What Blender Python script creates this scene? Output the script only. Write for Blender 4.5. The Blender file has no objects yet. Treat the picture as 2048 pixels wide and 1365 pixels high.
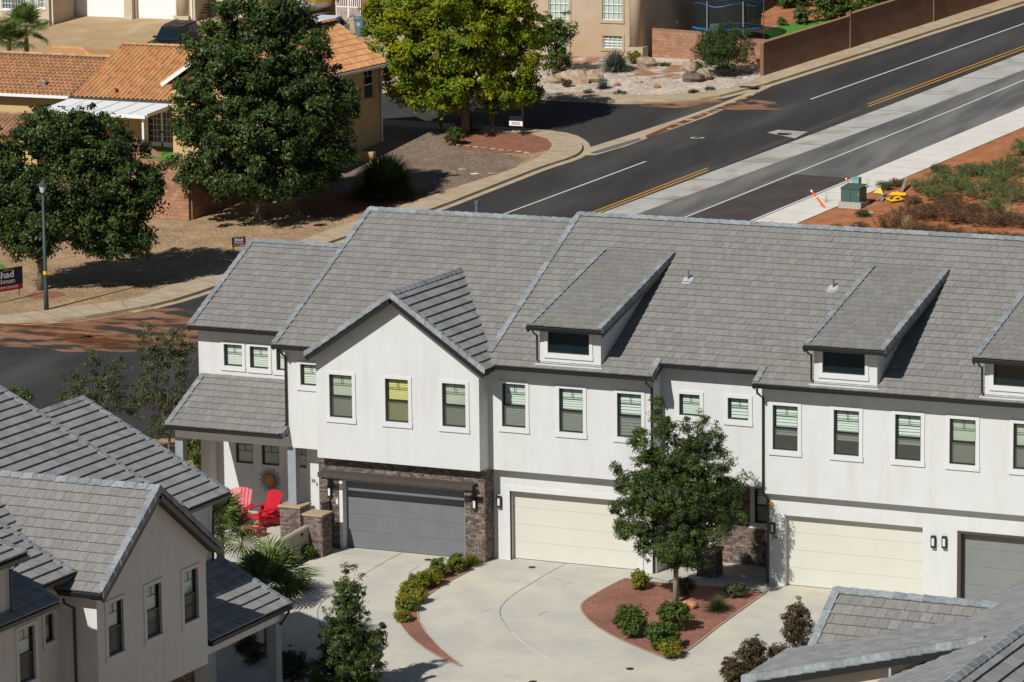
import bpy, math, random
import numpy as np
from mathutils import Vector, Matrix
random.seed(5); rng = np.random.default_rng(5)
SC = bpy.context.scene
COL = SC.collection
# ------------------------------------------------------------------ camera
FPX, YAW, PITCH, ROLL = 8018.6, .441, .177, -.011
CAM = np.array([58.23, -123.056, 32.009])
def _axes():
    cy, sy, cp, sp = math.cos(YAW), math.sin(YAW), math.cos(PITCH), math.sin(PITCH)
    f = np.array([-sy*cp, cy*cp, -sp]); r = np.array([cy, sy, 0.]); u = np.cross(r, f)
    cr, sr = math.cos(ROLL), math.sin(ROLL)
    return cr*r+sr*u, -sr*r+cr*u, f
AR, AU, AF = _axes()
cd = bpy.data.cameras.new('camera'); cam = bpy.data.objects.new('camera', cd); COL.objects.link(cam)
cd.sensor_width = 36; cd.lens = FPX/2048*36; cd.clip_start = 1; cd.clip_end = 3000
m = Matrix.Identity(4)
for i in range(3):
    m[i][0], m[i][1], m[i][2], m[i][3] = AR[i], AU[i], -AF[i], CAM[i]
cam.matrix_world = m
SC.camera = cam
# ------------------------------------------------------------------ light
SUNDIR = Vector((.23, 1.0, -.92)).normalized()          # direction the light travels
W = bpy.data.worlds.new('World'); SC.world = W; W.use_nodes = True
nt = W.node_tree; bg = nt.nodes['Background']
sky = nt.nodes.new('ShaderNodeTexSky'); sky.sky_type = 'NISHITA'; sky.sun_disc = False
sky.sun_elevation = math.asin(-SUNDIR.z)
sky.sun_rotation = math.atan2(-SUNDIR.x, -SUNDIR.y)
sky.altitude = 900; sky.air_density = 1.0; sky.dust_density = .4; sky.ozone_density = 1.5
nt.links.new(sky.outputs[0], bg.inputs[0]); bg.inputs[1].default_value = .05
sl = bpy.data.lights.new('sun', 'SUN'); sl.energy = 4.9; sl.angle = math.radians(.55); sl.color = (1, .975, .925)
sun = bpy.data.objects.new('sun', sl); COL.objects.link(sun)
sun.rotation_euler = SUNDIR.to_track_quat('-Z', 'Y').to_euler(); sun.location = (0, -40, 60)
vs = SC.view_settings; vs.view_transform = 'Standard'; vs.look = 'None'; vs.exposure = -.06; vs.gamma = 1
vs.use_curve_mapping = False
# ------------------------------------------------------------------ pixel -> place
HY = [-90, -30, -14, -2, 14, 30, 45, 60, 90, 120, 600]; HZ = [-4.1, -1.7, -.75, 0, 0, .25, .9, 2.1, 4.9, 8.0, 57]
def h(Y): return float(np.interp(Y, HY, HZ))
def ray(u, v):
    d = (u-1024)/FPX*AR-(v-682.5)/FPX*AU+AF
    return d/np.linalg.norm(d)
def at(u, v, x=None, y=None, z=None):
    r = ray(u, v)
    if z is not None: t = (z-CAM[2])/r[2]
    elif y is not None: t = (y-CAM[1])/r[1]
    else: t = (x-CAM[0])/r[0]
    return Vector(CAM+t*r)
def pl(u, v, n, p0):
    r = ray(u, v); n = np.array(n, float)
    return Vector(CAM+r*(n@(np.array(p0, float)-CAM)/(n@r)))
def g(u, v, dz=0.):
    r = ray(u, v); a, b = 40., 900.
    f = lambda t: CAM[2]+t*r[2]-h(CAM[1]+t*r[1])-dz
    t = a
    while t < b and f(t) > 0: t += 2.
    a = t-2.; b = t
    for _ in range(30):
        mm = (a+b)/2
        if f(mm) > 0: a = mm
        else: b = mm
    return Vector(CAM+b*r)
def px(P):
    d = np.array(P)-CAM; c = d@AF
    return 1024+FPX*(d@AR)/c, 682.5-FPX*(d@AU)/c, FPX/c
# ------------------------------------------------------------------ meshes
class MB:
    def __init__(s): s.v = []; s.f = []; s.r = []
    def poly(s, pts, r=None):
        n = len(s.v); s.v += [tuple(p) for p in pts]; s.f.append(tuple(range(n, n+len(pts)))); s.r.append(random.random() if r is None else r); return s
    def obox(s, c, ax, ay, az, r=None):
        c, ax, ay, az = (Vector(q) for q in (c, ax, ay, az)); n = len(s.v); r = random.random() if r is None else r
        for k in (-1, 1):
            for j in (-1, 1):
                for i in (-1, 1): s.v.append(tuple(c+i*ax+j*ay+k*az))
        for f in ((0, 2, 3, 1), (4, 5, 7, 6), (0, 1, 5, 4), (2, 6, 7, 3), (0, 4, 6, 2), (1, 3, 7, 5)):
            s.f.append(tuple(n+i for i in f)); s.r.append(r)
        return s
    def box(s, x0, x1, y0, y1, z0, z1, r=None):
        return s.obox(((x0+x1)/2, (y0+y1)/2, (z0+z1)/2), ((x1-x0)/2, 0, 0), (0, (y1-y0)/2, 0), (0, 0, (z1-z0)/2), r)
    def beam(s, p0, p1, w, hh, up=(0, 0, 1), r=None):
        p0, p1, up = Vector(p0), Vector(p1), Vector(up); d = p1-p0; t = d.normalized(); sd = t.cross(up).normalized(); u2 = sd.cross(t)
        return s.obox((p0+p1)/2, d/2, sd*w/2, u2*hh/2, r)
    def prism(s, pts, ext, r=None):
        pts = [Vector(p) for p in pts]; e = Vector(ext); n = len(pts); r = random.random() if r is None else r
        s.poly(pts, r); s.poly([p+e for p in reversed(pts)], r)
        for i in range(n):
            a, b = pts[i], pts[(i+1) % n]; s.poly((a, a+e, b+e, b), r)
        return s
    def tube(s, path, rad, n=8, r=None, caps=True):
        path = [Vector(p) for p in path]; rads = rad if isinstance(rad, (list, tuple)) else [rad]*len(path); r = random.random() if r is None else r
        base = len(s.v); K = len(path)
        for i, p in enumerate(path):
            d = (path[min(i+1, K-1)]-path[max(i-1, 0)])
            d = d.normalized() if d.length > 1e-9 else Vector((0, 0, 1))
            a = d.cross(Vector((0, 0, 1)) if abs(d.z) < .9 else Vector((1, 0, 0))).normalized(); b = d.cross(a)
            for k in range(n):
                t = 2*math.pi*k/n; s.v.append(tuple(p+rads[i]*(math.cos(t)*a+math.sin(t)*b)))
        for i in range(K-1):
            for k in range(n):
                k2 = (k+1) % n; s.f.append((base+i*n+k, base+i*n+k2, base+(i+1)*n+k2, base+(i+1)*n+k)); s.r.append(r)
        if caps:
            s.f.append(tuple(base+k for k in reversed(range(n)))); s.r.append(r)
            s.f.append(tuple(base+(K-1)*n+k for k in range(n))); s.r.append(r)
        return s
    def lathe(s, c, prof, n=12, r=None):
        c = Vector(c); return s.tube([c+Vector((0, 0, z)) for _, z in prof], [q for q, _ in prof], n, r)
    def blob(s, c, rx, ry, rz, n=10, mrows=7, jit=.12, r=None):
        base = len(s.v); r = random.random() if r is None else r; c = Vector(c); ph = random.random()*6
        for i in range(mrows+1):
            a = math.pi*i/mrows
            for k in range(n):
                b = 2*math.pi*k/n+ph; q = 1+random.uniform(-jit, jit)
                s.v.append((c.x+rx*math.sin(a)*math.cos(b)*q, c.y+ry*math.sin(a)*math.sin(b)*q, c.z+rz*math.cos(a)*q))
        for i in range(mrows):
            for k in range(n):
                k2 = (k+1) % n; s.f.append((base+i*n+k, base+(i+1)*n+k, base+(i+1)*n+k2, base+i*n+k2)); s.r.append(r)
        return s
WL = {}
def setp(o, label=None, cat=None, group=None, kind=None):
    if label: o['label'] = label
    if cat: o['category'] = cat
    if group: o['group'] = group
    if kind: o['kind'] = kind
    return o
def mesh_from(mb, name, off):
    me = bpy.data.meshes.new(name)
    v = np.array(mb.v, float)-np.array(off)
    me.from_pydata(v.tolist(), [], mb.f)
    a = me.attributes.new('rnd', 'FLOAT', 'FACE'); a.data.foreach_set('value', np.array(mb.r, np.float32))
    return me
def obj(name, mb, mat, parent=None, label=None, cat=None, group=None, kind=None, smooth=False):
    v = np.array(mb.v, float); lo, hi = v.min(0), v.max(0); off = np.array([(lo[0]+hi[0])/2, (lo[1]+hi[1])/2, lo[2]])
    me = mesh_from(mb, name, off); me.materials.append(mat)
    if smooth: me.polygons.foreach_set('use_smooth', [True]*len(me.polygons))
    o = bpy.data.objects.new(name, me); COL.objects.link(o)
    po = np.zeros(3)
    if parent: o.parent = parent; po = WL[parent.name]
    o.location = Vector(off-po); WL[o.name] = off
    return setp(o, label, cat, group, kind)
def inst(name, me, pos, parent, rot=None):
    o = bpy.data.objects.new(name, me); COL.objects.link(o); o.parent = parent
    po = Vector(WL[parent.name]); M4 = (rot.to_4x4() if rot else Matrix.Identity(4)); M4.translation = Vector(pos)-po
    o.matrix_basis = M4; WL[o.name] = np.array(pos)
    return o
def thing(name, loc, label, cat, group=None):
    o = bpy.data.objects.new(name, None); COL.objects.link(o); o.location = Vector(loc); o.empty_display_size = .2
    WL[o.name] = np.array(loc, float); return setp(o, label, cat, group)
def dup(root, loc, rotz=None, label=None):
    r = root.copy(); COL.objects.link(r); r.location = Vector(loc); WL[r.name] = np.array(loc, float)
    if rotz is not None: r.rotation_euler = (0, 0, rotz)
    if label: r['label'] = label
    def rec(a, b):
        for ch in a.children:
            c = ch.copy(); COL.objects.link(c); c.parent = b; rec(ch, c)
    rec(root, r); return r
def text(name, s, size, P, U, Vv, mat, parent, ext=.004, font_scale=1., align='CENTER', bold=False):
    cu = bpy.data.curves.new(name, 'FONT'); cu.body = s; cu.size = size; cu.extrude = ext; cu.align_x = align; cu.align_y = 'CENTER'
    if bold: cu.offset = size*.018
    o = bpy.data.objects.new('tmp', cu); COL.objects.link(o); dg = bpy.context.evaluated_depsgraph_get()
    me = bpy.data.meshes.new_from_object(o.evaluated_get(dg)); bpy.data.objects.remove(o); bpy.data.curves.remove(cu)
    me.materials.clear(); me.materials.append(mat)
    U, Vv = Vector(U).normalized(), Vector(Vv).normalized(); N = U.cross(Vv)
    R3 = Matrix((U*font_scale, Vv, N)).transposed()
    me.transform(R3.to_4x4())
    a = me.attributes.new('rnd', 'FLOAT', 'FACE')
    o = bpy.data.objects.new(name, me); COL.objects.link(o); o.parent = parent
    o.location = Vector(P)-Vector(WL[parent.name]); WL[o.name] = np.array(P); return o
# ------------------------------------------------------------------ materials
def _n(nt, t, **k):
    n = nt.nodes.new(t)
    for a, b in k.items(): setattr(n, a, b)
    return n
def mat(name, c1, c2=None, scale=3., stretch=(1, 1, 1), rough=.85, bump=0., bscale=40., bstretch=None, rnd=0., spec=.3, metal=0., c3=None, s3=.4, st3=(1, 1, 1), lo=.35, hi=.65, hue=0., trans=0., holes_=None):
    M_ = bpy.data.materials.new(name); M_.use_nodes = True; nt = M_.node_tree; B = nt.nodes['Principled BSDF']; L = nt.links.new
    B.inputs['Roughness'].default_value = rough; B.inputs['Metallic'].default_value = metal
    B.inputs['Specular IOR Level'].default_value = spec
    geo = _n(nt, 'ShaderNodeNewGeometry')
    def noise(sc, st, det=5.):
        mp = _n(nt, 'ShaderNodeMapping'); mp.inputs['Scale'].default_value = st; L(geo.outputs['Position'], mp.inputs['Vector'])
        no = _n(nt, 'ShaderNodeTexNoise'); no.inputs['Scale'].default_value = sc; no.inputs['Detail'].default_value = det; L(mp.outputs[0], no.inputs['Vector'])
        return no.outputs['Fac']
    def ramp(fac, a, b, top=1.):
        mr = _n(nt, 'ShaderNodeMapRange'); mr.inputs['From Min'].default_value = a; mr.inputs['From Max'].default_value = b; mr.inputs['To Max'].default_value = top; L(fac, mr.inputs['Value']); return mr.outputs[0]
    col = None
    if c2 is None: rgb = _n(nt, 'ShaderNodeRGB'); rgb.outputs[0].default_value = (*c1, 1); col = rgb.outputs[0]
    else:
        mx = _n(nt, 'ShaderNodeMix', data_type='RGBA'); mx.inputs['A'].default_value = (*c1, 1); mx.inputs['B'].default_value = (*c2, 1)
        L(ramp(noise(scale, stretch), lo, hi), mx.inputs['Factor']); col = mx.outputs['Result']
    if c3:
        mx = _n(nt, 'ShaderNodeMix', data_type='RGBA'); L(col, mx.inputs['A']); mx.inputs['B'].default_value = (*c3, 1)
        L(ramp(noise(s3, st3), .52, .72), mx.inputs['Factor']); col = mx.outputs['Result']
    if rnd or hue:
        at_ = _n(nt, 'ShaderNodeAttribute'); at_.attribute_name = 'rnd'
        hs = _n(nt, 'ShaderNodeHueSaturation'); L(col, hs.inputs['Color'])
        mr = _n(nt, 'ShaderNodeMapRange'); mr.inputs['To Min'].default_value = 1-rnd; mr.inputs['To Max'].default_value = 1+rnd; L(at_.outputs['Fac'], mr.inputs['Value']); L(mr.outputs[0], hs.inputs['Value'])
        if hue:
            wn = _n(nt, 'ShaderNodeTexWhiteNoise', noise_dimensions='1D'); L(at_.outputs['Fac'], wn.inputs['W'])
            m2 = _n(nt, 'ShaderNodeMapRange'); m2.inputs['To Min'].default_value = .5-hue; m2.inputs['To Max'].default_value = .5+hue; L(wn.outputs['Value'], m2.inputs['Value']); L(m2.outputs[0], hs.inputs['Hue'])
        col = hs.outputs[0]
    L(col, B.inputs['Base Color'])
    if bump:
        bp = _n(nt, 'ShaderNodeBump'); bp.inputs['Strength'].default_value = bump; bp.inputs['Distance'].default_value = .02
        L(noise(bscale, bstretch or (1, 1, 1), 3.), bp.inputs['Height']); L(bp.outputs[0], B.inputs['Normal'])
    if holes_:
        L(ramp(noise(holes_[0], holes_[3] if len(holes_) > 3 else (1, 1, 1), 6.), holes_[1], holes_[2], .78), B.inputs['Alpha'])
    if trans:
        tr = _n(nt, 'ShaderNodeBsdfTranslucent'); L(col, tr.inputs[0]); ms = _n(nt, 'ShaderNodeMixShader'); ms.inputs[0].default_value = trans
        L(B.outputs[0], ms.inputs[1]); L(tr.outputs[0], ms.inputs[2]); L(ms.outputs[0], nt.nodes['Material Output'].inputs[0])
    return M_
def gravel_mat(name, cols, scale=14., rough=.95, big=(.8, 1.15), bump=.6):
    M_ = bpy.data.materials.new(name); M_.use_nodes = True; nt = M_.node_tree; B = nt.nodes['Principled BSDF']; L = nt.links.new
    B.inputs['Roughness'].default_value = rough; B.inputs['Specular IOR Level'].default_value = .15
    geo = _n(nt, 'ShaderNodeNewGeometry'); vo = _n(nt, 'ShaderNodeTexVoronoi'); vo.inputs['Scale'].default_value = scale; L(geo.outputs['Position'], vo.inputs['Vector'])
    cr = _n(nt, 'ShaderNodeValToRGB'); e = cr.color_ramp.elements
    while len(e) < len(cols): e.new(.5)
    for i, c in enumerate(cols): e[i].position = i/(len(cols)-1); e[i].color = (*c, 1)
    sp = _n(nt, 'ShaderNodeSeparateColor'); L(vo.outputs['Color'], sp.inputs[0]); L(sp.outputs[0], cr.inputs[0])
    no = _n(nt, 'ShaderNodeTexNoise'); no.inputs['Scale'].default_value = .7; no.inputs['Detail'].default_value = 5; L(geo.outputs['Position'], no.inputs['Vector'])
    mr = _n(nt, 'ShaderNodeMapRange'); mr.inputs['From Min'].default_value = .3; mr.inputs['From Max'].default_value = .7; mr.inputs['To Min'].default_value = big[0]; mr.inputs['To Max'].default_value = big[1]; L(no.outputs['Fac'], mr.inputs['Value'])
    hs = _n(nt, 'ShaderNodeHueSaturation'); L(cr.outputs[0], hs.inputs['Color']); L(mr.outputs[0], hs.inputs['Value']); L(hs.outputs[0], B.inputs['Base Color'])
    bp = _n(nt, 'ShaderNodeBump'); bp.inputs['Strength'].default_value = bump; bp.inputs['Distance'].default_value = .03; bp.invert = True
    L(vo.outputs['Distance'], bp.inputs['Height']); L(bp.outputs[0], B.inputs['Normal'])
    return M_
def glass_mat(name, tint=(.75, .9, .82), dark=.0, ior=1.5, rough=.01):
    M_ = bpy.data.materials.new(name); M_.use_nodes = True; nt = M_.node_tree; L = nt.links.new
    nt.nodes.remove(nt.nodes['Principled BSDF'])
    tr = _n(nt, 'ShaderNodeBsdfTransparent'); tr.inputs[0].default_value = (*tint, 1)
    gl = _n(nt, 'ShaderNodeBsdfGlossy'); gl.inputs['Roughness'].default_value = rough; gl.inputs[0].default_value = (.9, .95, .95, 1)
    lw = _n(nt, 'ShaderNodeLayerWeight'); lw.inputs[0].default_value = .5
    pw_ = _n(nt, 'ShaderNodeMath', operation='POWER'); L(lw.outputs['Facing'], pw_.inputs[0]); pw_.inputs[1].default_value = 4.
    fr = _n(nt, 'ShaderNodeMath', operation='MULTIPLY_ADD'); L(pw_.outputs[0], fr.inputs[0]); fr.inputs[1].default_value = .9; fr.inputs[2].default_value = .06
    ms = _n(nt, 'ShaderNodeMixShader'); L(fr.outputs[0], ms.inputs[0]); L(tr.outputs[0], ms.inputs[1]); L(gl.outputs[0], ms.inputs[2])
    L(ms.outputs[0], nt.nodes['Material Output'].inputs[0]); return M_
def screen_mat(name, c, op):
    M_ = bpy.data.materials.new(name); M_.use_nodes = True; nt = M_.node_tree; L = nt.links.new; B = nt.nodes['Principled BSDF']
    B.inputs['Base Color'].default_value = (*c, 1); B.inputs['Roughness'].default_value = .8; B.inputs['Alpha'].default_value = op
    return M_
X_ = dict(
 stucco=mat('stucco', (.60, .605, .59), (.575, .58, .562), 1.6, rough=.95, bump=.45, bscale=38, spec=.1, c3=(.55, .545, .52), s3=1.2, st3=(1.6, 1.6, .22)),
 stucco_trim=mat('stucco_trim', (.615, .617, .60), (.595, .597, .58), 2.5, rough=.92, bump=.15, bscale=60, spec=.1),
 tile_y=mat('roof_tile', (.185, .177, .165), (.255, .245, .228), 20, (2.4, .3, .3), rough=.9, bump=.25, bscale=30, bstretch=(3, .5, .5), rnd=.09, hue=.02, spec=.15, c3=(.225, .215, .19), s3=.5),
 tile_x=mat('roof_tile_side', (.21, .208, .205), (.30, .297, .292), 16, (.35, 2.2, .35), rough=.9, bump=.25, bscale=30, bstretch=(.5, 3, .5), rnd=.13, hue=.02, spec=.15, c3=(.255, .25, .24), s3=.5),
 cap=mat('cap_tile', (.185, .20, .21), (.27, .287, .298), 9, rough=.85, bump=.25, bscale=25, rnd=.2, spec=.2),
 deck=mat('roof_deck', (.06, .058, .055), rough=.95),
 black=mat('black_metal', (.012, .013, .015), rough=.38, spec=.5),
 bronze=mat('bronze_frame', (.03, .026, .022), rough=.5),
 postgrey=mat('grey_painted_wood', (.27, .29, .31), (.24, .26, .28), 4, rough=.7),
 brick=mat('brick', (.12, .092, .078), (.22, .172, .142), 9, rough=.92, bump=.3, bscale=60, rnd=.42, hue=.012, spec=.1),
 mortar=mat('mortar', (.44, .41, .37), (.36, .33, .30), 8, rough=.95, spec=.1),
 capstone=mat('sandstone_cap', (.42, .31, .20), (.36, .26, .17), 5, rough=.9, bump=.2),
 doorgrey=mat('door_grey', (.155, .16, .168), (.142, .147, .155), 2, rough=.55),
 doorcream=mat('door_cream', (.585, .57, .495), (.565, .55, .477), 1.2, rough=.6),
 doordark=mat('door_slate', (.20, .205, .195), (.185, .19, .18), 2, rough=.6),
 jambbrown=mat('jamb_brown', (.07, .05, .04), rough=.7),
 white=mat('white_paint', (.78, .78, .77), (.74, .74, .73), 3, rough=.55),
 blind=mat('blind_white', (.66, .68, .64), rough=.6), blindy=mat('blind_cream', (.66, .58, .22), rough=.6), shade=mat('roller_shade', (.50, .52, .44), rough=.8),
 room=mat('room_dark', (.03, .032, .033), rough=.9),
 glass=glass_mat('glass', (.84, .90, .85)), glassdark=glass_mat('glass_dark', (.35, .45, .42)), screen=screen_mat('insect_screen', (.10, .10, .085), .50),
 red=mat('red_plastic', (.52, .012, .028), rough=.42, spec=.4),
 concrete=mat('concrete', (.53, .485, .40), (.445, .43, .38), .42, rough=.9, bump=.15, bscale=30, c3=(.435, .41, .355), s3=.9, spec=.15, lo=.4, hi=.6),
 concretewarm=mat('concrete_warm', (.44, .36, .25), (.37, .295, .20), 1.6, rough=.92, bump=.12, bscale=30, spec=.1, c3=(.40, .27, .165), s3=.3),
 concretenew=mat('concrete_new', (.66, .62, .56), (.60, .56, .50), 1., rough=.9, bump=.1, bscale=30, spec=.1),
 concretestrip=mat('concrete_strip', (.43, .42, .385), (.37, .36, .325), .5, rough=.9, bump=.1, spec=.1, c3=(.29, .26, .21), s3=.6),
 joint=mat('joint_dark', (.10, .09, .075), rough=.95), jointlight=mat('joint_light', (.62, .59, .52), rough=.95),
 asphalt=mat('asphalt', (.038, .036, .035), (.049, .047, .045), .5, (1, .3, 1), rough=.93, bump=.3, bscale=60, spec=.15, c3=(.075, .070, .065), s3=.12, st3=(2.5, .6, 1)),
 asphaltgrey=mat('asphalt_grey', (.18, .17, .157), (.10, .097, .092), .45, (1.6, .35, 1), rough=.93, bump=.3, bscale=60, spec=.15),
 asphaltbrown=mat('asphalt_brown', (.060, .050, .047), (.075, .065, .060), .8, rough=.93, bump=.3, bscale=60, spec=.15),
 paintw=mat('road_white', (.62, .61, .58), (.5, .49, .47), 6, rough=.7), painty=mat('road_yellow', (.56, .31, .045), (.46, .25, .04), 6, rough=.7),
 dirtred=mat('red_dirt', (.33, .128, .055), (.40, .175, .085), 1.1, rough=.97, bump=.8, bscale=9, spec=.05, c3=(.27, .105, .05), s3=1.4),
 mudwash=mat('mud_wash', (.25, .125, .068), (.36, .205, .125), .9, rough=.9, spec=.1, c3=(.20, .075, .03), s3=.45, holes_=(.55, .44, .53, (1, 2.2, 1))),
 mudwet=mat('mud_wet', (.13, .043, .015), (.18, .065, .024), 1.2, rough=.45, spec=.35, holes_=(1.1, .40, .5, (1, 2, 1))),
 dirtpatch=mat('dirt_patch', (.34, .16, .08), (.42, .22, .12), 1.5, rough=.97, bump=.5, bscale=9, spec=.05, holes_=(1.0, .42, .56)),
 mulch=mat('mulch_red', (.21, .09, .055), (.28, .13, .08), 3, rough=.97, bump=.6, bscale=14, spec=.05),
 grass=mat('lawn', (.06, .17, .02), (.10, .24, .035), 5, rough=.9, bump=.8, bscale=30),
 gravtan=gravel_mat('gravel_tan', [(.22, .145, .075), (.36, .245, .14), (.30, .185, .10), (.46, .34, .21)], 11),
 gravgrey=gravel_mat('gravel_grey', [(.13, .095, .068), (.225, .17, .125), (.17, .115, .082), (.29, .23, .18)], 10),
 gravwhite=gravel_mat('gravel_white', [(.34, .29, .23), (.52, .45, .38), (.42, .30, .22), (.60, .55, .48)], 6),
 gravred=gravel_mat('gravel_red', [(.20, .085, .06), (.27, .125, .09), (.23, .10, .075), (.34, .18, .135)], 22),
 rock=mat('rock_tan', (.42, .32, .22), (.30, .21, .14), 3, rough=.95, bump=.8, bscale=6, rnd=.25),
 rockdark=mat('rock_dark', (.10, .075, .06), (.16, .12, .09), 4, rough=.95, bump=.8, bscale=6),
 bark=mat('bark', (.13, .095, .07), (.20, .155, .12), 6, (3, 3, .6), rough=.95, bump=.5, bscale=20),
 barkpale=mat('bark_pale', (.30, .25, .19), (.22, .18, .135), 6, (3, 3, .6), rough=.95, bump=.4, bscale=20),
 leaf_ash=mat('leaf_ash', (.032, .060, .010), (.060, .094, .015), 1.2, rough=.5, rnd=.5, hue=.012, spec=.35, trans=.22),
 leaf_young=mat('leaf_young', (.042, .072, .012), (.075, .108, .020), 1.5, rough=.5, rnd=.5, hue=.015, spec=.35, trans=.22),
 leaf_yellow=mat('leaf_yellow', (.135, .215, .012), (.31, .315, .014), .7, rough=.55, rnd=.38, hue=.008, spec=.2, trans=.4, lo=.40, hi=.62),
 leaf_shrub=mat('leaf_shrub', (.055, .095, .012), (.09, .13, .017), 2, rough=.5, rnd=.42, hue=.015, spec=.35, trans=.22),
 leaf_lime=mat('leaf_lime', (.16, .18, .015), (.24, .215, .022), 2, rough=.55, rnd=.38, hue=.015, trans=.25),
 leaf_hedge=mat('leaf_hedge', (.10, .135, .014), (.16, .165, .018), 2, rough=.55, rnd=.4, hue=.015, trans=.25),
 leaf_dull=mat('leaf_dull', (.055, .075, .026), (.085, .105, .04), 2, rough=.6, rnd=.42, hue=.02, trans=.2),
 leaf_bronze=mat('leaf_bronze', (.075, .045, .022), (.10, .075, .03), 3, rough=.6, rnd=.45, hue=.02, trans=.2),
 leaf_blue=mat('leaf_blue', (.12, .155, .10), (.16, .19, .13), 3, rough=.6, rnd=.4, hue=.015, trans=.15),
 leaf_lav=mat('leaf_lavender', (.10, .13, .105), (.15, .15, .17), 3, rough=.6, rnd=.4, hue=.02, trans=.15),
 leaf_sage=mat('leaf_sage', (.085, .125, .035), (.13, .17, .055), 1.5, rough=.7, rnd=.4, hue=.015, trans=.15),
 leaf_brown=mat('leaf_brown', (.10, .055, .028), (.15, .085, .042), 2, rough=.8, rnd=.4, hue=.015, trans=.1),
 straw=mat('straw', (.50, .39, .19), (.42, .31, .14), 3, rough=.8, rnd=.3, trans=.15),
 palm=mat('palm_leaf', (.075, .12, .022), (.13, .175, .04), 3, rough=.45, rnd=.4, hue=.015, spec=.4, trans=.2),
 palmdry=mat('palm_dry', (.24, .17, .08), (.30, .22, .11), 3, rough=.8, rnd=.3),
 terra=mat('terracotta', (.44, .215, .095), (.54, .28, .13), 5, rough=.9, bump=.2, bscale=20, rnd=.16, hue=.01, spec=.1, c3=(.47, .25, .12), s3=.6),
 terraold=mat('terracotta_brown', (.30, .165, .10), (.38, .22, .14), 5, rough=.9, rnd=.15, spec=.1),
 stuccoyel=mat('stucco_yellow', (.56, .40, .19), (.52, .365, .17), 1.2, rough=.95, bump=.2, bscale=40, spec=.05),
 stuccobeige=mat('stucco_beige', (.47, .37, .265), (.43, .335, .235), 1.2, rough=.95, bump=.2, bscale=40, spec=.05, c3=(.42, .29, .18), s3=.25),
 stuccotan=mat('stucco_tan', (.54, .45, .34), (.5, .41, .30), 1.2, rough=.95, bump=.2, bscale=40, spec=.05),
 stuccowall=mat('wall_tan', (.40, .355, .27), (.36, .32, .24), 1.5, rough=.95, bump=.2, bscale=40, spec=.05),
 retwall=mat('retaining_stucco', (.24, .135, .082), (.21, .115, .07), 1.2, rough=.95, bump=.2, bscale=40, spec=.05, c3=(.26, .15, .09), s3=.5),
 block=mat('concrete_block', (.37, .205, .125), (.31, .17, .105), 3, rough=.95, bump=.2, bscale=30, rnd=.14, spec=.05),
 blockgrout=mat('block_grout', (.26, .145, .095), rough=.95),
 util=mat('utility_green', (.055, .10, .085), (.065, .115, .095), 2, rough=.45), utilpale=mat('utility_pale', (.20, .32, .28), rough=.5),
 orange=mat('marker_orange', (.85, .10, .02), rough=.45), signyellow=mat('sign_yellow', (.80, .46, .01), rough=.5),
 navy=mat('sign_navy', (.010, .014, .035), rough=.45), signred=mat('sign_red', (.45, .02, .045), rough=.45), signwhite=mat('sign_white', (.8, .8, .8), rough=.5), signgold=mat('sign_gold', (.45, .30, .05), rough=.5),
 wood=mat('weathered_wood', (.30, .25, .20), (.22, .18, .14), 5, rough=.9),
 lamppost=mat('lamp_post', (.05, .07, .075), (.04, .058, .062), 3, rough=.55), lampglass=mat('lamp_glass', (.62, .66, .66), rough=.25, spec=.5),
 carblack=mat('car_black', (.008, .010, .013), rough=.3, spec=.4), carwhite=mat('car_white', (.62, .65, .66), rough=.22, spec=.5), carglass=mat('car_glass', (.006, .016, .02), rough=.06, spec=.6), tyre=mat('tyre', (.02, .02, .02), rough=.9), chrome=mat('wheel_metal', (.45, .45, .46), rough=.3, metal=.8),
 bin=mat('bin_blue', (.10, .16, .20), (.09, .145, .185), 2, rough=.5), tramp=mat('trampoline_blue', (.02, .12, .28), rough=.5), net=screen_mat('net', (.01, .012, .012), .8),
 metal=mat('galvanised', (.40, .42, .42), (.34, .36, .36), 6, rough=.45, metal=.3), pvc=mat('pipe_grey', (.11, .125, .14), rough=.6), lead=mat('flashing', (.42, .45, .46), (.36, .39, .40), 5, rough=.6),
 copper=mat('sun_petals', (.22, .18, .13), (.13, .14, .13), 8, rough=.5, metal=.4), gold=mat('sun_face', (.48, .24, .05), (.40, .18, .04), 8, rough=.45, metal=.3),
 brownwood=mat('trellis_brown', (.062, .05, .043), (.075, .06, .05), 4, rough=.8), sensor=mat('bell_gold', (.42, .25, .07), rough=.4),
 iron=mat('drain_iron', (.035, .03, .026), rough=.7), flower=mat('flower_purple', (.22, .16, .34), rough=.8, rnd=.3), boathull=mat('boat_hull', (.62, .64, .62), rough=.4),
)
# ------------------------------------------------------------------ builders
def clip(poly, a, b, c):                                   # keep a*x+b*y<=c
    out = []
    for i in range(len(poly)):
        p, q = poly[i], poly[(i+1) % len(poly)]; dp, dq = a*p[0]+b*p[1]-c, a*q[0]+b*q[1]-c
        if dp <= 1e-9: out.append(p)
        if (dp < -1e-9 and dq > 1e-9) or (dp > 1e-9 and dq < -1e-9):
            t = dp/(dp-dq); out.append((p[0]+t*(q[0]-p[0]), p[1]+t*(q[1]-p[1])))
    return out
def clip_convex(poly, conv):
    A = sum(conv[i][0]*conv[(i+1) % len(conv)][1]-conv[(i+1) % len(conv)][0]*conv[i][1] for i in range(len(conv)))
    sg = 1 if A > 0 else -1
    for i in range(len(conv)):
        p, q = conv[i], conv[(i+1) % len(conv)]; ex, ey = q[0]-p[0], q[1]-p[1]
        a, b = ey*sg, -ex*sg; poly = clip(poly, a, b, a*p[0]+b*p[1])
        if len(poly) < 3: return []
    return poly
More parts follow.
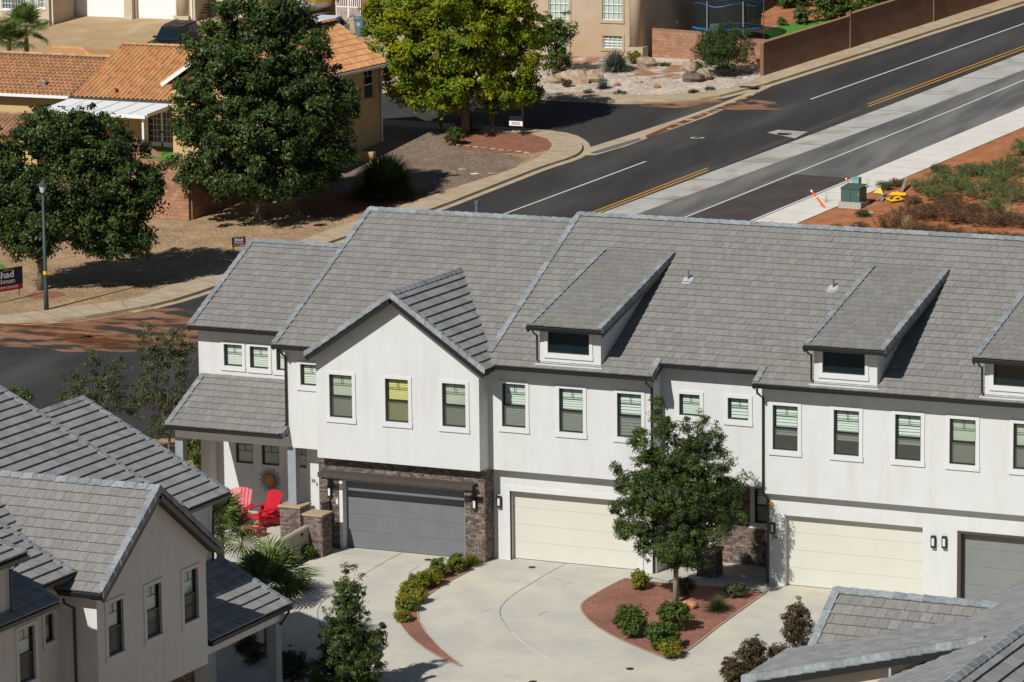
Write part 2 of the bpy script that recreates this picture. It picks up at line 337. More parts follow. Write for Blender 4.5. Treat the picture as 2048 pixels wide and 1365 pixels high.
def area(p): return abs(sum(p[i][0]*p[(i+1) % len(p)][1]-p[(i+1) % len(p)][0]*p[i][1] for i in range(len(p))))/2
XA, YA, ZA = Vector((1, 0, 0)), Vector((0, 1, 0)), Vector((0, 0, 1))
def wall(name, poly, holes, P0, U, N, mat_, parent, reveal=.14, cells=True):
    """poly/holes in (u, z); P0 the point u=0,z=0; N outward"""
    P0, U, N = Vector(P0), Vector(U), Vector(N); mb = MB(); f3 = lambda u, z: P0+U*u+ZA*z
    us = sorted({p[0] for p in poly} | {e for hh in holes for e in hh[:2]}); zs = sorted({min(p[1] for p in poly), max(p[1] for p in poly)} | {e for hh in holes for e in hh[2:4]})
    flip = U.cross(ZA).dot(N) < 0
    for i in range(len(us)-1):
        for j in range(len(zs)-1):
            cu, cz = (us[i]+us[i+1])/2, (zs[j]+zs[j+1])/2
            if any(a < cu < b and c < cz < d for a, b, c, d in (hh[:4] for hh in holes)): continue
            q = clip_convex([(us[i], zs[j]), (us[i+1], zs[j]), (us[i+1], zs[j+1]), (us[i], zs[j+1])], poly)
            if len(q) >= 3 and area(q) > 1e-4:
                pts = [f3(*p) for p in q]; mb.poly(pts[::-1] if flip else pts, .5)
    for hh in holes:
        a, b, c, d = hh[:4]; dp = -N*(hh[4] if len(hh) > 4 else reveal); cs = [f3(a, c), f3(b, c), f3(b, d), f3(a, d)]
        for k in range(4): p, q = cs[k], cs[(k+1) % 4]; mb.poly((p, p+dp, q+dp, q), .5)
    return obj(name, mb, mat_, parent)
TILES = {}
TW, TE = .30, .36
def tiles(key, O3, U, V, polys, mat_, w=TW, e=TE, th=.045):
    O3, U, V = Vector(O3), Vector(U).normalized(), Vector(V).normalized(); N = U.cross(V)
    if N.z < 0: N = -N
    L = TILES.setdefault(key, [])
    for poly in polys:
        us = [p[0] for p in poly]; vs_ = [p[1] for p in poly]
        row = int(math.floor(min(vs_)/e))
        while row*e < max(vs_):
            off = (w/2 if row % 2 else 0)+.03*math.sin(row*7.3); k = int(math.floor((min(us)-off)/w))
            while k*w+off < max(us):
                u0, v0 = k*w+off, row*e
                foot = [(u0+.004, v0), (u0+w-.004, v0), (u0+w-.004, v0+e+.05), (u0+.004, v0+e+.05)]
                q = clip_convex(foot, poly)
                if len(q) >= 3 and area(q) > .008:
                    full = area(q) > .995*area(foot)
                    L.append((O3, U, V, N, u0, v0, q, full, mat_, w, e, th, random.random(), random.uniform(-.004, .004)))
                k += 1
            row += 1
def tile_z(v, v0, e, th, j): return 2*th+.004+j-(th+j*.5)*(v-v0)/(e+.05)
def flush_tiles(key, roof, limit=300, name='roof_tile'):
    L = TILES.pop(key); cand = []
    for i, t in enumerate(L):
        if not t[7]: continue
        c = t[0]+t[1]*(t[4]+t[9]/2)+t[2]*(t[5]+t[10]/2); u, v, s = px(c)
        if 0 < u < 2048 and 0 < v < 1365 and t[3].dot(Vector(CAM)-c) > 0: cand.append((-s, i))
    cand.sort(); pick = {i for _, i in cand[:limit]}; bufs = {}; meshes = {}
    for i, (O3, U, V, N, u0, v0, q, full, mt, w, e, th, r, j) in enumerate(L):
        if i in pick:
            kk = (tuple(round(c, 4) for c in (*U, *V)), int(r*7)); me = meshes.get(kk)
            if me is None:
                mb = MB(); top = [Vector((a, b, tile_z(b, 0, e, th, 0))) for a, b in ((.004, 0), (w-.004, 0), (w-.004, e+.05), (.004, e+.05))]
                bot = [p-Vector((0, 0, th)) for p in top]; rr = (int(r*7)+.5)/7
                mb.poly(top, rr)
                for a in range(4): mb.poly((bot[a], bot[(a+1) % 4], top[(a+1) % 4], top[a]), rr)
                me = mesh_from(mb, name, (0, 0, 0)); me.materials.append(mt); meshes[kk] = me
            R3 = Matrix((U, V, U.cross(V))).transposed() if U.cross(V).z > 0 else None
            if R3 is None:                                # left-handed frame: mirror u
                R3 = Matrix((-U, V, (-U).cross(V))).transposed(); P = O3+U*(u0+w)+V*v0
            else: P = O3+U*u0+V*v0
            inst(name, me, P+N*j, roof, R3)
        else:
            mb = bufs.setdefault(mt.name, (MB(), mt))[0]
            top = [O3+U*a+V*b+N*tile_z(b, v0, e, th, j) for a, b in q]; bot = [p-N*th for p in top]
            if (top[1]-top[0]).cross(top[2]-top[1]).dot(N) < 0: top.reverse(); bot.reverse()
            mb.poly(top, r)
            for a in range(len(top)): mb.poly((bot[a], bot[(a+1) % len(top)], top[(a+1) % len(top)], top[a]), r)
    for mb, mt in bufs.values(): obj('roof_tile_field', mb, mt, roof, kind='stuff')
CAPM = {}
def caps(parent, p0, p1, w1, w2, up, mat_, L=.39, th=.028, name='cap_tile'):
    p0, p1, w1, w2, up = (Vector(q) for q in (p0, p1, w1, w2, up)); d = p1-p0; n = max(1, round(d.length/L)); st = d/n; up = up.normalized(); t = st.normalized()
    mes = []
    for var in range(3):
        mb = MB(); r = .15+.35*var
        def sec(o, lift): return [o+w1+up*lift, o+up*(lift+.012), o+w2+up*lift]
        A = sec(-t*.03, .034); B_ = sec(st, .008); A2 = [q-up*th for q in A]; B2 = [q-up*th for q in B_]
        for k in (0, 1):
            mb.poly((A[k], A[k+1], B_[k+1], B_[k]), r); mb.poly((A2[k], A2[k+1], A[k+1], A[k]), r); mb.poly((B_[k], B_[k+1], B2[k+1], B2[k]), r)
        mb.poly((A[0], B_[0], B2[0], A2[0]), r); mb.poly((A[2], A2[2], B2[2], B_[2]), r)
        me = mesh_from(mb, name, (0, 0, 0)); me.materials.append(mat_); mes.append(me)
    for k in range(n): inst(name, random.choice(mes), p0+st*k, parent)
def gutter(parent, p0, p1, out, mat_=None, s=.12):
    p0, p1, out = Vector(p0), Vector(p1), Vector(out)
    mb = MB(); o = out*s; dn = Vector((0, 0, -s)); t = (p1-p0).normalized()*.02
    prof = [Vector((0, 0, 0)), dn*.95+out*.01, dn+o*.75, o+dn*.25, o+Vector((0, 0, .012)), o*.86+Vector((0, 0, .012)), o*.86+dn*.2, dn*.85+o*.65, dn*.8+out*.03]
    mb.prism([p0+q for q in prof], p1-p0)
    return obj('gutter', mb, mat_ or X_['black'], parent)
def downspout(parent, pts, r=.042, mat_=None): return obj('downspout', MB().tube(pts, r, 6), mat_ or X_['black'], parent)
def window(parent, P, U, N, w, hh, kind='hung', blind='blind', trim=.13, frame='black', proud=.035, dark=False, name='window', trimmat='stucco_trim', glass='glass', sill=True):
    """P = lower-left corner of the opening on the outer wall face; U to the right seen from outside"""
    P, U, N = Vector(P), Vector(U).normalized(), Vector(N).normalized(); Z = ZA
    b = lambda mb, u0, u1, z0, z1, d0, d1: mb.obox(P+U*(u0+u1)/2+Z*(z0+z1)/2+N*(d0+d1)/2, U*(u1-u0)/2, N*abs(d1-d0)/2, Z*(z1-z0)/2, .5)
    mb = MB()
    if trim:
        b(mb, -trim, 0, -trim*.9, hh+trim*.8, -.02, proud); b(mb, w, w+trim, -trim*.9, hh+trim*.8, -.02, proud)
        b(mb, 0, w, hh, hh+trim*.8, -.02, proud-.003)
        b(mb, -trim-.02 if sill else 0, w+trim+.02 if sill else w, -trim*.9-.06, 0-.001 if not sill else -trim*.0-.003, -.02, proud+(.015 if sill else -.003))
        win = obj(name, mb, X_[trimmat], parent); fparent = win
    f = .045; mb = MB(); d0, d1 = -.11, -.05
    b(mb, 0, f, 0, hh, d0, d1); b(mb, w-f, w, 0, hh, d0, d1); b(mb, f, w-f, 0, f, d0, d1); b(mb, f, w-f, hh-f, hh, d0, d1)
    if kind == 'hung': b(mb, f, w-f, hh*.485, hh*.485+.05, d0, d1+.012)
    if trim: obj('frame', mb, X_[frame], win)
    else: win = fparent = obj(name, mb, X_[frame], parent)
    if kind in ('hung', 'fixed'):
        mb = MB(); zt = hh*(.79 if kind == 'hung' else .62)
        b(mb, f, w-f, zt-.009, zt+.009, -.075, -.06); b(mb, w/2-.009, w/2+.009, zt+.009, hh-f, -.075, -.06)
        obj('muntin', mb, X_[frame], win)
    if kind == 'grid':
        mb = MB()
        for k in range(1, 4): b(mb, w*k/4-.014, w*k/4+.014, f, hh-f, -.07, -.05)
        for k in range(1, 4): b(mb, f, w-f, hh*k/4-.014, hh*k/4+.014, -.071, -.051)
        obj('muntin', mb, X_[frame], win)
    q = lambda z0, z1, d: [P+U*f*.5+Z*z0+N*d, P+U*(w-f*.5)+Z*z0+N*d, P+U*(w-f*.5)+Z*z1+N*d, P+U*f*.5+Z*z1+N*d]
    if kind == 'hung':
        obj('pane', MB().poly(q(hh*.5, hh-f*.5, -.085), .5), X_[glass], win); obj('pane', MB().poly(q(f*.5, hh*.5, -.09), .5), X_[glass], win)
        obj('insect_screen', MB().poly(q(f*.5, hh*.49, -.06), .5), X_['screen'], win)
    else: obj('pane', MB().poly(q(f*.5, hh-f*.5, -.085), .5), X_[glass], win)
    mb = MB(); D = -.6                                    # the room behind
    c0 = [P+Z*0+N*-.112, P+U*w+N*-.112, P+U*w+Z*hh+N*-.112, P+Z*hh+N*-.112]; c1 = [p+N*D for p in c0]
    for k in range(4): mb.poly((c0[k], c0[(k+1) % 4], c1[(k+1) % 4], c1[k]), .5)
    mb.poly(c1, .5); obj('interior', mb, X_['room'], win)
    if blind:
        mb = MB()
        if blind == 'shade': mb.poly(q(f, hh-f, -.16), .5)
        else:
            sp_ = random.choice((.062, .085, .11)); n = max(5, int(hh/sp_)); lo_ = random.choice((0, 0, 0, 0, .33, .5)) if kind == 'hung' else 0
            for k in range(int(n*lo_), n):
                z = f+(hh-2*f)*(k+.5)/n; mb.obox(P+U*w/2+Z*z+N*-.16, U*(w/2-.05), N*.008+Z*.0, (Z*.94+N*-.33)*(hh/n*.44), .5)
        obj('blind', mb, X_[blind], win)
    return win
def garage(parent, P, U, N, w, hh, mat_, panels=4, jamb=None):
    P, U, N = Vector(P), Vector(U), Vector(N)
    d = obj('garage_door', MB().obox(P+U*w/2+ZA*hh/2-N*.03, U*w/2, N*.012, ZA*hh/2, .5), mat_, parent)
    for k in range(panels):
        ph = hh/panels; z0 = ph*k+.003; z1 = ph*(k+1)-.003
        obj('panel', MB().obox(P+U*w/2+ZA*(z0+z1)/2-N*.012, U*(w/2-.004), N*.026, ZA*(z1-z0)/2, .5), mat_, d)
    return d
BR = {}
def bricks(key, P0, U, N, rects, skip=None, bl=.205, bh=.062, jt=.011):
    """brick courses on a face: rects (u0,u1,z0,z1)"""
    P0, U, N = Vector(P0), Vector(U), Vector(N); L = BR.setdefault(key, [])
    for u0, u1, z0, z1 in rects:
        row = 0; z = z0+jt
        while z+bh*.6 < z1:
            zt = min(z+bh, z1-.004); k = -1
            while True:
                a = u0+(k+(.5 if row % 2 else 0))*(bl+jt); bb = a+bl; k += 1
                if a > u1: break
                a2, b2 = max(a, u0), min(bb, u1)
                if b2-a2 < .03: continue
                L.append((P0+U*(a2+b2)/2+ZA*(z+zt)/2+N*random.uniform(.008, .014), U, N, b2-a2, zt-z, random.random()))
            row += 1; z += bh+jt
def flush_bricks(key, parent, limit=300):
    L = BR.pop(key); order = []
    for i, (c, U, N, w, hh, r) in enumerate(L):
        u, v, s = px(c)
        if 0 < u < 2048 and 0 < v < 1365 and N.dot(Vector(CAM)-c) > 0 and w > .19: order.append((-s*abs(N.dot((Vector(CAM)-c).normalized())), i))
    order.sort(); pick = {i for _, i in order[:limit]}; mb = MB(); ms = {}
    for i, (c, U, N, w, hh, r) in enumerate(L):
        if i in pick:
            k = (tuple(U), int(r*8)); me = ms.get(k)
            if me is None:
                q = MB().obox((0, 0, 0), U*.1025, N*.012, ZA*.031, (int(r*8)+.5)/8); me = mesh_from(q, 'brick', (0, 0, 0)); me.materials.append(X_['brick']); ms[k] = me
            inst('brick', me, c, parent)
        else: mb.obox(c, U*w/2, N*.012, ZA*hh/2, r)
    if mb.v: obj('brickwork', mb, X_['brick'], parent, kind='stuff')
def solid(parent, name, pts, ext, mat_): return obj(name, MB().prism(pts, ext, .5), mat_, parent)
def leafmesh(name, C, size, n_dir, mat_, parent, asp=.42, R=None, kind=None):
    """C (n,3) leaf centres, n_dir (n,3) preferred normals"""
    n = len(C); nd = n_dir+rng.normal(0, .75, (n, 3)); nd /= np.linalg.norm(nd, axis=1)[:, None]+1e-9
    a = rng.normal(0, 1, (n, 3)); a[:, 2] -= .5; a -= nd*(a*nd).sum(1)[:, None]; a /= np.linalg.norm(a, axis=1)[:, None]+1e-9; b = np.cross(nd, a)
    s = (size*rng.uniform(.7, 1.3, n))[:, None]
    V = np.stack([C-a*s, C+b*s*asp-a*s*.1, C+a*s, C-b*s*asp-a*s*.1], 1).reshape(-1, 3)
    lo, hi = V.min(0), V.max(0); off = np.array([(lo[0]+hi[0])/2, (lo[1]+hi[1])/2, lo[2]]); V = V-off
    me = bpy.data.meshes.new(name); me.vertices.add(4*n); me.vertices.foreach_set('co', V.astype(np.float32).ravel())
    me.loops.add(4*n); me.loops.foreach_set('vertex_index', np.arange(4*n, dtype=np.int32)); me.polygons.add(n)
    me.polygons.foreach_set('loop_start', np.arange(0, 4*n, 4, dtype=np.int32)); me.polygons.foreach_set('loop_total', np.full(n, 4, np.int32))
    me.update(); at_ = me.attributes.new('rnd', 'FLOAT', 'FACE'); at_.data.foreach_set('value', (rng.random(n) if R is None else np.clip(R+rng.normal(0, .22, n), 0, 1)).astype(np.float32)); me.materials.append(mat_)
    o = bpy.data.objects.new(name, me); COL.objects.link(o); po = np.zeros(3)
    if parent: o.parent = parent; po = WL[parent.name]
    o.location = Vector(off-po); WL[o.name] = off
    return setp(o, kind=kind)
def clumps(lobes, dens, cr, per, inner=.25, flat=1.):
    """lobes [(center, (rx,ry,rz))] -> leaf centres and outward normals"""
    CC = []; NN = []; RR = []
    for c, r in lobes:
        c, r = np.array(c, float), np.array(r, float); k = max(3, int(dens*(r[0]*r[1]+r[1]*r[2]+r[0]*r[2])/3*12/(cr*cr*3.5)))
        d = rng.normal(0, 1, (k, 3)); d /= np.linalg.norm(d, axis=1)[:, None]
        f = np.where(rng.random(k) < inner, rng.uniform(.3, .8, k), np.where(rng.random(k) < .2, rng.uniform(1.0, 1.22, k), rng.uniform(.74, 1.04, k)))
        ctr = c+d*r*f[:, None]
        for j in range(k):
            m = int(per*rng.uniform(.45, 1.4)*(.6 if f[j] > 1.04 else 1)); rad = cr*rng.uniform(.55, 1.4)*(.75 if f[j] > 1.04 else 1); RR.append(np.full(m, rng.uniform(.12, .88)))
            q = rng.normal(0, 1, (m, 3)); q /= np.linalg.norm(q, axis=1)[:, None]; q[:, 2] = np.abs(q[:, 2])*np.where(rng.random(m) < .7, 1, -1)
            CC.append(ctr[j]+q*(rad*rng.random(m)**.45)[:, None]*np.array([1, 1, .8])); NN.append(q*.7+d[j]*.6+np.array([0, 0, .5]))
    return np.concatenate(CC), np.concatenate(NN), np.concatenate(RR)
def limbs(base, tips, r0, fork=.45, bend=.2):
    mb = MB(); base = Vector(base)
    for t in tips:
        t = Vector(t); mid = base.lerp(t, fork); mid.z += bend*(t-base).length*.3; mid += Vector((random.uniform(-.2, .2), random.uniform(-.2, .2), 0))
        mb.tube([base, base.lerp(mid, .5)+Vector((random.uniform(-.08, .08), random.uniform(-.08, .08), 0)), mid, t], [r0, r0*.75, r0*.5, r0*.15], 6, .5, False)
    return mb
def tree(name, base, top_z, lobes, leaf, dens, cr, per, lsize, tr, label, bark='bark', group=None, nl=12, inner=.25, asp=.42):
    base = Vector(base); T = thing(name, base, label, 'tree', group)
    mb = MB().tube([base-Vector((0, 0, .15)), base+Vector((.02, 0, (top_z-base.z)*.3)), base+Vector((.05, .03, (top_z-base.z)*.65)), Vector((base.x+.05, base.y, top_z))], [tr*1.25, tr, tr*.8, tr*.45], 10, .5)
    lb = []
    for i in range(nl):
        c, r = random.choice(lobes); d = Vector((random.gauss(0, 1), random.gauss(0, 1), random.gauss(.3, 1))).normalized(); lb.append((c[0]+d.x*r[0]*.75, c[1]+d.y*r[1]*.75, c[2]+d.z*r[2]*.75))
    obj('trunk', mb, X_[bark], T, smooth=True)
    obj('branches', limbs((base.x+.05, base.y, base.z+(top_z-base.z)*.7), lb, tr*.55), X_[bark], T, smooth=True)
    C, N, Rr = clumps(lobes, dens, cr, per, inner); leafmesh('crown', C, lsize, N, X_[leaf], T, asp, Rr)
    return T
def lobes_px(L, P, depth=1.):
    """lobes given as pixel ellipses at the distance of point P (a plane facing the camera through P)"""
    out = []
    n = AF.copy(); n[2] = 0
    for l in L:
        u, v, ru, rv = l[:4]; off = l[4] if len(l) > 4 else 0.
        Q = pl(u, v, n, np.array(P)+n*off); s = px(Q)[2]; out.append((Q, (ru/s, (ru/s)*depth, rv/s)))
    return out
def shrub(base, rad, hh, leaf, label, n=1500, lsize=.05, cr=.16, per=40, group='', name='shrub', stems=True, dens=None, cat='shrub', asp=.42):
    base = Vector(base); T = thing(name, base, label, cat, group or None)
    lob = [(base+Vector((0, 0, hh*.55)), (rad*.8, rad*.8, hh*.5))]
    for _ in range(4):
        a = random.random()*6.28; lob.append((base+Vector((math.cos(a)*rad*.45, math.sin(a)*rad*.45, hh*random.uniform(.4, .7))), (rad*.5, rad*.5, hh*.35)))
    A = sum((r[0]*r[1]+r[1]*r[2]+r[0]*r[2])/3*12/(cr*cr*3.5) for _, r in lob); d = n/per/A
    C, N, Rr = clumps(lob, d, cr, per, .3); k_ = C[:, 2] > base.z+.02; C, N, Rr = C[k_], N[k_], Rr[k_]
    leafmesh('foliage', C, lsize, N, X_[leaf], T, asp, Rr)
    if stems:
        mb = MB()
        for _ in range(7):
            a = random.random()*6.28; mb.tube([base-Vector((0, 0, .05)), base+Vector((math.cos(a)*rad*.25, math.sin(a)*rad*.25, hh*.4)), base+Vector((math.cos(a)*rad*.5, math.sin(a)*rad*.5, hh*.75))], [.025, .018, .008], 5, .5, False)
        obj('stems', mb, X_['bark'], T)
    return T
def tuft(base, rad, hh, leaf, label, n=160, w=.02, group='', name='grass_clump', cat='plant', droop=.5):
    base = Vector(base); mb = MB()
    for _ in range(n):
        a = random.random()*6.283; el = math.asin(random.uniform(.02, 1)); q_ = random.uniform(.8, 1.1); d = Vector((math.cos(a), math.sin(a), 0)); s = Vector((-math.sin(a), math.cos(a), 0))*w*.5
        p0 = base+d*rad*.12*random.random(); p1 = p0+d*rad*q_*.55*math.cos(el)+ZA*hh*q_*(.6*math.sin(el)+.08*droop); p2 = p0+d*rad*q_*math.cos(el)+ZA*hh*q_*max(.04, math.sin(el)-.08*droop); r = random.random()
        mb.poly((p0-s, p0+s, p1+s*.8, p1-s*.8), r); mb.poly((p1-s*.8, p1+s*.8, p2), r)
    T = thing(name, base, label, cat, group or None); obj('blades', mb, X_[leaf], T); return T
def palm(base, hh, n, fl, label, name='fan_palm', lo=-.5, group=None):
    base = Vector(base); T = thing(name, base, label, 'palm', group); top = base+ZA*hh
    obj('trunk', MB().tube([base-ZA*.1, base+ZA*hh*.5, top], [.17, .15, .13], 8, .5), X_['palmdry'], T)
    mb = MB(); K = 36                                        # one fan frond along +X, tips drooping
    mb.tube([(0, 0, 0), (fl*.35, 0, fl*.03), (fl*.55, 0, fl*.02)], [.018, .014, .01], 5, .3, False)
    for k in range(K):
        a = math.radians(-125+250*k/(K-1)); c0 = Vector((fl*.5, 0, fl*.02)); L = fl*(.62-.14*abs(k/(K-1)-.5)*2); d = Vector((math.cos(a), math.sin(a), 0)); s = Vector((-math.sin(a), math.cos(a), 0))
        p1 = c0+d*L*.6+ZA*(.06*fl*(1 if k % 2 else .4)); p2 = c0+d*L-ZA*L*random.uniform(.05, .32); w = L*.036; r = random.random()
        mb.poly((c0, p1-s*w, p2, p1+s*w), r)
    me = mesh_from(mb, 'frond', (0, 0, 0)); me.materials.append(X_['palm'])
    for i in range(n):
        el = math.radians(random.uniform(math.degrees(lo), 78)); az = i*2.39996+random.uniform(-.2, .2)
        R3 = (Matrix.Rotation(az, 3, 'Z') @ Matrix.Rotation(-el, 3, 'Y') @ Matrix.Rotation(random.uniform(-.4, .4), 3, 'X'))*random.uniform(.85, 1.12)
        inst('frond', me, top+Vector((0, 0, random.uniform(-.12, .05))), T, R3)
    return T
# ------------------------------------------------------------------ ground
from mathutils.geometry import tessellate_polygon
def drape(mb, xy, dz):
    xy = [(p[0], p[1]) for p in xy]
    tris = tessellate_polygon([[Vector((a, b, 0)) for a, b in xy]])
    ylo, yhi = min(p[1] for p in xy), max(p[1] for p in xy); cuts = [-1e4]+HY+[1e4]
    for t in tris:
        tri = [xy[i] for i in t]
        for a, b in zip(cuts[:-1], cuts[1:]):
            if b < ylo or a > yhi: continue
            q = clip(clip(tri, 0, -1, -a), 0, 1, b) if len(tri) > 2 else []
            if len(q) >= 3 and area(q) > 1e-6:
                pts = [Vector((x, y, h(y)+dz)) for x, y in q]
                if (pts[1]-pts[0]).cross(pts[2]-pts[0]).z < 0: pts.reverse()
                mb.poly(pts, .5)
    return mb
def GP(L, dz=0.): return [g(u, v, dz) for u, v in L]
def sheet(name, xy, dz, mat_, parent=None, kind='structure'):
    return obj(name, drape(MB(), xy, dz), mat_, parent, kind=None if parent else kind)
def dens(pts, step=1.5):
    out = []
    for a, b in zip(pts[:-1], pts[1:]):
        a, b = Vector((a[0], a[1])), Vector((b[0], b[1])); n = max(1, int((b-a).length/step))
        out += [a.lerp(b, k/n) for k in range(n)]
    return out+[Vector((pts[-1][0], pts[-1][1]))]
def smoothline(pts, it=2):
    for _ in range(it):
        q = [pts[0]]
        for a, b in zip(pts[:-1], pts[1:]):
            a, b = Vector(a[:2]), Vector(b[:2]); q += [a.lerp(b, .25), a.lerp(b, .75)]
        pts = q+[pts[-1]]
    return [Vector((p[0], p[1])) for p in pts]
def offs(pts, d):
    out = []
    for i, p in enumerate(pts):
        t = (pts[min(i+1, len(pts)-1)]-pts[max(i-1, 0)]).normalized(); out.append(p+Vector((-t.y, t.x))*d)
    return out
def strip(mb, A, B, dzA, dzB):
    for i in range(len(A)-1):
        mb.poly([Vector((p.x, p.y, h(p.y)+z)) for p, z in ((A[i], dzA), (B[i], dzB), (B[i+1], dzB), (A[i+1], dzA))], .5)
def kerb(pts, side, mat_, parent, ht=.14, base=.02, w=.16, pan=.45, panmat=None):
    """pts = line of the kerb face at the road; side=+1: pavement on the left of the line direction"""
    L = dens(pts); top = offs(L, side*w); mb = MB(); strip(mb, L, L, base-.1, base+ht); strip(mb, L, top, base+ht, base+ht+.004); strip(mb, top, top, base+ht+.004, base)
    o = obj('kerb', mb, mat_, parent)
    if pan: mb = MB(); strip(mb, offs(L, -side*pan), L, base+.012, base+.004); obj('gutter_pan', mb, panmat or mat_, parent)
    return o
XS = [-700, -140, -60, 0, 60, 700]; YS = [-90, -30, -14, -2, 14, 30, 45, 60, 90, 120, 600]
mb = MB()
for a, b in zip(XS[:-1], XS[1:]):
    for c, d in zip(YS[:-1], YS[1:]): mb.poly([(a, c, h(c)), (b, c, h(c)), (b, d, h(d)), (a, d, h(d))], .5)
obj('ground', mb, X_['gravtan'], kind='structure')
KH = .15                                                     # height of the yards above the asphalt base
road = None
r0, r1 = g(1510, 447, .02), g(2048, 222, .02); rd = Vector((r1.x-r0.x, r1.y-r0.y)).normalized()
def along(P, Y): t = (Y-P[1])/rd.y; return Vector((P[0]+rd.x*t, Y))
GR = lambda Y: along(r0, Y)
road = sheet('road', [(-140, 11), (-26, 11), (-20, 14.5), (-14, 21), GR(21), GR(45), GR(120), GR(500), (-140, 500)], .02, X_['asphalt'])
s0, s1 = g(1270, 430, .03), g(2048, 140, .03); t0, t1 = g(1210, 424, .03), g(2048, 105, .03)
lin = lambda a, b, Y: Vector((a.x+(b.x-a.x)*(Y-a.y)/(b.y-a.y), Y))
sheet('asphalt_lane', [lin(s0, s1, 45), GR(45), GR(120), GR(220), lin(s0, s1, 220)], .026, X_['asphaltgrey'], road)
sheet('asphalt_patch', GP([(1366, 438), (1590, 349), (1722, 358), (1530, 450), (1440, 480)], .03), .030, X_['asphaltbrown'], road)
sheet('asphalt_edge', GP([(1150, 437), (1420, 336), (1730, 212), (1790, 196), (1560, 288), (1215, 424)], .03), .025, X_['asphaltbrown'], road)
sheet('median_strip', [lin(t0, t1, 45), lin(s0, s1, 45), lin(s0, s1, 120), lin(s0, s1, 220), lin(t0, t1, 220), lin(t0, t1, 120)], .032, X_['concretestrip'], road)
sheet('manhole_apron', GP([(1534, 266), (1556, 260), (1616, 264), (1590, 277)], .03), .034, X_['concretestrip'], road)
for (u, v, r) in ((1569, 268, .42), (1395, 276.5, .40)):
    c = g(u, v, .03); obj('manhole_cover', MB().tube([c+ZA*.005, c+ZA*.02], r, 20, .5), X_['iron'] if u > 1500 else X_['concretestrip'], road)
    if u < 1500: obj('manhole_cover', MB().tube([c+ZA*.02, c+ZA*.03], r*.55, 16, .5), X_['iron'], road)
def line(p, q, w, mt, nm='lane_marking', dz=.040, n=1):
    a, b = g(*p, dz), g(*q, dz); L = dens([a, b], 4); mb = MB(); strip(mb, offs(L, w/2), offs(L, -w/2), dz, dz); obj(nm, mb, X_[mt], road)
line((960, 446), (1292, 323), .13, 'paintw'); line((1621, 199), (2120, 22), .13, 'paintw'); line((1340, 447), (2120, 130), .13, 'paintw')
for du, dv in ((0, 0), (0, 5.2)):
    line((1150, 438+dv), (1416, 336+dv), .12, 'painty'); line((1736, 208.5+dv), (2120, 66+dv), .12, 'painty')
mb = MB()
for k in range(26):
    Y = 52+k*4.6; a, b = lin(t0, t1, Y), lin(s0, s1, Y+.1); L = [a, b]; strip(mb, [Vector((a.x, a.y-.03)), Vector((b.x, b.y-.03))], [Vector((a.x, a.y+.03)), Vector((b.x, b.y+.03))], .037, .037)
obj('expansion_joint', mb, X_['joint'], road)
def blobpoly(c, rx, ry, n=22, j=.3):
    return [(c[0]+rx*math.cos(t)*(1+random.uniform(-j, j)), c[1]+ry*math.sin(t)*(1+random.uniform(-j, j))) for t in [2*math.pi*k/n for k in range(n)]]
# --- corner yard (left) ----------------------------------------------------
kl = [(-140, 32.6)]+[g(u, v, .02) for u, v in ((0, 648), (47, 647.5), (150, 641), (233, 628), (325, 611), (413, 584), (520, 543), (647, 492), (760, 456), (862, 424), (1023, 361), (1084, 337), (1145, 318), (1161, 308), (1166, 298), (1160, 285), (1134, 271), (1085, 264), (1000, 258), (900, 252), (780, 244))]
kend = kl[-1]; kl.append((-140, kend[1]+.5)); kl = smoothline(kl, 1)
yard = sheet('corner_yard', kl, KH, X_['gravtan']); kerb(kl, 1, X_['concretewarm'], yard)
sw = [g(u, v, KH) for u, v in ((0, 633), (50, 626), (160, 612), (269, 599), (330, 574), (400, 551), (480, 520), (594, 486), (644, 464), (720, 440), (789, 415), (862, 391), (1023, 340), (1052, 327), (1082, 312), (1100, 300), (1106, 290), (1098, 279), (1070, 272), (1000, 266), (900, 260), (780, 253))]
sw = smoothline([(-140, sw[0][1]+1.5)]+sw+[(-140, sw[-1][1]-1)], 1)
swp = [Vector((p[0], p[1])) for p in offs([Vector((p[0], p[1])) for p in kl], .16)]+sw[::-1]
sheet('sidewalk', swp, KH+.010, X_['concretewarm'], yard)
mb = MB()
kk = [Vector((p[0], p[1])) for p in kl if p[0] > -60]
for i in range(2, len(kk)-1, 1):
    a = kk[i]; b = min(sw, key=lambda q: (Vector((q[0], q[1]))-a).length); t = (Vector((b[0], b[1]))-a)
    if t.length > 3: continue
    n_ = Vector((-t.y, t.x)).normalized()*.015; b = a+t*.97; a = a+t*.1; mb.poly([Vector((p.x, p.y, h(p.y)+KH+.014)) for p in (a-n_, b-n_, b+n_, a+n_)], .5)
obj('sidewalk_joint', mb, X_['joint'], yard)
sheet('grey_gravel', GP([(600, 250), (776, 252), (880, 258), (935, 268), (925, 285), (1000, 305), (1050, 318), (1030, 336), (862, 390), (800, 408), (740, 420), (640, 400), (560, 330)], KH), KH+.006, X_['gravgrey'], yard)
sheet('mulch_bed', GP([(880, 285), (935, 268), (1000, 264), (1060, 268), (1095, 279), (1103, 290), (1096, 300), (1060, 308), (1000, 306), (935, 300)], KH), KH+.012, X_['mulch'], yard)
sheet('mulch_bed', smoothline(GP([(590, 402), (650, 386), (740, 388), (800, 396), (845, 388), (862, 392), (790, 415), (700, 432), (610, 440), (590, 402)], KH), 2), KH+.011, X_['mulch'], yard)
sheet('mulch_bed', blobpoly(g(92, 590, KH), .9, .8, 26, .12), KH+.011, X_['mulch'], yard)
sheet('lawn', GP([(280, 290), (360, 300), (360, 345), (285, 338)], KH), KH+.06, X_['grass'], yard)
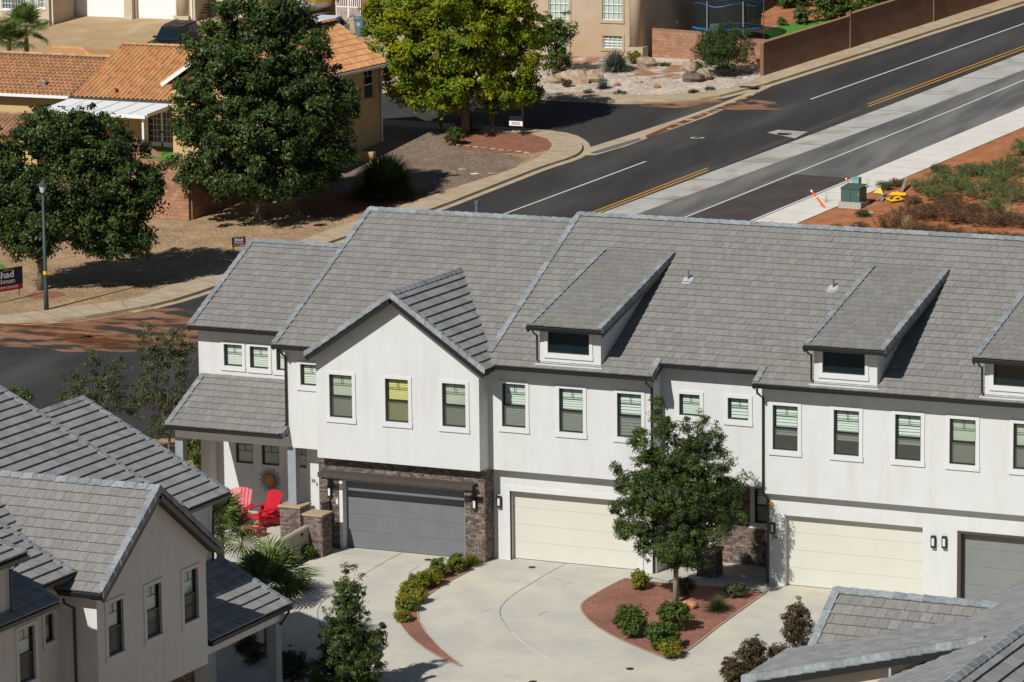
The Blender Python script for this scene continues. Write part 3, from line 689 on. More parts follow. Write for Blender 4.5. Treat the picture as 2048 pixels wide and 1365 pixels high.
sheet('lawn', GP([(-60, 545), (-10, 528), (8, 532), (14, 545), (-10, 560), (-60, 570)], KH), KH+.05, X_['grass'], yard)
# --- mud washed over the near street --------------------------------------
for k, (u, v, rx, ry) in enumerate(((170, 668, 6.6, 3.6), (50, 662, 5.0, 1.8), (270, 650, 4.0, 3.0), (330, 632, 2.4, 1.6), (240, 684, 4.4, 1.5), (1350, 208, 6.5, 1.2), (1450, 203, 3.2, .8))):
    sheet('mud_wash', blobpoly(g(u, v, .03), rx, ry, 40, .09), .0285+.0006*k, X_['mudwash'], road)
for k, (u, v, rx, ry) in enumerate(((140, 672, 1.9, .5), (230, 684, 2.7, .55), (200, 688, 1.7, .4), (270, 645, .7, .25), (90, 656, 2.6, .25), (330, 668, .9, .3), (20, 651, 1.6, .2))):
    sheet('wet_mud', blobpoly(g(u, v, .03), rx, ry, 40, .15), .0345+.0006*k, X_['mudwet'], road)
# --- upper yard (beyond the side street) -----------------------------------
ku = [(-140, g(1080, 196, .02).y-1.2)]+[g(u, v, .02) for u, v in ((1080, 197), (1130, 199.5), (1180, 203), (1250, 206), (1330, 205), (1400, 201), (1440, 195), (1530, 172), (1640, 137), (1750, 102), (1870, 63), (2048, 7), (2200, -40))]
e = ku[-1]; ku += [(e[0]+rd.x*8, 500), (-140, 500)]; ku = [Vector((p[0], p[1])) for p in ku]
upyard = sheet('upper_yard', ku, KH, X_['concretewarm']); kerb(ku[:-2], 1, X_['concretewarm'], upyard)
si = [g(u, v, KH) for u, v in ((1080, 184), (1180, 186), (1290, 192), (1400, 186), (1452, 178), (1500, 164), (1545, 143))]
sheet('white_gravel', [Vector((-52, si[0].y+.2))]+si+[g(1528, 140, KH), g(1400, 112, KH), g(1290, 110, KH), g(1085, 104, KH), Vector((-52, 99))], KH+.008, X_['gravwhite'], upyard)
sheet('dirt_patch', blobpoly(g(1325, 146, KH), 2.3, 2.2, 30, .15), KH+.02, X_['dirtpatch'], upyard)
sheet('dirt_strip', GP([(1090, 138), (1190, 128), (1205, 112), (1090, 105)], KH), KH+.018, X_['dirtpatch'], upyard)
sheet('back_lawn', GP([(1530, 88), (1720, 50), (1760, 30), (1600, 42), (1530, 60)], KH), KH+.02, X_['grass'], upyard)
sheet('dirt_yard', GP([(1400, 60), (1535, 95), (1530, 55), (1780, 20), (1800, -30), (1400, -30)], KH), KH+.012, X_['dirtred'], upyard)
sheet('lawn_edge', GP([(1640, 60), (1720, 52), (1830, 8), (1900, -25), (1780, -5)], KH), KH+.022, X_['grass'], upyard)
mb = MB(); pp = [Vector((p[0], p[1])) for p in ku[7:-3]]; dd = dens(pp, 3.0)
for i in range(1, len(dd)-1):
    t = (dd[i+1]-dd[i-1]).normalized(); n_ = Vector((-t.y, t.x)); a = dd[i]+n_*.18; b = dd[i]+n_*1.75; mb.poly([Vector((p.x, p.y, h(p.y)+KH+.006)) for p in (a-t*.015, a+t*.015, b+t*.015, b-t*.015)], .5)
obj('sidewalk_joint', mb, X_['joint'], upyard)
c = g(1499, 174, KH); obj('meter_cover', MB().box(c.x-.55, c.x+.55, c.y-.35, c.y+.35, c.z, c.z+.02), X_['iron'], upyard)
# cross gutter of the side street
cg = GP([(1166, 311), (1168, 299), (1260, 270), (1345, 242), (1420, 216), (1530, 171), (1545, 172), (1420, 232), (1300, 275), (1250, 294), (1190, 311)], .03)
gut = sheet('cross_gutter', cg, .036, X_['concretewarm'], road)
sheet('wet_gutter', GP([(1290, 272), (1350, 247), (1420, 221), (1535, 177), (1538, 180), (1425, 227), (1355, 253), (1295, 277)], .04), .042, X_['mudwet'], road)
sheet('wet_gutter', GP([(1180, 306), (1230, 290), (1280, 276), (1282, 280), (1235, 296), (1190, 308)], .04), .0425, X_['asphaltgrey'], road)
# --- right-hand lot ---------------------------------------------------------
kr = [GR(24), GR(45), GR(60), GR(90), GR(120), GR(300)]
so = g(1600, 445, KH); SO = lambda Y: along(so, Y)
lot = sheet('dirt_lot', [GR(24), GR(45), GR(120), GR(300), (260, 300), (260, 45), (60, 24)], KH-.02, X_['dirtred']); kerb(kr, -1, X_['concretenew'], lot, pan=.5)
sheet('sidewalk', [GR(24)+Vector((.16, 0)), GR(45)+Vector((.16, 0)), GR(120)+Vector((.16, 0)), GR(300)+Vector((.16, 0)), SO(300), SO(120), SO(45), SO(24)], KH+.012, X_['concretenew'], lot)
mb = MB()
for k in range(55):
    Y = 50+k*1.55; a, b = GR(Y)+Vector((.17, 0)), SO(Y); mb.poly([Vector((p.x, p.y+s*.012, h(p.y)+KH+.016)) for p, s in ((a, -1), (b, -1), (b, 1), (a, 1))], .5)
obj('sidewalk_joint', mb, X_['concretestrip'], lot)
# --- court in front of the townhouses ---------------------------------------
court = sheet('driveway', [(-7.6, -24), (34, -24), (34, .3), (-6.7, .3), (-6.75, -2.4), (-7.6, -6)], .02, X_['concrete'])
isl = smoothline(GP([(1345, 1322), (1270, 1293), (1205, 1262), (1172, 1236), (1161, 1218), (1168, 1203), (1205, 1181), (1252, 1158)], .03), 1)+[Vector(p[:2]) for p in GP([(1262, 1160), (1345, 1169), (1440, 1176), (1530, 1187), (1440, 1250), (1390, 1290)], .03)]
island = sheet('planting_island', isl, .05, X_['gravred']); 
def rim(poly, parent, mt, dz0=.015, dz1=.055, w=.05):
    L = dens(list(poly)+[poly[0]], .4); mb = MB(); strip(mb, L, L, dz0, dz1); strip(mb, L, offs(L, w), dz1, dz1); obj('edging', mb, mt, parent)
rim(isl, island, X_['concretewarm'])
wd = smoothline(GP([(922, 1333), (860, 1305), (822, 1276), (800, 1248), (791, 1226), (798, 1203), (820, 1180)], .03), 1)+[Vector(p[:2]) for p in GP([(905, 1128), (948, 1104), (968, 1118), (940, 1141), (880, 1172), (850, 1195), (833, 1215), (835, 1240), (850, 1265), (880, 1298)], .03)]
wedge = sheet('planting_bed', wd, .05, X_['gravred']); rim(wd, wedge, X_['concretewarm'])
walk = sheet('entry_walk', GP([(1282, 1150), (1318, 1139), (1400, 1120), (1530, 1125), (1534, 1168), (1535, 1184), (1440, 1174), (1345, 1167)], .03), .045, X_['concrete'])
jm = MB(); jl = MB()
def jline(L, mb, w=.02, dz=.026):
    P = dens(smoothline([g(u, v, dz) for u, v in L], 2), .5); strip(mb, offs(P, w/2), offs(P, -w/2), dz, dz)
jline([(1134, 1126), (1080, 1157), (1024, 1190), (1000, 1215), (1000, 1232), (1010, 1250), (1024, 1266)], jm, .022); jline([(1004, 1243), (1024, 1267), (1070, 1305), (1140, 1340), (1260, 1372)], jl, .03)
jline([(806, 1105), (760, 1130), (725, 1150), (660, 1190), (637, 1212), (634, 1235), (648, 1262)], jm, .022)
jline([(1278, 1142), (1230, 1175)], jm, .015)
for L in ([(960, 1155), (1060, 1166), (1200, 1180)], [(860, 1180), (1000, 1192), (1165, 1205)], [(835, 1208), (1000, 1208), (1160, 1206)], [(640, 1125), (760, 1140), (880, 1152)], [(600, 1170), (700, 1180), (800, 1185)], [(840, 1237), (980, 1236), (1165, 1228)], [(850, 1264), (1010, 1264), (1180, 1254)], [(870, 1302), (1040, 1290), (1230, 1278)], [(1340, 1322), (1460, 1350), (1500, 1362)], [(920, 1333), (1040, 1365)], [(1395, 1298), (1480, 1308)]): jline(L, jl, .035, .0265)
obj('control_joint', jm, X_['joint'], court); obj('control_joint', jl, X_['jointlight'], court)
jline([(1388, 1168), (1414, 1151)], jm); jm2 = MB(); jline([(1405, 1166), (1440, 1145)], jm2, .02, .052); obj('control_joint', jm2, X_['joint'], walk)
for u, v in ((856, 1120), (1064, 1135), (1260, 1338), (1066, 1364)):
    c = g(u, v, .03); obj('drain_cap', MB().tube([c, c+ZA*.012], .125, 18, .5), X_['iron'], court)
for pts in ([(1100, 1154), (1112, 1157), (1122, 1162)], [(1126, 1170), (1132, 1166), (1148, 1166)], [(1078, 1232), (1086, 1225), (1100, 1224)], [(1024, 1162), (1034, 1160)], [(964, 1226), (974, 1220), (984, 1219)], [(816, 1146), (830, 1138), (838, 1130)]):
    jt = MB(); jline(pts, jt, .05, .0275); obj('tyre_scuff', jt, X_['concretestrip'], court)
# ------------------------------------------------------------------ the white townhouse row
T = thing('townhouse', (5, 3, 0), 'white stucco townhouse row with grey tiled roof, shed dormers and three garage doors', 'house')
ST = X_['stucco']; NY = -YA
zA = lambda y: 7.54+.5*y
zB = lambda y: 7.645+.5*y
VB = Vector((0, 1, .5)).normalized(); LB = math.sqrt(1.25)
yrA = pl(735, 421, (0, -.5, 1), (0, 0, 7.54)).y; yrB = pl(1536, 453, (0, -.5, 1), (0, 0, 7.645)).y
xA0 = pl(545, 690, (0, -.5, 1), (0, 0, 7.54)).x; xB0 = -.44; XR = 25.
eA, eM, eQ, eR = -.9, -1.25, -.56, -1.2
def hung(u0, v0, y, w=.89, hh=1.52, **k):                     # window by the pixel of its upper-left corner
    P = at(u0, v0, y=y); return (P.x, P.z-hh, w, hh, k)
def put(y, L, N=NY, U=XA, parent=None):
    for x, z, w, hh, k in L: window(parent or T, (x, y, z), U, N, w, hh, **k)
holes = lambda L: [(x, x+w, z, z+hh) for x, z, w, hh, k in L]
# upper walls
yb = -1.5; lw = -.40; by_ = -1.10; bR = -.42; bL = -6.73
Lw = [hung(658.7, 748.5, yb, blind='shade'), hung(770.5, 757, yb, blind='blindy'), hung(884.5, 766, yb, blind='shade')]
wall('wall', [(bL, 3.32), (bR, 3.32), (bR, 7.12), (-3.53, 9.18), (bL, 7.08)], holes(Lw), (0, yb, 0), XA, NY, ST, T); put(yb, Lw)
wall('wall', [(yb, 3.32), (-.75, 3.32), (-.75, 7.2), (yb, 7.1)], [], (bR, 0, 0), YA, XA, ST, T)
wall('wall', [(yb, 3.32), (-.4, 3.32), (-.4, 7.2), (yb, 7.05)], [], (bL, 0, 0), YA, -XA, ST, T)
obj('soffit', MB().poly([(bL, yb, 3.32), (bR, yb, 3.32), (bR, -.3, 3.32), (bL, -.3, 3.32)], .5), ST, T)
Ls = [hung(601, 728, -.4, w=.75, hh=.76, kind='fixed', trim=.14)]
wall('wall', [(-8.55, 3.34), (bL, 3.34), (bL, 7.25), (-8.55, 7.25)], holes(Ls), (0, -.4, 0), XA, NY, ST, T); put(-.4, Ls)
wall('wall', [(-.4, 3.34), (2*yrA+.4, 3.34), (2*yrA+.4, 7.2), (yrA, zA(yrA)-.2), (-.4, 7.2)], [], (-8.55, 0, 0), YA, -XA, ST, T)
obj('soffit', MB().poly([(-8.55, -.4, 3.34), (-6.59, -.4, 3.34), (-6.59, 1.5, 3.34), (-8.55, 1.5, 3.34)], .5), ST, T)
Lm = [hung(1004, 766.5, -.75), hung(1118.5, 776.5, -.75), hung(1234.7, 786, -.75)]
wall('wall', [(bR, 3.26), (5.76, 3.26), (5.76, 7.2), (bR, 7.2)], holes(Lm), (0, -.75, 0), XA, NY, ST, T); put(-.75, Lm)
wall('wall', [(-.75, 3.26), (-.1, 3.26), (-.1, 7.5), (-.75, 7.2)], [], (5.76, 0, 0), YA, XA, ST, T)
obj('soffit', MB().poly([(bR, -.75, 3.26), (5.76, -.75, 3.26), (5.76, .3, 3.26), (bR, .3, 3.26)], .5), ST, T)
Lq = [hung(1359, 787.5, -.1, w=.745, hh=.74, kind='fixed', trim=.14), hung(1456, 795.5, -.1, w=.745, hh=.74, kind='fixed', trim=.14)]
wall('wall', [(5.76, 3.3), (9.68, 3.3), (9.68, 7.5), (5.76, 7.5)], holes(Lq), (0, -.1, 0), XA, NY, ST, T); put(-.1, Lq)
obj('soffit', MB().poly([(5.5, -.1, 3.3), (9.68, -.1, 3.3), (9.68, 2.1, 3.3), (5.5, 2.1, 3.3)], .5), X_['brownwood'], T)
Lr = [hung(1546, 810, -.7), hung(1668, 819.5, -.7), hung(1791, 828.5, -.7), hung(1900, 837, -.7, blind='shade'), hung(2027.5, 846.5, -.7, blind='shade')]
wall('wall', [(9.68, 3.24), (XR, 3.24), (XR, 7.2), (9.68, 7.2)], holes(Lr), (0, -.7, 0), XA, NY, ST, T); put(-.7, Lr)
wall('wall', [(-.7, 3.24), (-.1, 3.24), (-.1, 7.5), (-.7, 7.2)], [], (9.68, 0, 0), YA, -XA, ST, T)
obj('soffit', MB().poly([(9.68, -.7, 3.24), (XR, -.7, 3.24), (XR, .3, 3.24), (9.68, .3, 3.24)], .5), ST, T)
# lower storey
gx0, gx1 = -6.07, -1.22
dm0, dm1 = .20, 5.04; dr0, dr1 = 10.38, 15.26; dd0, dd1 = at(1915, 1060, y=lw).x, at(1915, 1060, y=lw).x+4.88
wall('wall', [(-.45, -.05), (5.69, -.05), (5.69, 3.3), (-.45, 3.3)], [(dm0, dm1, -.05, 2.48, .3)], (0, lw, 0), XA, NY, ST, T)
garage(T, (dm0, lw+.27, .04), XA, NY, dm1-dm0, 2.44, X_['doorcream'])
obj('door_trim', MB().box(dm0-.17, dm0, lw-.04, lw+.1, 0, 2.65, .5).box(dm1, dm1+.17, lw-.04, lw+.1, 0, 2.65, .5).box(dm0, dm1, lw-.037, lw+.1, 2.48, 2.65, .5), X_['stucco_trim'], T)
wall('wall', [(lw, -.05), (2.2, -.05), (2.2, 3.3), (lw, 3.3)], [], (5.69, 0, 0), YA, XA, ST, T)
wall('wall', [(9.73, -.05), (XR, -.05), (XR, 3.3), (9.73, 3.3)], [(dr0, dr1, -.05, 2.48, .3), (dd0, dd1, -.05, 2.48, .3)], (0, lw, 0), XA, NY, ST, T)
wall('wall', [(lw, -.05), (2.2, -.05), (2.2, 3.3), (lw, 3.3)], [], (9.73, 0, 0), YA, -XA, ST, T)
garage(T, (dr0, lw+.27, .04), XA, NY, dr1-dr0, 2.44, X_['doorcream']); garage(T, (dd0, lw+.27, .04), XA, NY, dd1-dd0, 2.44, X_['doordark'])
obj('door_frame', MB().box(dd0, dd0+.13, lw-.02, lw+.25, 0, 2.48, .5).box(dd0+.13, dd1, lw-.02, lw+.25, 2.40, 2.48, .5), X_['jambbrown'], T)
# brick: left garage, entry wall
MR = X_['mortar']
wall('brick_wall', [(-6.86, -.05), (-.45, -.05), (-.45, 3.33), (-6.86, 3.33)], [(gx0, gx1, -.05, 2.48, .3)], (0, by_, 0), XA, NY, MR, T)
wall('brick_wall', [(by_, -.05), (lw, -.05), (lw, 3.33), (by_, 3.33)], [], (-.45, 0, 0), YA, XA, MR, T)
wall('brick_wall', [(5.69, -.05), (9.73, -.05), (9.73, 3.3), (5.69, 3.3)], [(8.35, 9.3, 1.55, 2.75)], (0, 2.0, 0), XA, NY, MR, T)
brk = [o for o in T.children if o.name.startswith('brick_wall')][0]
bricks('t', (0, by_, 0), XA, NY, [(-6.86, gx0-.02, 0, 3.32), (gx1+.02, -.45, 0, 3.32), (gx0-.02, gx1+.02, 2.5, 3.32)])
bricks('t', (-.45, by_, 0), YA, XA, [(0, .70, 0, 3.25)])
bricks('t', (0, 2.0, 0), XA, NY, [(5.5, 8.19, 0, 3.3), (8.19, 9.5, 0, 1.36), (8.19, 9.5, 2.9, 3.3)])
window(T, (8.35, 2.0, 1.55), XA, NY, .95, 1.2, kind='hung', trim=.16)
garage(T, (gx0, by_+.28, .04), XA, NY, gx1-gx0, 2.44, X_['doorgrey']); obj('door_frame', MB().box(gx0-.02, gx0+.11, by_-.04, by_+.26, 0, 2.5, .5), X_['stucco_trim'], T)
ent = MB().box(5.9, 6.9, 1.95, 2.02, .05, 2.15, .5); ed = obj('front_door', ent, X_['white'], T); obj('door_handle', MB().box(6.74, 6.80, 1.9, 1.95, 1.0, 1.2), X_['black'], ed)
obj('doormat', MB().box(6.3, 7.3, 1.2, 1.75, .05, .065, .5), X_['signyellow'], None, 'yellow doormat lying by the entry behind the brick pier', 'doormat')
# wooden sun-shade over the left garage
tr = obj('door_shade', MB().beam((-6.62, by_-.60, 2.76), (-.62, by_-.60, 2.76), .09, .16), X_['brownwood'], T)
for y in (by_-.09, by_-.34): obj('slat', MB().beam((-6.7, y, 2.81), (-.7, y, 2.81), .15, .022), X_['brownwood'], tr)
for x in (-6.45, -.85): obj('bracket', MB().box(x-.07, x+.07, by_-.56, by_, 2.60, 2.70).box(x-.07, x+.07, by_-.1, by_, 2.25, 2.60), X_['brownwood'], tr)
# roofs
def deck(name, pts, th=.14): return solid(T, name, [Vector(p)-ZA*.02 for p in pts], (0, 0, -th), X_['deck'])
def roofpart(pts): return obj('roof', MB().prism([Vector(p) for p in pts], (0, 0, -.12), .5), X_['deck'], T)
Tr = roofpart([(xA0, eA, zA(eA)), (xB0, eA, zA(eA)), (xB0, yrA, zA(yrA)), (xA0, yrA, zA(yrA))])
roofpart([(xA0, yrA, zA(yrA)), (xB0, yrA, zA(yrA)), (xB0, 2*yrA+.9, zA(eA)), (xA0, 2*yrA+.9, zA(eA))])
tiles('t', (xA0, eA-.04, zA(eA-.04)), XA, VB, [[(0, 0), (xB0-xA0, 0), (xB0-xA0, (yrA-eA)*LB), (0, (yrA-eA)*LB)]], X_['tile_y'])
for x0, x1, e in ((xB0, 5.95, eM), (5.95, 9.57, eQ), (9.57, XR, eR)):
    roofpart([(x0, e, zB(e)), (x1, e, zB(e)), (x1, yrB, zB(yrB)), (x0, yrB, zB(yrB))])
s0_ = (eQ-eM)*LB; sR = (eR-eM)*LB; stop = (yrB-eM)*LB
tiles('t', (xB0, eM-.04, zB(eM-.04)), XA, VB, [[(0, 0), (5.95-xB0, 0), (5.95-xB0, stop), (0, stop)], [(5.95-xB0, s0_), (9.57-xB0, s0_), (9.57-xB0, stop), (5.95-xB0, stop)], [(9.57-xB0, sR), (XR-xB0, sR), (XR-xB0, stop), (9.57-xB0, stop)]], X_['tile_y'])
roofpart([(xB0, yrB, zB(yrB)), (XR, yrB, zB(yrB)), (XR, 2*yrB+1.2, zB(eM)), (xB0, 2*yrB+1.2, zB(eM))])
# gable end of roof B above roof A
wall('wall', [(-.8, 6.5), (2*yrB+.5, 6.5), (yrB, zB(yrB)-.15)], [], (xB0+.12, 0, 0), YA, -XA, ST, T)
# front gable
ax, az, ay, sl_ = -3.53, 9.32, -1.95, .672
for sg, xe in ((-1, -6.90), (1, .03)):
    ze = az-sl_*abs(xe-ax); D = Vector((sg, 0, -sl_)).normalized(); Ls_ = abs(xe-ax)*math.sqrt(1+sl_**2)
    y1 = lambda z: (z-7.54)/.5+.05
    pts = [(ax, ay, az), (ax, y1(az), az), (xe, max(y1(ze), ay+.3), ze), (xe, ay, ze)]
    roofpart(pts if sg < 0 else pts[::-1])
    O3 = Vector((xe, ay, ze)); V = -D
    tiles('t', O3, YA, V, [[(0, 0), (max(y1(ze), ay+.3)-ay, 0), (y1(az)-ay, Ls_), (0, Ls_)]], X_['tile_x'], th=.065)
    caps(T, (xe, ay-.03, ze+.10), (ax, ay-.03, az+.12), (0, .21, .0), (0, -.04, -.17), (0, -.35, 1), X_['cap'])
    obj('fascia', MB().beam((xe, ay, ze-.13), (ax, ay, az-.11), .05, .26, (0, 0, 1)), X_['black'], T)
    obj('soffit', MB().poly([(xe, ay, ze-.16), (ax, ay, az-.16), (ax, yb, az-.16), (xe, yb, ze-.16)], .5), X_['brownwood'], T)
caps(T, (ax, ay, az+.13), (ax, (az-7.54)/.5+.1, az+.13), (-.15, 0, -.1), (.15, 0, -.1), (0, 0, 1), X_['cap'])
# valley flashing on the right of the front gable
va, vb = Vector((ax, (az-7.54)/.5+.05, az+.04)), Vector((-.02, (7.06-7.54)/.5, 7.1)); obj('valley_flashing', MB().beam(va, vb, .1, .02), X_['lead'], T)
def rake(p0, p1, side, tall=.17, fas=True):
    """cap row + fascia along a rake from eave p0 to ridge p1; side = outward unit x"""
    p0, p1 = Vector(p0), Vector(p1)
    caps(T, p0+ZA*.105, p1+ZA*.105, Vector((-side*.2, 0, .005)), Vector((side*.03, 0, -tall)), (side*.3, 0, 1), X_['cap'])
    if fas: obj('fascia', MB().beam(p0-ZA*.11, p1-ZA*.11, .04, .2), X_['black'], T)
rake((xA0, eA, zA(eA)), (xA0, yrA, zA(yrA)), -1); rake((xB0, -.72, zB(-.72)), (xB0, yrB, zB(yrB)), -1)
rake((5.95, eM, zB(eM)), (5.95, eQ+.1, zB(eQ+.1)), 1); rake((9.57, eR, zB(eR)), (9.57, eQ+.1, zB(eQ+.1)), -1)
wd_ = Vector((0, -.17, -.085)); wb_ = Vector((0, .17, -.085))
caps(T, (xA0+.1, yrA, zA(yrA)+.12), (xB0+.3, yrA, zA(yrA)+.12), wd_, wb_, (0, 0, 1), X_['cap']); caps(T, (xB0+.1, yrB, zB(yrB)+.12), (XR, yrB, zB(yrB)+.12), wd_, wb_, (0, 0, 1), X_['cap'])
# eaves: gutters, soffits
for x0, x1, e, zf, wy in ((xA0, -6.6, eA, zA, -.4), (.1, 5.95, eM, zB, -.75), (5.95, 9.57, eQ, zB, -.1), (9.57, XR, eR, zB, -.7)):
    gutter(T, (x0, e-.02, zf(e)+.0), (x1, e-.02, zf(e)+.0), NY); obj('soffit', MB().poly([(x0, e, zf(e)-.13), (x1, e, zf(e)-.13), (x1, wy, zf(e)-.13), (x0, wy, zf(e)-.13)], .5), X_['brownwood'], T)
downspout(T, [(5.72, eM-.06, 6.95), (5.72, eM-.02, 6.8), (5.72, -.8, 6.55), (5.72, -.8, 3.1), (5.62, lw-.05, 2.95), (5.62, lw-.06, .05)])
downspout(T, [(9.72, eR-.06, 6.9), (9.72, eR-.02, 6.75), (9.74, -.75, 6.5), (9.74, -.75, 3.2), (9.8, lw-.06, 3.0), (9.8, lw-.06, .1)])
downspout(T, [(-8.45, eA-.05, 7.0), (-8.45, eA, 6.85), (-8.5, -.46, 6.6), (-8.5, -.46, 4.2), (-8.55, -.5, 3.85)])
# dormers
for xl, xr, wl, wr, yf, zf, yt in ((1.39, 4.17, 1.66, 3.94, -1.40, 8.50, 5.05), (11.46, 14.29, 11.64, 13.86, -1.45, 8.49, 5.05), (17.3, 20.1, 17.55, 19.8, -1.42, 8.47, 5.05)):
    zt = zB(yt)+.02; sl2 = (zt-zf)/(yt-yf); yw = -1.0; V = Vector((0, 1, sl2)).normalized(); Ld = (yt-yf)*math.sqrt(1+sl2*sl2); zr = lambda y: zf+(y-yf)*sl2
    wz0, wz1 = zB(yw)-.02, zr(yw)-.12; gx = (wl+.31, wr-.42); gz0 = at(1100 if wl < 5 else 1650, 706 if wl < 5 else 746, y=yw).z; gz1 = gz0+.74
    dm = wall('dormer', [(wl, wz0), (wr, wz0), (wr, wz1), (wl, wz1)], [(gx[0], gx[1], gz0, gz1)], (0, yw, 0), XA, NY, ST, T)
    window(dm, (gx[0], yw, gz0), XA, NY, gx[1]-gx[0], gz1-gz0, kind='plain', blind=None, trim=.12, glass='carglass')
    for wx, nx in ((wl, -1), (wr, 1)):
        yv = (zf-yf*sl2-.14-7.645)/(.5-sl2); obj('dormer_cheek', MB().poly([(wx, yw, zB(yw)), (wx, yv, zB(yv)), (wx, yw, wz1)], .5), ST, dm)
    obj('dormer_roof', MB().prism([(xl, yf, zf), (xr, yf, zf), (xr, yt, zt), (xl, yt, zt)], (0, 0, -.14), .5), X_['deck'], dm)
    obj('flashing', MB().box(wl-.12, wr+.1, yw-.16, yw, wz0-.02, wz0+.05, .5), X_['stucco_trim'], dm)
    tiles('t', (xl, yf-.04, zf), XA, V, [[(0, 0), (xr-xl, 0), (xr-xl, Ld), (0, Ld)]], X_['tile_y'])
    for x, s_ in ((xl, -1), (xr, 1)):
        caps(dm, (x, yf, zf+.10), (x, yt-.15, zt+.07), Vector((-s_*.2, 0, .005)), Vector((s_*.03, 0, -.17)), (s_*.3, 0, 1), X_['cap'])
        obj('fascia', MB().beam((x, yf, zf-.11), (x, yt-.5, zt-.14-.1), .04, .22), X_['black'], dm)
    gutter(dm, (xl, yf-.02, zf), (xr, yf-.02, zf), NY)
    downspout(dm, [(wl-.06, yf-.05, zf-.1), (wl-.06, yf, zf-.2), (wl-.05, yw-.1, zf-.35), (wl-.05, yw-.1, wz0+.15)], .035)
# left upper block and porch
cY = 1.9; eC = at(377, 652, y=1.45); zC = lambda y: eC.z+.5*(y-1.45); yrC = pl(560, 488, (0, -.5, 1), eC).y; xC0 = eC.x
Lc = [hung(448, 688, cY, w=.75, hh=.80, kind='fixed', trim=.12), hung(500, 692.5, cY, w=.75, hh=.80, kind='fixed', trim=.12), hung(553, 697, cY, w=.75, hh=.80, kind='fixed', trim=.12)]
xcw = at(397, 700, y=cY).x
wall('wall', [(xcw, 5.0), (-8.55, 5.0), (-8.55, 7.1), (xcw, 7.1)], holes(Lc), (0, cY, 0), XA, NY, ST, T); put(cY, Lc)
wall('wall', [(cY, 0), (2*yrC-cY, 0), (2*yrC-cY, 7.0), (yrC, zC(yrC)-.15), (cY, 7.0)], [], (xcw, 0, 0), YA, -XA, ST, T)
roofpart([(xC0, 1.45, zC(1.45)), (-8.5, 1.45, zC(1.45)), (-8.5, yrC, zC(yrC)), (xC0, yrC, zC(yrC))]); roofpart([(xC0, yrC, zC(yrC)), (-8.5, yrC, zC(yrC)), (-8.5, 2*yrC-1.45, zC(1.45)), (xC0, 2*yrC-1.45, zC(1.45))])
tiles('t', (xC0, 1.41, zC(1.41)), XA, VB, [[(0, 0), (-8.55-xC0, 0), (-8.55-xC0, (yrC-1.41)*LB), (0, (yrC-1.41)*LB)]], X_['tile_y'])
rake((xC0, 1.45, zC(1.45)), (xC0, yrC, zC(yrC)), -1); caps(T, (xC0+.1, yrC, zC(yrC)+.12), (-8.4, yrC, zC(yrC)+.12), wd_, wb_, (0, 0, 1), X_['cap']); gutter(T, (xC0, 1.43, zC(1.45)), (-8.6, 1.43, zC(1.45)), NY)
eD = at(331, 851, y=-.85); zD = lambda y: eD.z+.5*(y+.85); xD0 = eD.x
roofpart([(xD0, -.85, zD(-.85)), (-8.45, -.85, zD(-.85)), (-8.45, cY, zD(cY)), (xD0, cY, zD(cY))])
tiles('t', (xD0, -.89, zD(-.89)), XA, VB, [[(0, 0), (-8.45-xD0, 0), (-8.58-xD0, .45*LB), (-8.58-xD0, (cY+.89)*LB), (0, (cY+.89)*LB)]], X_['tile_y'])
rake((xD0, -.85, zD(-.85)), (xD0, cY-.1, zD(cY-.1)), -1); gutter(T, (xD0, -.87, zD(-.85)), (-8.42, -.87, zD(-.85)), NY); caps(T, (-8.44, -.85, zD(-.85)+.06), (-8.44, -.45, zD(-.45)+.06), (-.2, 0, 0), (.03, 0, -.15), (0, 0, 1), X_['cap'])
obj('porch_beam', MB().box(-13.1, -8.55, -.4, -.1, 3.34, 3.72, .5), ST, T); obj('porch_beam', MB().box(-13.1, -12.8, -.1, 3.1, 3.34, 3.72, .5), ST, T); obj('porch_ceiling', MB().poly([(-13.2, -.8, 3.73), (-8.5, -.8, 3.73), (-8.5, 3.1, 3.73), (-13.2, 3.1, 3.73)], .5), ST, T)
pw = 3.1; Lp = [hung(471, 886, pw, w=.72, hh=.74, kind='fixed', trim=0), hung(523, 889, pw, w=.72, hh=.76, kind='fixed', trim=0), hung(590, 895, pw, w=.46, hh=.74, kind='fixed', trim=0)]
wall('wall', [(-13.4, -.05), (-6.8, -.05), (-6.8, 3.75), (-13.4, 3.75)], holes(Lp), (0, pw, 0), XA, NY, ST, T); put(pw, Lp)
wall('wall', [(by_, -.05), (pw, -.05), (pw, 3.4), (by_, 3.4)], [], (-6.86, 0, 0), YA, -XA, ST, T)
for x, y, z0 in ((-8.36, -.25, 1.26), (-12.95, -.25, 0.0)): obj('porch_post', MB().box(x-.16, x+.16, y-.16, y+.16, z0, 3.34, .5), X_['postgrey'], T)
cx0, cx1 = at(614, 960, y=.35).x, at(638, 960, y=.35).x; obj('stucco_column', MB().box(cx0, cx1, .35, .8, 0, 3.34, .5), ST, T)
text('house_number', '36', .19, (at(627, 962, y=.35).x, .342, at(627, 962, y=.35).z), XA, ZA, X_['black'], T, ext=.008)
obj('bell', MB().box(cx1-.1, cx1-.06, .33, .35, 1.85, 1.95), X_['black'], T)
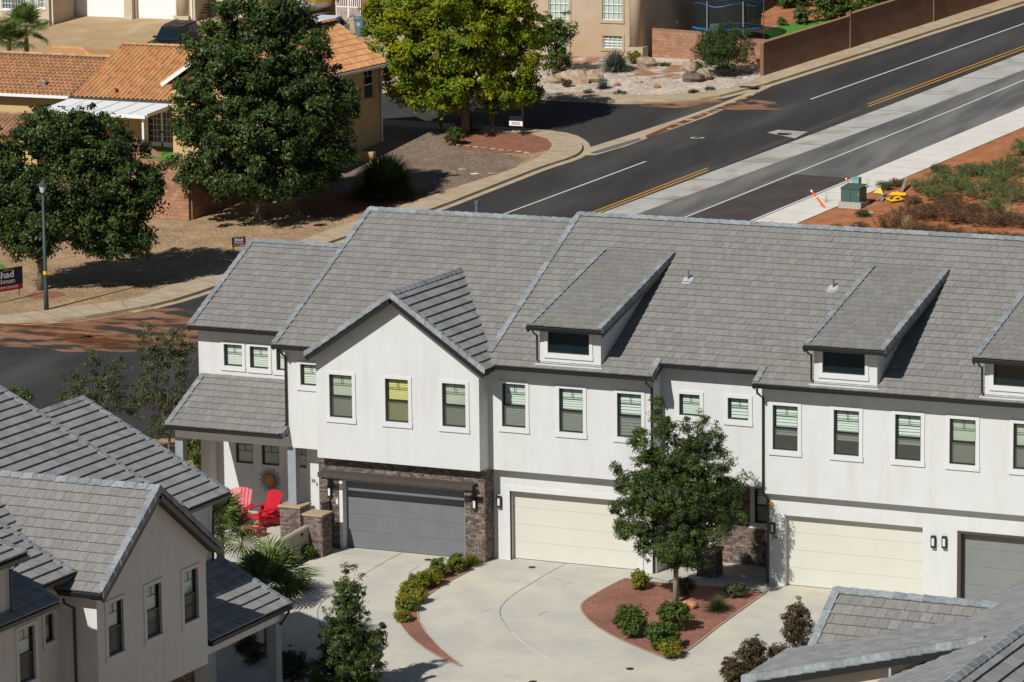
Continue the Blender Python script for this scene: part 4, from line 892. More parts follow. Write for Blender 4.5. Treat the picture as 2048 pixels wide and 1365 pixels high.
def pier(x0, x1, y0, y1, zt, label):
    P = thing('brick_pier', ((x0+x1)/2, (y0+y1)/2, h(y0)), label, 'pier'); z0 = h(y0)
    obj('core', MB().box(x0, x1, y0, y1, z0-.05, zt-.06, .5), MR, P); k = 'p'+str(x0)
    bricks(k, (0, y0, 0), XA, NY, [(x0, x1, z0, zt-.06)]); bricks(k, (x1, 0, 0), YA, XA, [(y0, y1, z0, zt-.06)]); flush_bricks(k, P)
    obj('cap', MB().box(x0-.06, x1+.06, y0-.06, y1+.06, zt-.06, zt, .5), X_['capstone'], P)
pier(-8.75, -7.97, -.62, .12, 1.26, 'brick pier with stone cap under the grey porch post')
pier(-6.80, -6.10, -2.47, -1.77, 1.50, 'brick pier with stone cap between the low wall and the black gate')
q = g(1414, 1153, .05); pier(q.x-.33, q.x+.33, q.y-.1, q.y+.55, 1.0, 'short brick pier with stone cap behind the courtyard tree')
# lights, numbers, small things on the walls
def wlight(u, v, y):
    P = at(u, v, y=y); L = obj('wall_light', MB().box(P.x-.075, P.x+.075, y-.13, y, P.z-.2, P.z-.13).box(P.x-.075, P.x+.075, y-.13, y, P.z+.13, P.z+.2).box(P.x-.075, P.x-.045, y-.13, y, P.z-.13, P.z+.13).box(P.x+.045, P.x+.075, y-.13, y, P.z-.13, P.z+.13).box(P.x-.045, P.x+.045, y-.05, y, P.z-.13, P.z+.13), X_['bronze'], T)
    obj('lamp_glass', MB().box(P.x-.045, P.x+.045, y-.12, y-.05, P.z-.13, P.z+.13), X_['lampglass'], L)
wlight(661, 983, by_); wlight(951, 1008, by_); wlight(1000, 1003, lw); wlight(1547, 1056, lw); wlight(1868, 1083, lw); wlight(1890, 1084, lw)
P = at(1549, 1075, y=lw); text('house_number', '34', .19, (P.x, lw-.004, P.z), XA, ZA, X_['black'], T, ext=.008)
P = at(1542.5, 1010, y=lw); obj('alarm_bell', MB().box(P.x-.07, P.x+.07, lw-.07, lw, P.z-.1, P.z+.1), X_['sensor'], T)
P = at(675, 1003, y=by_); obj('keypad', MB().box(P.x-.04, P.x+.04, by_-.04, by_+.015, P.z-.1, P.z+.1), X_['stucco_trim'], T)
P = at(1495, 1110, y=2.0); obj('hose_tap', MB().tube([P, P-YA*.08, P-YA*.1-ZA*.04], .025, 6), X_['metal'], T)
# roof vents
for u, v, nz, hh in ((1377, 562, zB, .36), (1667, 579, zB, .36)):
    P = pl(u, v, (0, -.5, 1), (0, 0, 7.66)); vp = obj('vent_pipe', MB().tube([P-ZA*.1, P+ZA*hh], .035, 8), X_['pvc'], T)
    obj('flashing', MB().obox(P+ZA*.075-Vector((0, .1, .05)), XA*.17, VB*.2, VB.cross(XA)*.006), X_['lead'], vp)
for u, v, r in ((954, 402, .075), (1543, 444, .06), (1714, 449, .07)):
    P = at(u, v, y=yrB+.9); obj('vent_pipe', MB().tube([P-ZA*1.3, P-ZA*.12], r, 10).tube([P-ZA*.12, P], r*1.25, 10), X_['pvc'], T)
flush_tiles('t', Tr); flush_bricks('t', brk)
# --- porch and patio --------------------------------------------------------
sheet('patio', [(-13.6, -9.0), (-6.75, -9.0), (-6.75, 3.0), (-13.6, 3.0)], .03, X_['concrete'])
LW = thing('low_wall', (-6.7, -5, 0), 'low tan stucco garden wall running out from the brick gate pier', 'wall')
mb = MB(); prof = [(-.1, 0), (.1, 0), (.1, 1.12), (.06, 1.18), (-.06, 1.18), (-.1, 1.12)]
for y0, y1 in ((-8.5, -2.48),): mb.prism([(-6.7+a, y1, b+h(y1)-.05) for a, b in prof], (0, y0-y1, h(y0)-h(y1)))
obj('wall_body', mb, X_['stuccowall'], LW); obj('vent', MB().box(-6.60, -6.58, -3.1, -2.95, .82, .92), X_['iron'], LW)
GT = thing('gate', (-6.45, -1.4, 0), 'black iron gate between the brick pier and the grey garage', 'gate')
mb = MB(); mb.box(-6.48, -6.43, -1.74, -1.70, 0, 1.75).box(-6.48, -6.43, -1.17, -1.13, 0, 1.75).box(-6.48, -6.43, -1.70, -1.17, .1, .16).box(-6.48, -6.43, -1.70, -1.17, 1.66, 1.72); obj('gate_frame', mb, X_['black'], GT)
for k in range(7): obj('bar', MB().box(-6.465, -6.445, -1.66+k*.07, -1.64+k*.07, .16, 1.66), X_['black'], GT)
sp = at(541, 961, y=pw); SN = thing('wall_sun', (sp.x, pw, sp.z), 'large metal sun ornament with wavy rays on the porch wall', 'wall ornament')
obj('sun_face', MB().tube([(sp.x, pw-.005, sp.z), (sp.x, pw-.05, sp.z), (sp.x, pw-.07, sp.z)], [.2, .2, .12], 20), X_['gold'], SN)
me = None
mb = MB(); w_ = [(.17, .0), (.28, .03), (.38, -.02), (.48, .03)]
for a, b in zip(w_[:-1], w_[1:]): mb.prism([(a[0], 0, a[1]-.03*(1.2-a[0]*2)), (b[0], 0, b[1]-.03*(1.2-b[0]*2)), (b[0], 0, b[1]+.03*(1.2-b[0]*2)), (a[0], 0, a[1]+.03*(1.2-a[0]*2))], (0, .012, 0))
me = mesh_from(mb, 'sun_ray', (0, 0, 0)); me.materials.append(X_['copper'])
for k in range(26): inst('sun_ray', me, (sp.x, pw-.03-.006*(k % 2), sp.z), SN, Matrix.Rotation(k*2*math.pi/26, 3, 'Y')*(1 if k % 2 else .86))
def adirondack(loc, rot, label):
    C = thing('adirondack_chair', loc, label, 'chair', 'red garden chairs on the patio'); R = X_['red']; B = Vector(loc)
    def P(n, mb): return obj(n, mb, R, C)
    V_ = lambda x, y, z: B+Vector((x, y, z))
    for k in range(6):
        x = -.25+k*.1; P('back_slat', MB().beam(V_(x, .28, .28), V_(x*1.15, .62, 1.0+.06*(1-((k-2.5)/2.5)**2)), .09, .022, (0, -1, 0)))
    for k in range(6): y = -.32+k*.1; P('seat_slat', MB().beam(V_(-.27, y, .40-.02*k), V_(.27, y, .40-.02*k), .085, .022))
    for s in (-1, 1):
        P('arm', MB().beam(V_(s*.36, -.42, .58), V_(s*.36, .45, .56), .14, .025)); P('front_leg', MB().beam(V_(s*.31, -.36, 0), V_(s*.31, -.36, .57), .035, .1, (0, 1, 0)))
        P('rear_leg', MB().beam(V_(s*.27, -.42, .36), V_(s*.27, .62, .04), .03, .12))
    P('back_rail', MB().beam(V_(-.36, .46, .56), V_(.36, .46, .56), .03, .07)); P('front_rail', MB().beam(V_(-.3, -.38, .37), V_(.3, -.38, .37), .03, .12))
    C.rotation_euler = (0, 0, rot); return C
a = adirondack(g(524, 1053, .03), math.radians(-20), 'red slatted garden chair facing the low wall, beside the brick pier')
b_ = dup(a, g(476, 1049, .03), math.radians(15), 'red slatted garden chair half hidden by the patio palm')
c_ = dup(a, g(552, 1048, .03), math.radians(-50), 'red slatted chair turned sideways between the other chair and the brick pier')
a.scale = b_.scale = c_.scale = (1.16, 1.16, 1.16)
fs = g(510, 1072, .03); FS = thing('footstool', fs, 'low red slatted footstool in front of the red chair', 'footstool')
for k in range(5): obj('slat', MB().beam(fs+Vector((-.3, -.3+k*.13, .34-.02*k)), fs+Vector((.3, -.3+k*.13, .34-.02*k)), .11, .025), X_['red'], FS)
for s_ in (-1, 1): obj('side_rail', MB().beam(fs+Vector((s_*.28, -.36, .28)), fs+Vector((s_*.28, .36, .2)), .03, .1), X_['red'], FS); obj('leg', MB().box(fs.x+s_*.3-.02, fs.x+s_*.3+.02, fs.y-.3, fs.y-.2, fs.z, fs.z+.3), X_['red'], FS); obj('leg', MB().box(fs.x+s_*.3-.02, fs.x+s_*.3+.02, fs.y+.2, fs.y+.3, fs.z, fs.z+.24), X_['red'], FS)
UR = thing('urn', (-7.5, .9, .03), 'dark urn standing behind the brick gate pier', 'urn'); obj('body', MB().lathe((-7.5, .9, .03), [(.14, 0), (.16, .5), (.2, .8), (.13, 1.0), (.17, 1.15), (.02, 1.16)], 14), X_['iron'], UR, smooth=True); obj('rim', MB().lathe((-7.5, .9, 1.15), [(.18, 0), (.19, .03), (.16, .05)], 14), X_['iron'], UR)
# ------------------------------------------------------------------ near house on the left of the court (front faces +X)
H = thing('near_house', (-4, -26, h(-26)), 'white stucco house with grey tiled gable over three tall windows', 'house')
T = H
VX = Vector((-1, 0, .5)).normalized()                         # up-slope of roofs that face +X
def quadroof(pts, n=(0, 0, 1)): return obj('roof', MB().prism([Vector(p) for p in pts], (0, 0, -.12), .5), X_['deck'], H)
def xroof(c, y0, y1, xe, xt, key='n'):                        # plane z=c-.5x, eave at xe, top at xt
    z = lambda x: c-.5*x
    r = quadroof([(xe, y0, z(xe)), (xe, y1, z(xe)), (xt, y1, z(xt)), (xt, y0, z(xt))]); L = (xe-xt)*LB
    tiles(key, (xe+.04, y0, z(xe+.04)), YA, VX, [[(0, 0), (y1-y0, 0), (y1-y0, L), (0, L)]], X_['tile_x'], th=.065); return r
def xrake(c, y, xe, xt, side):
    z = lambda x: c-.5*x
    caps(H, (xe, y, z(xe)+.12), (xt, y, z(xt)+.12), Vector((0, -side*.2, 0)), Vector((0, side*.03, -.16)), (0, side*.3, 1), X_['cap'])
    obj('fascia', MB().beam((xe, y, z(xe)-.11), (xt, y, z(xt)-.11), .04, .2), X_['black'], H)
q2 = pl(178, 797, (.5, 0, 1), (0, 0, 5.35)); xt2 = q2.x
Hr = xroof(5.35, -21.2, -18.05, -1.0, xt2); xrake(5.35, -18.05, -1.0, xt2, 1)
caps(H, (xt2, -18.1, 5.35-.5*xt2+.13), (xt2, -22.5, 5.35-.5*xt2+.13), (.15, 0, -.08), (-.15, 0, -.08), (0, 0, 1), X_['cap'])
quadroof([(xt2, -22, 5.35-.5*xt2), (xt2, -18.05, 5.35-.5*xt2), (2*xt2+1, -18.05, 5.85), (2*xt2+1, -22, 5.85)])
xroof(5.5, -29.6, -20.9, -1.0, -9.5); xrake(5.5, -20.9, -1.0, -9.5, 1)
gutter(H, (-.98, -21.0, 5.86), (-.98, -18.05, 5.86), XA); gutter(H, (-.98, -23.1, 6.0), (-.98, -21.0, 6.0), XA)
# front gable
gy, gz, gs, gxo, gxw = -26.3, 7.82, .70, 1.4, 1.0
for sg, ye in ((-1, -29.62), (1, -22.86)):
    ze = gz-gs*abs(ye-gy); Ls_ = abs(ye-gy)*math.sqrt(1+gs*gs); xv = lambda z: (5.5-z)/.5-.05
    pts = [(gxo, gy, gz), (xv(gz), gy, gz), (xv(ze), ye, ze), (gxo, ye, ze)]; quadroof(pts)
    V = Vector((0, -sg, gs)).normalized()
    tiles('n', (gxo, ye, ze), -XA, V, [[(0, 0), (gxo-xv(ze), 0), (gxo-xv(gz), Ls_), (0, Ls_)]], X_['tile_y'])
    caps(H, (gxo+.03, ye, ze+.10), (gxo+.03, gy, gz+.12), (-.21, 0, 0), (.04, 0, -.17), (.35, 0, 1), X_['cap'])
    obj('fascia', MB().beam((gxo, ye, ze-.14), (gxo, gy, gz-.12), .05, .27), X_['black'], H); obj('soffit', MB().poly([(gxo, ye, ze-.17), (gxo, gy, gz-.17), (gxw, gy, gz-.17), (gxw, ye, ze-.17)], .5), X_['brownwood'], H)
    gutter(H, (xv(ze)+.05, ye, ze), (gxo, ye, ze), Vector((0, sg, 0)))
caps(H, (gxo, gy, gz+.12), (-4.7, gy, gz+.12), (0, -.16, -.11), (0, .16, -.11), (0, 0, 1), X_['cap'])
va, vb = Vector((-4.6, gy-.02, gz+.03)), Vector((.1, -29.55, 5.55)); obj('valley_flashing', MB().beam(va, vb, .1, .02), X_['lead'], H)
def hungx(u0, v0, x, w=.85, hh=1.52, **k):
    P = at(u0, v0, x=x); return (P.y, P.z-hh, w, hh, k)
Lg = [hungx(213.7, 1210, gxw, glass='glass'), hungx(290.7, 1176.5, gxw), hungx(365.3, 1146.5, gxw)]
wall('wall', [(-29.26, 1.9), (-23.06, 1.9), (-23.06, 5.65), (-26.3, 7.7), (-29.26, 5.6)], holes(Lg), (gxw, 0, 0), YA, XA, ST, H)
for y, z, w, hh, k in Lg: window(H, (gxw, y, z), YA, XA, w, hh, **k)
wall('wall', [(-3, -2.2), (1.0, -2.2), (1.0, 5.5), (-3, 5.5)], [], (0, -29.26, 0), XA, NY, ST, H); wall('wall', [(-3, -2.2), (1.0, -2.2), (1.0, 5.5), (-3, 5.5)], [], (0, -23.06, 0), XA, YA, ST, H)
wall('brick_wall', [(-29.26, -2.2), (-23.06, -2.2), (-23.06, 1.9), (-29.26, 1.9)], [], (gxw-.5, 0, 0), YA, XA, MR, H); bw_ = [o for o in H.children if o.name.startswith('brick_wall')][-1]
bricks('n', (gxw-.5, 0, 0), YA, XA, [(-27, -23.06, .6, 1.9)]); flush_bricks('n', bw_, 200)
obj('soffit', MB().poly([(gxw-.5, -29.26, 1.9), (gxw, -29.26, 1.9), (gxw, -23.06, 1.9), (gxw-.5, -23.06, 1.9)], .5), ST, H)
downspout(H, [(.2, -29.7, 5.3), (.2, -29.66, 5.15), (.32, -29.36, 4.95), (.32, -29.36, -1.5)]); downspout(H, [(-.9, -18.2, 5.75), (-.9, -18.25, 5.6), (-1.3, -18.5, 5.35), (-1.35, -18.5, 3.8)])
wall('wall', [(-29.3, -2), (-18.3, -2), (-18.3, 5.85), (-29.3, 5.85)], [], (-1.45, 0, 0), YA, XA, ST, H); wall('wall', [(-9.5, -2), (-1.45, -2), (-1.45, 5.9), (xt2, 7.4), (-9.5, 6.0)], [], (0, -18.3, 0), XA, YA, ST, H)
# porch at the far end
zP = lambda x: 3.02-.5*x; pts = [(1.0, -23.0, zP(1)), (1.0, -18.0, zP(1)), (-1.45, -18.0, zP(-1.45)), (-1.45, -23.0, zP(-1.45))]; quadroof(pts)
tiles('n', (1.04, -23.0, zP(1.04)), YA, VX, [[(0, 0), (5.0, 0), (5.0, 2.47*LB), (0, 2.47*LB)]], X_['tile_x'], th=.065); xrake(3.02, -18.0, 1.0, -1.4, 1); gutter(H, (1.02, -23.0, zP(1)), (1.02, -18.0, zP(1)), XA)
obj('porch_beam', MB().box(.5, .8, -23, -18.2, 2.05, 2.4), ST, H); obj('porch_post', MB().box(.5, .82, -18.55, -18.2, -1.1, 2.05), X_['postgrey'], H); obj('post_base', MB().box(.4, .92, -18.65, -18.1, -1.15, -.85), X_['stucco_trim'], H)
downspout(H, [(1.05, -18.1, 2.4), (1.05, -18.15, 2.3), (.85, -18.3, 1.95), (.66, -18.15, 1.8), (.66, -18.15, 1.2)])
# the next bay nearer the court entrance
c3 = 6.0; pe = pl(147, 1148, (.5, 0, 1), (0, 0, c3)); ps = pl(115, 1206, (.5, 0, 1), (0, 0, c3))
yk = ps.y; xroof(c3, yk, pe.y, pe.x, -7); xrake(c3, pe.y, pe.x, -7, 1); gutter(H, (pe.x, yk, c3-.5*pe.x), (pe.x, pe.y, c3-.5*pe.x), XA)
xroof(c3, -44, yk, ps.x, -7); xrake(c3, yk, ps.x, pe.x-.1, 1); gutter(H, (ps.x, -44, c3-.5*ps.x), (ps.x, yk, c3-.5*ps.x), XA)
x3 = ps.x-.45; P = at(35, 1263, x=x3); Lx = [(P.y, P.z-1.52, .85, 1.52, {})]
wall('wall', [(-44, -3), (yk-.45, -3), (yk-.45, c3-.5*ps.x), (-44, c3-.5*ps.x)], holes(Lx), (x3, 0, 0), YA, XA, ST, H)
for y, z, w, hh, k in Lx: window(H, (x3, y, z), YA, XA, w, hh)
x4 = pe.x-.45; P = at(88, 1232, x=x4); wall('wall', [(yk-.5, -3), (-29.2, -3), (-29.2, 5.8), (yk-.5, 5.8)], [(P.y, P.y+.5, P.z-.8, P.z)], (x4, 0, 0), YA, XA, ST, H); window(H, (x4, P.y, P.z-.8), YA, XA, .5, .8, kind='fixed', trim=.12)
wall('wall', [(x4, -3), (x3, -3), (x3, 5.5), (x4, 5.5)], [], (0, yk-.45, 0), XA, YA, ST, H)
dc = at(52, 1110, x=ps.x+.15); sd = .256; zt_ = lambda x: dc.z-(x-dc.x)*sd
xm = (c3-dc.z-dc.x*sd)/(.5-sd); quadroof([(dc.x, dc.y-4, dc.z), (dc.x, dc.y, dc.z), (xm, dc.y, zt_(xm)), (xm, dc.y-4, zt_(xm))])
Vd = Vector((-1, 0, sd)).normalized(); Ld = (dc.x-xm)*math.sqrt(1+sd*sd); tiles('n', (dc.x+.04, dc.y-4, dc.z), YA, Vd, [[(0, 0), (4, 0), (4, Ld), (0, Ld)]], X_['tile_x'], th=.065)
caps(H, (dc.x, dc.y, dc.z+.12), (xm, dc.y, zt_(xm)+.10), (0, -.2, 0), (0, .03, -.16), (0, .3, 1), X_['cap']); gutter(H, (dc.x, dc.y-4, dc.z), (dc.x, dc.y, dc.z), XA); obj('fascia', MB().beam((dc.x, dc.y, dc.z-.11), (xm, dc.y, zt_(xm)-.11), .04, .2), X_['black'], H)
xd = dc.x-.4; wall('dormer_wall', [(dc.y-3.8, c3-.5*xd), (dc.y-.25, c3-.5*xd), (dc.y-.25, zt_(xd)-.12), (dc.y-3.8, zt_(xd)-.12)], [], (xd, 0, 0), YA, XA, ST, H)
obj('dormer_cheek', MB().poly([(xd, dc.y-.25, c3-.5*xd), (xm+.5, dc.y-.25, c3-.5*(xm+.5)), (xd, dc.y-.25, zt_(xd)-.12)], .5), ST, H); downspout(H, [(dc.x, dc.y-.35, dc.z-.1), (dc.x-.05, dc.y-.35, dc.z-.2), (xd+.08, dc.y-.32, dc.z-.4), (xd+.08, dc.y-.32, c3-.5*xd+.1)], .035)
flush_tiles('n', Hr)
# ------------------------------------------------------------------ near house on the right (front faces -X)
K = thing('corner_house', (27, -34, h(-34)), 'near house of which only interlocking grey tiled roofs show beside the bronze shrubs', 'house'); H = K; T = K
rx, ry, rz = 22.93, -29.12, 7.5; s5 = .6
def qr(pts): return obj('roof', MB().prism([Vector(p) for p in pts], (0, 0, -.12), .5), X_['deck'], K)
mz = lambda x: .5*x-6.165; xr_ = pl(1965, 1322, (-.5, 0, 1), (0, 0, -6.165)).x
for sg in (-1, 1):
    ye = ry+sg*3.5; ze = rz-s5*3.5; xv = lambda z: (z+6.165)/.5+.05; V = Vector((0, -sg, s5)).normalized(); Ls_ = 3.5*math.sqrt(1+s5*s5)
    r_ = qr([(rx, ry, rz), (xv(rz), ry, rz), (xv(ze), ye, ze), (rx, ye, ze)])
    if sg < 0: Kr = r_
    tiles('k', (rx, ye, ze), XA, V, [[(0, 0), (xv(ze)-rx, 0), (xv(rz)-rx, Ls_), (0, Ls_)]], X_['tile_y'])
    caps(K, (rx, ye, ze+.10), (rx, ry, rz+.12), (.21, 0, 0), (-.03, 0, -.17), (-.3, 0, 1), X_['cap']); obj('fascia', MB().beam((rx, ye, ze-.12), (rx, ry, rz-.12), .04, .22), X_['black'], K)
caps(K, (rx+.1, ry, rz+.12), (xv(rz), ry, rz+.12), (0, -.17, -.1), (0, .17, -.1), (0, 0, 1), X_['cap'])
wall('wall', [(ry-3.1, -2), (ry+3.1, -2), (ry+3.1, rz-s5*3.1), (ry, rz-.2), (ry-3.1, rz-s5*3.1)], [], (rx+.4, 0, 0), YA, -XA, ST, K)
VXm = Vector((1, 0, .5)).normalized(); xe_ = 22.3; y0_, y1_ = -46., -25.
qr([(xe_, y0_, mz(xe_)), (xe_, y1_, mz(xe_)), (xr_, y1_, mz(xr_)), (xr_, y0_, mz(xr_))][::-1]); Lm_ = (xr_-xe_)*LB
tiles('k', (xe_, y0_, mz(xe_)), YA, VXm, [[(0, 0), (y1_-y0_, 0), (y1_-y0_, Lm_), (0, Lm_)]], X_['tile_x'])
caps(K, (xr_, y0_, mz(xr_)+.13), (xr_, y1_, mz(xr_)+.13), (.16, 0, -.08), (-.16, 0, -.08), (0, 0, 1), X_['cap'])
qr([(xr_, y0_, mz(xr_)), (xr_, y1_, mz(xr_)), (xr_+8, y1_, mz(xr_)-4), (xr_+8, y0_, mz(xr_)-4)]); tiles('k', (xr_+8, y0_, mz(xr_)-4), YA, VX, [[(0, 0), (y1_-y0_, 0), (y1_-y0_, 8*LB), (0, 8*LB)]], X_['tile_x'], th=.065)
qa, qb, qc = at(1565, 1313, y=-33.5), at(1485, 1362, y=-36.5), at(1975, 1283, y=-36.5)
sq = (qc.z-qb.z)/(qc.x-qb.x); zq = lambda x: qb.z+(x-qb.x)*sq
qr([(qb.x, -36.5, qb.z), (qb.x, -33.5, qb.z), (qc.x, -33.5, qc.z), (qc.x, -36.5, qc.z)][::-1]); Vq = Vector((1, 0, sq)).normalized(); Lq_ = (qc.x-qb.x)*math.sqrt(1+sq*sq)
tiles('k', (qb.x, -36.5, qb.z), YA, Vq, [[(0, 0), (3, 0), (3, Lq_), (0, Lq_)]], X_['tile_x'])
for y, s_ in ((-36.5, -1), (-33.5, 1)):
    if s_ < 0: caps(K, (qb.x, y, qb.z+.10), (qc.x-.1, y, qc.z+.08), (0, -s_*.2, 0), (0, s_*.03, -.16), (0, s_*.3, 1), X_['cap']); obj('fascia', MB().beam((qb.x, y, qb.z-.12), (qc.x-.4, y, qc.z-.12-.4*sq), .04, .22), X_['black'], K)
for y in (-36.2, -33.8): obj('dormer_cheek', MB().poly([(qb.x+.4, y, mz(qb.x+.4)), (qc.x-.5, y, mz(qc.x-.5)), (qb.x+.4, y, zq(qb.x+.4)-.12)], .5), X_['stuccotan'], K)
wall('dormer_wall', [(-36.2, mz(qb.x+.4)), (-33.8, mz(qb.x+.4)), (-33.8, zq(qb.x+.4)-.12), (-36.2, zq(qb.x+.4)-.12)], [], (qb.x+.4, 0, 0), YA, -XA, ST, K); gutter(K, (qb.x, -36.5, qb.z), (qb.x, -33.5, qb.z), -XA)
wall('wall', [(y0_, -3), (y1_, -3), (y1_, mz(xe_+.45)), (y0_, mz(xe_+.45))], [], (xe_+.45, 0, 0), YA, -XA, ST, K); wall('wall', [(xe_+.45, -3), (xr_+7.5, -3), (xr_+7.5, mz(xr_)-4), (xr_, mz(xr_)-.1), (xe_+.45, mz(xe_+.45)-.1)], [], (0, y1_-.4, 0), XA, YA, ST, K)
P = pl(1780, 1362, (-.5, 0, 1), (0, 0, -6.165)); obj('vent_pipe', MB().tube([P, P+ZA*.5], .035, 8), X_['lead'], K)
flush_tiles('k', Kr)
# ------------------------------------------------------------------ far houses
def barrel(parent, O3, U, V, wu, lv, mt, per=.30, row=.40):
    O3, U, V = Vector(O3), Vector(U).normalized(), Vector(V).normalized(); N = U.cross(V)
    if N.z < 0: N = -N
    mb = MB(); nc, nr = int(wu/per), int(lv/row); prof = [(0, .0), (.12, .055), (.30, .085), (.48, .055), (.6, 0), (1.0, -.012)]
    for r in range(nr):
        for c in range(nc):
            rr = random.random()
            for (a, z), (b, z2) in zip(prof[:-1], prof[1:]):
                p = lambda t, zz, v, lift: O3+U*((c+t)*per)+V*v+N*(zz+lift)
                mb.poly((p(a, z, r*row, .05), p(b, z2, r*row, .05), p(b, z2, (r+1)*row, .012), p(a, z, (r+1)*row, .012)), rr)
                mb.poly((p(a, z-.04, r*row, .05), p(b, z2-.04, r*row, .05), p(b, z2, r*row, .05), p(a, z, r*row, .05)), rr)
    return obj('barrel_tile_field', mb, mt, parent, kind='stuff')
TH = thing('terracotta_house', (-52, 72, 3.2), 'yellow stucco house with terracotta barrel tile roofs and a white patio cover', 'house')
YS_ = X_['stuccoyel']
def hb(T_, n, x0, x1, y0, y1, z0, z1, mt): return obj(n, MB().box(x0, x1, y0, y1, z0, z1, .5), mt, T_)
# wing: ridge along Y
we, wr_, wl_, wf, wk, ez, rz_ = -42.7, -46.1, -49.5, 61.7, 75.0, 8.06, 10.3
Ws = [(72.25, 5.35+1.2, .62, 1.62, dict(kind='hung', trim=.1, frame='white', blind=None, trimmat='stuccoyel', glass='glassdark'))]
P = at(727, 143, x=-43.15); Ws = [(P.y, P.z-1.6, 1.25, 1.6, dict(kind='hung', trim=.1, frame='white', blind=None, trimmat='stuccoyel', glass='glassdark')), (70.1, 3.5, 1.0, .9, dict(kind='plain', trim=.1, frame='white', blind=None, trimmat='stuccoyel', glass='glassdark'))]
wall('wall', [(wf+.4, 1.5), (wk-.4+.4, 1.5), (wk, ez-.12), (wf+.4, ez-.12)], holes(Ws), (-43.15, 0, 0), YA, XA, YS_, TH)
for y, z, w, hh, k in Ws: window(TH, (-43.15, y, z), YA, XA, w, hh, **k)
wall('wall', [(-49.1, 1.5), (-43.15, 1.5), (-43.15, ez-.1), (wr_, rz_-.3), (-49.1, ez-.1)], [], (0, wf+.4, 0), XA, NY, YS_, TH); wall('wall', [(-49.1, 1.5), (-43.15, 1.5), (-43.15, ez-.1), (wr_, rz_-.3), (-49.1, ez-.1)], [], (0, wk, 0), XA, YA, YS_, TH)
wall('wall', [(wf+.4, 1.5), (wk, 1.5), (wk, ez-.12), (wf+.4, ez-.12)], [], (-49.1, 0, 0), YA, -XA, YS_, TH)
sl3 = (rz_-ez)/(we-wr_)
for xe, sg in ((we, 1), (wl_, -1)):
    obj('roof', MB().prism([(xe, wf, ez), (xe, wk+.3, ez), (wr_, wk+.3, rz_), (wr_, wf, rz_)], (0, 0, -.12), .5), X_['deck'], TH)
    barrel(TH, (xe, wf, ez), YA, (-sg, 0, sl3), wk+.3-wf, (we-wr_)*math.sqrt(1+sl3**2), X_['terra'], .24, .46)
    obj('fascia', MB().beam((xe, wf-.03, ez-.08), (wr_, wf-.03, rz_-.08), .05, .2), X_['white'], TH)
obj('gutter', MB().box(we, we+.12, wf, wk+.3, ez-.16, ez-.02), X_['white'], TH); downspout(TH, [(-43.05, wk-.15, ez-.1), (-43.05, wk-.15, 3.6), (-42.8, wk-.25, 3.45)], .05, X_['white'])
def ridgecaps(parent, p0, p1, mt=None): caps(parent, p0, p1, *(((0, -.14, -.07), (0, .14, -.07)) if abs(p1[0]-p0[0]) > abs(p1[1]-p0[1]) else ((-.14, 0, -.09), (.14, 0, -.09))), (0, 0, 1), mt or X_['terra'], .45, .04, 'ridge_tile')
ridgecaps(TH, (wr_, wf, rz_+.09), (wr_, wk+.3, rz_+.09))
caps(TH, (wl_, wf, ez+.05), (wr_, wf, rz_+.05), (0, .2, 0), (0, -.03, -.12), (0, 0, 1), X_['terra'], .4, .03, 'rake_tile')
hb(TH, 'wall_band', -43.16, -43.11, 66, wk-.05, 3.55, 3.62, YS_); hb(TH, 'step_wall', -43.1, -41.2, 70.1, 70.4, 3.0, 3.7, YS_)
# main roofs, ridges along X
e1 = at(145, 193, y=70.5); s1_ = .42; y1r = pl(300, 90, (0, -s1_, 1), e1).y; z1r = e1.z+s1_*(y1r-70.5); V1 = (0, 1, s1_); x1L = e1.x
obj('roof', MB().prism([(x1L, 70.5, e1.z), (-49.0, 70.5, e1.z), (-49.0, y1r, z1r), (x1L, y1r, z1r)], (0, 0, -.12), .5), X_['deck'], TH); obj('roof', MB().prism([(x1L, y1r, z1r), (-49.0, y1r, z1r), (-49.0, 2*y1r-70.5, e1.z), (x1L, 2*y1r-70.5, e1.z)], (0, 0, -.12), .5), X_['deck'], TH)
barrel(TH, (x1L, 70.45, e1.z), XA, V1, -49.0-x1L, (y1r-70.45)*math.sqrt(1+s1_**2), X_['terra']); ridgecaps(TH, (x1L, y1r, z1r+.07), (-49.0, y1r, z1r+.07))
e2 = at(100, 189, y=70.5); s2_ = .36; y2r = pl(100, 108, (0, -s2_, 1), e2).y; z2r = e2.z+s2_*(y2r-70.5)
obj('roof', MB().prism([(-78, 70.5, e2.z), (x1L, 70.5, e2.z), (x1L, y2r, z2r), (-78, y2r, z2r)], (0, 0, -.12), .5), X_['deck'], TH); obj('roof', MB().prism([(-78, y2r, z2r), (x1L, y2r, z2r), (x1L, 2*y2r-70.5, e2.z), (-78, 2*y2r-70.5, e2.z)], (0, 0, -.12), .5), X_['deck'], TH)
barrel(TH, (-78, 70.45, e2.z-.05), XA, (0, 1, s2_), 78+x1L, (y2r-70.45)*math.sqrt(1+s2_**2), X_['terra']); ridgecaps(TH, (-78, y2r, z2r+.04), (x1L+.2, y2r, z2r+.04))
hpz = z2r+.3; P = at(165, 97, y=y2r+3.5); q = MB(); q.poly([(P.x-2.6, y2r+.6, z2r-.3), (P.x+2.6, y2r+.6, z2r-.35), P+Vector((0, 0, 0)), P+Vector((-1.2, 0, 0))]); q.poly([(P.x+2.6, y2r+.6, z2r-.35), (P.x+3.4, P.y+3, z2r-.4), P]); hp = obj('hip_roof', q, X_['terra'], TH); ridgecaps(hp, P+Vector((-2.0, 0, .05)), P+Vector((0, 0, .05)))
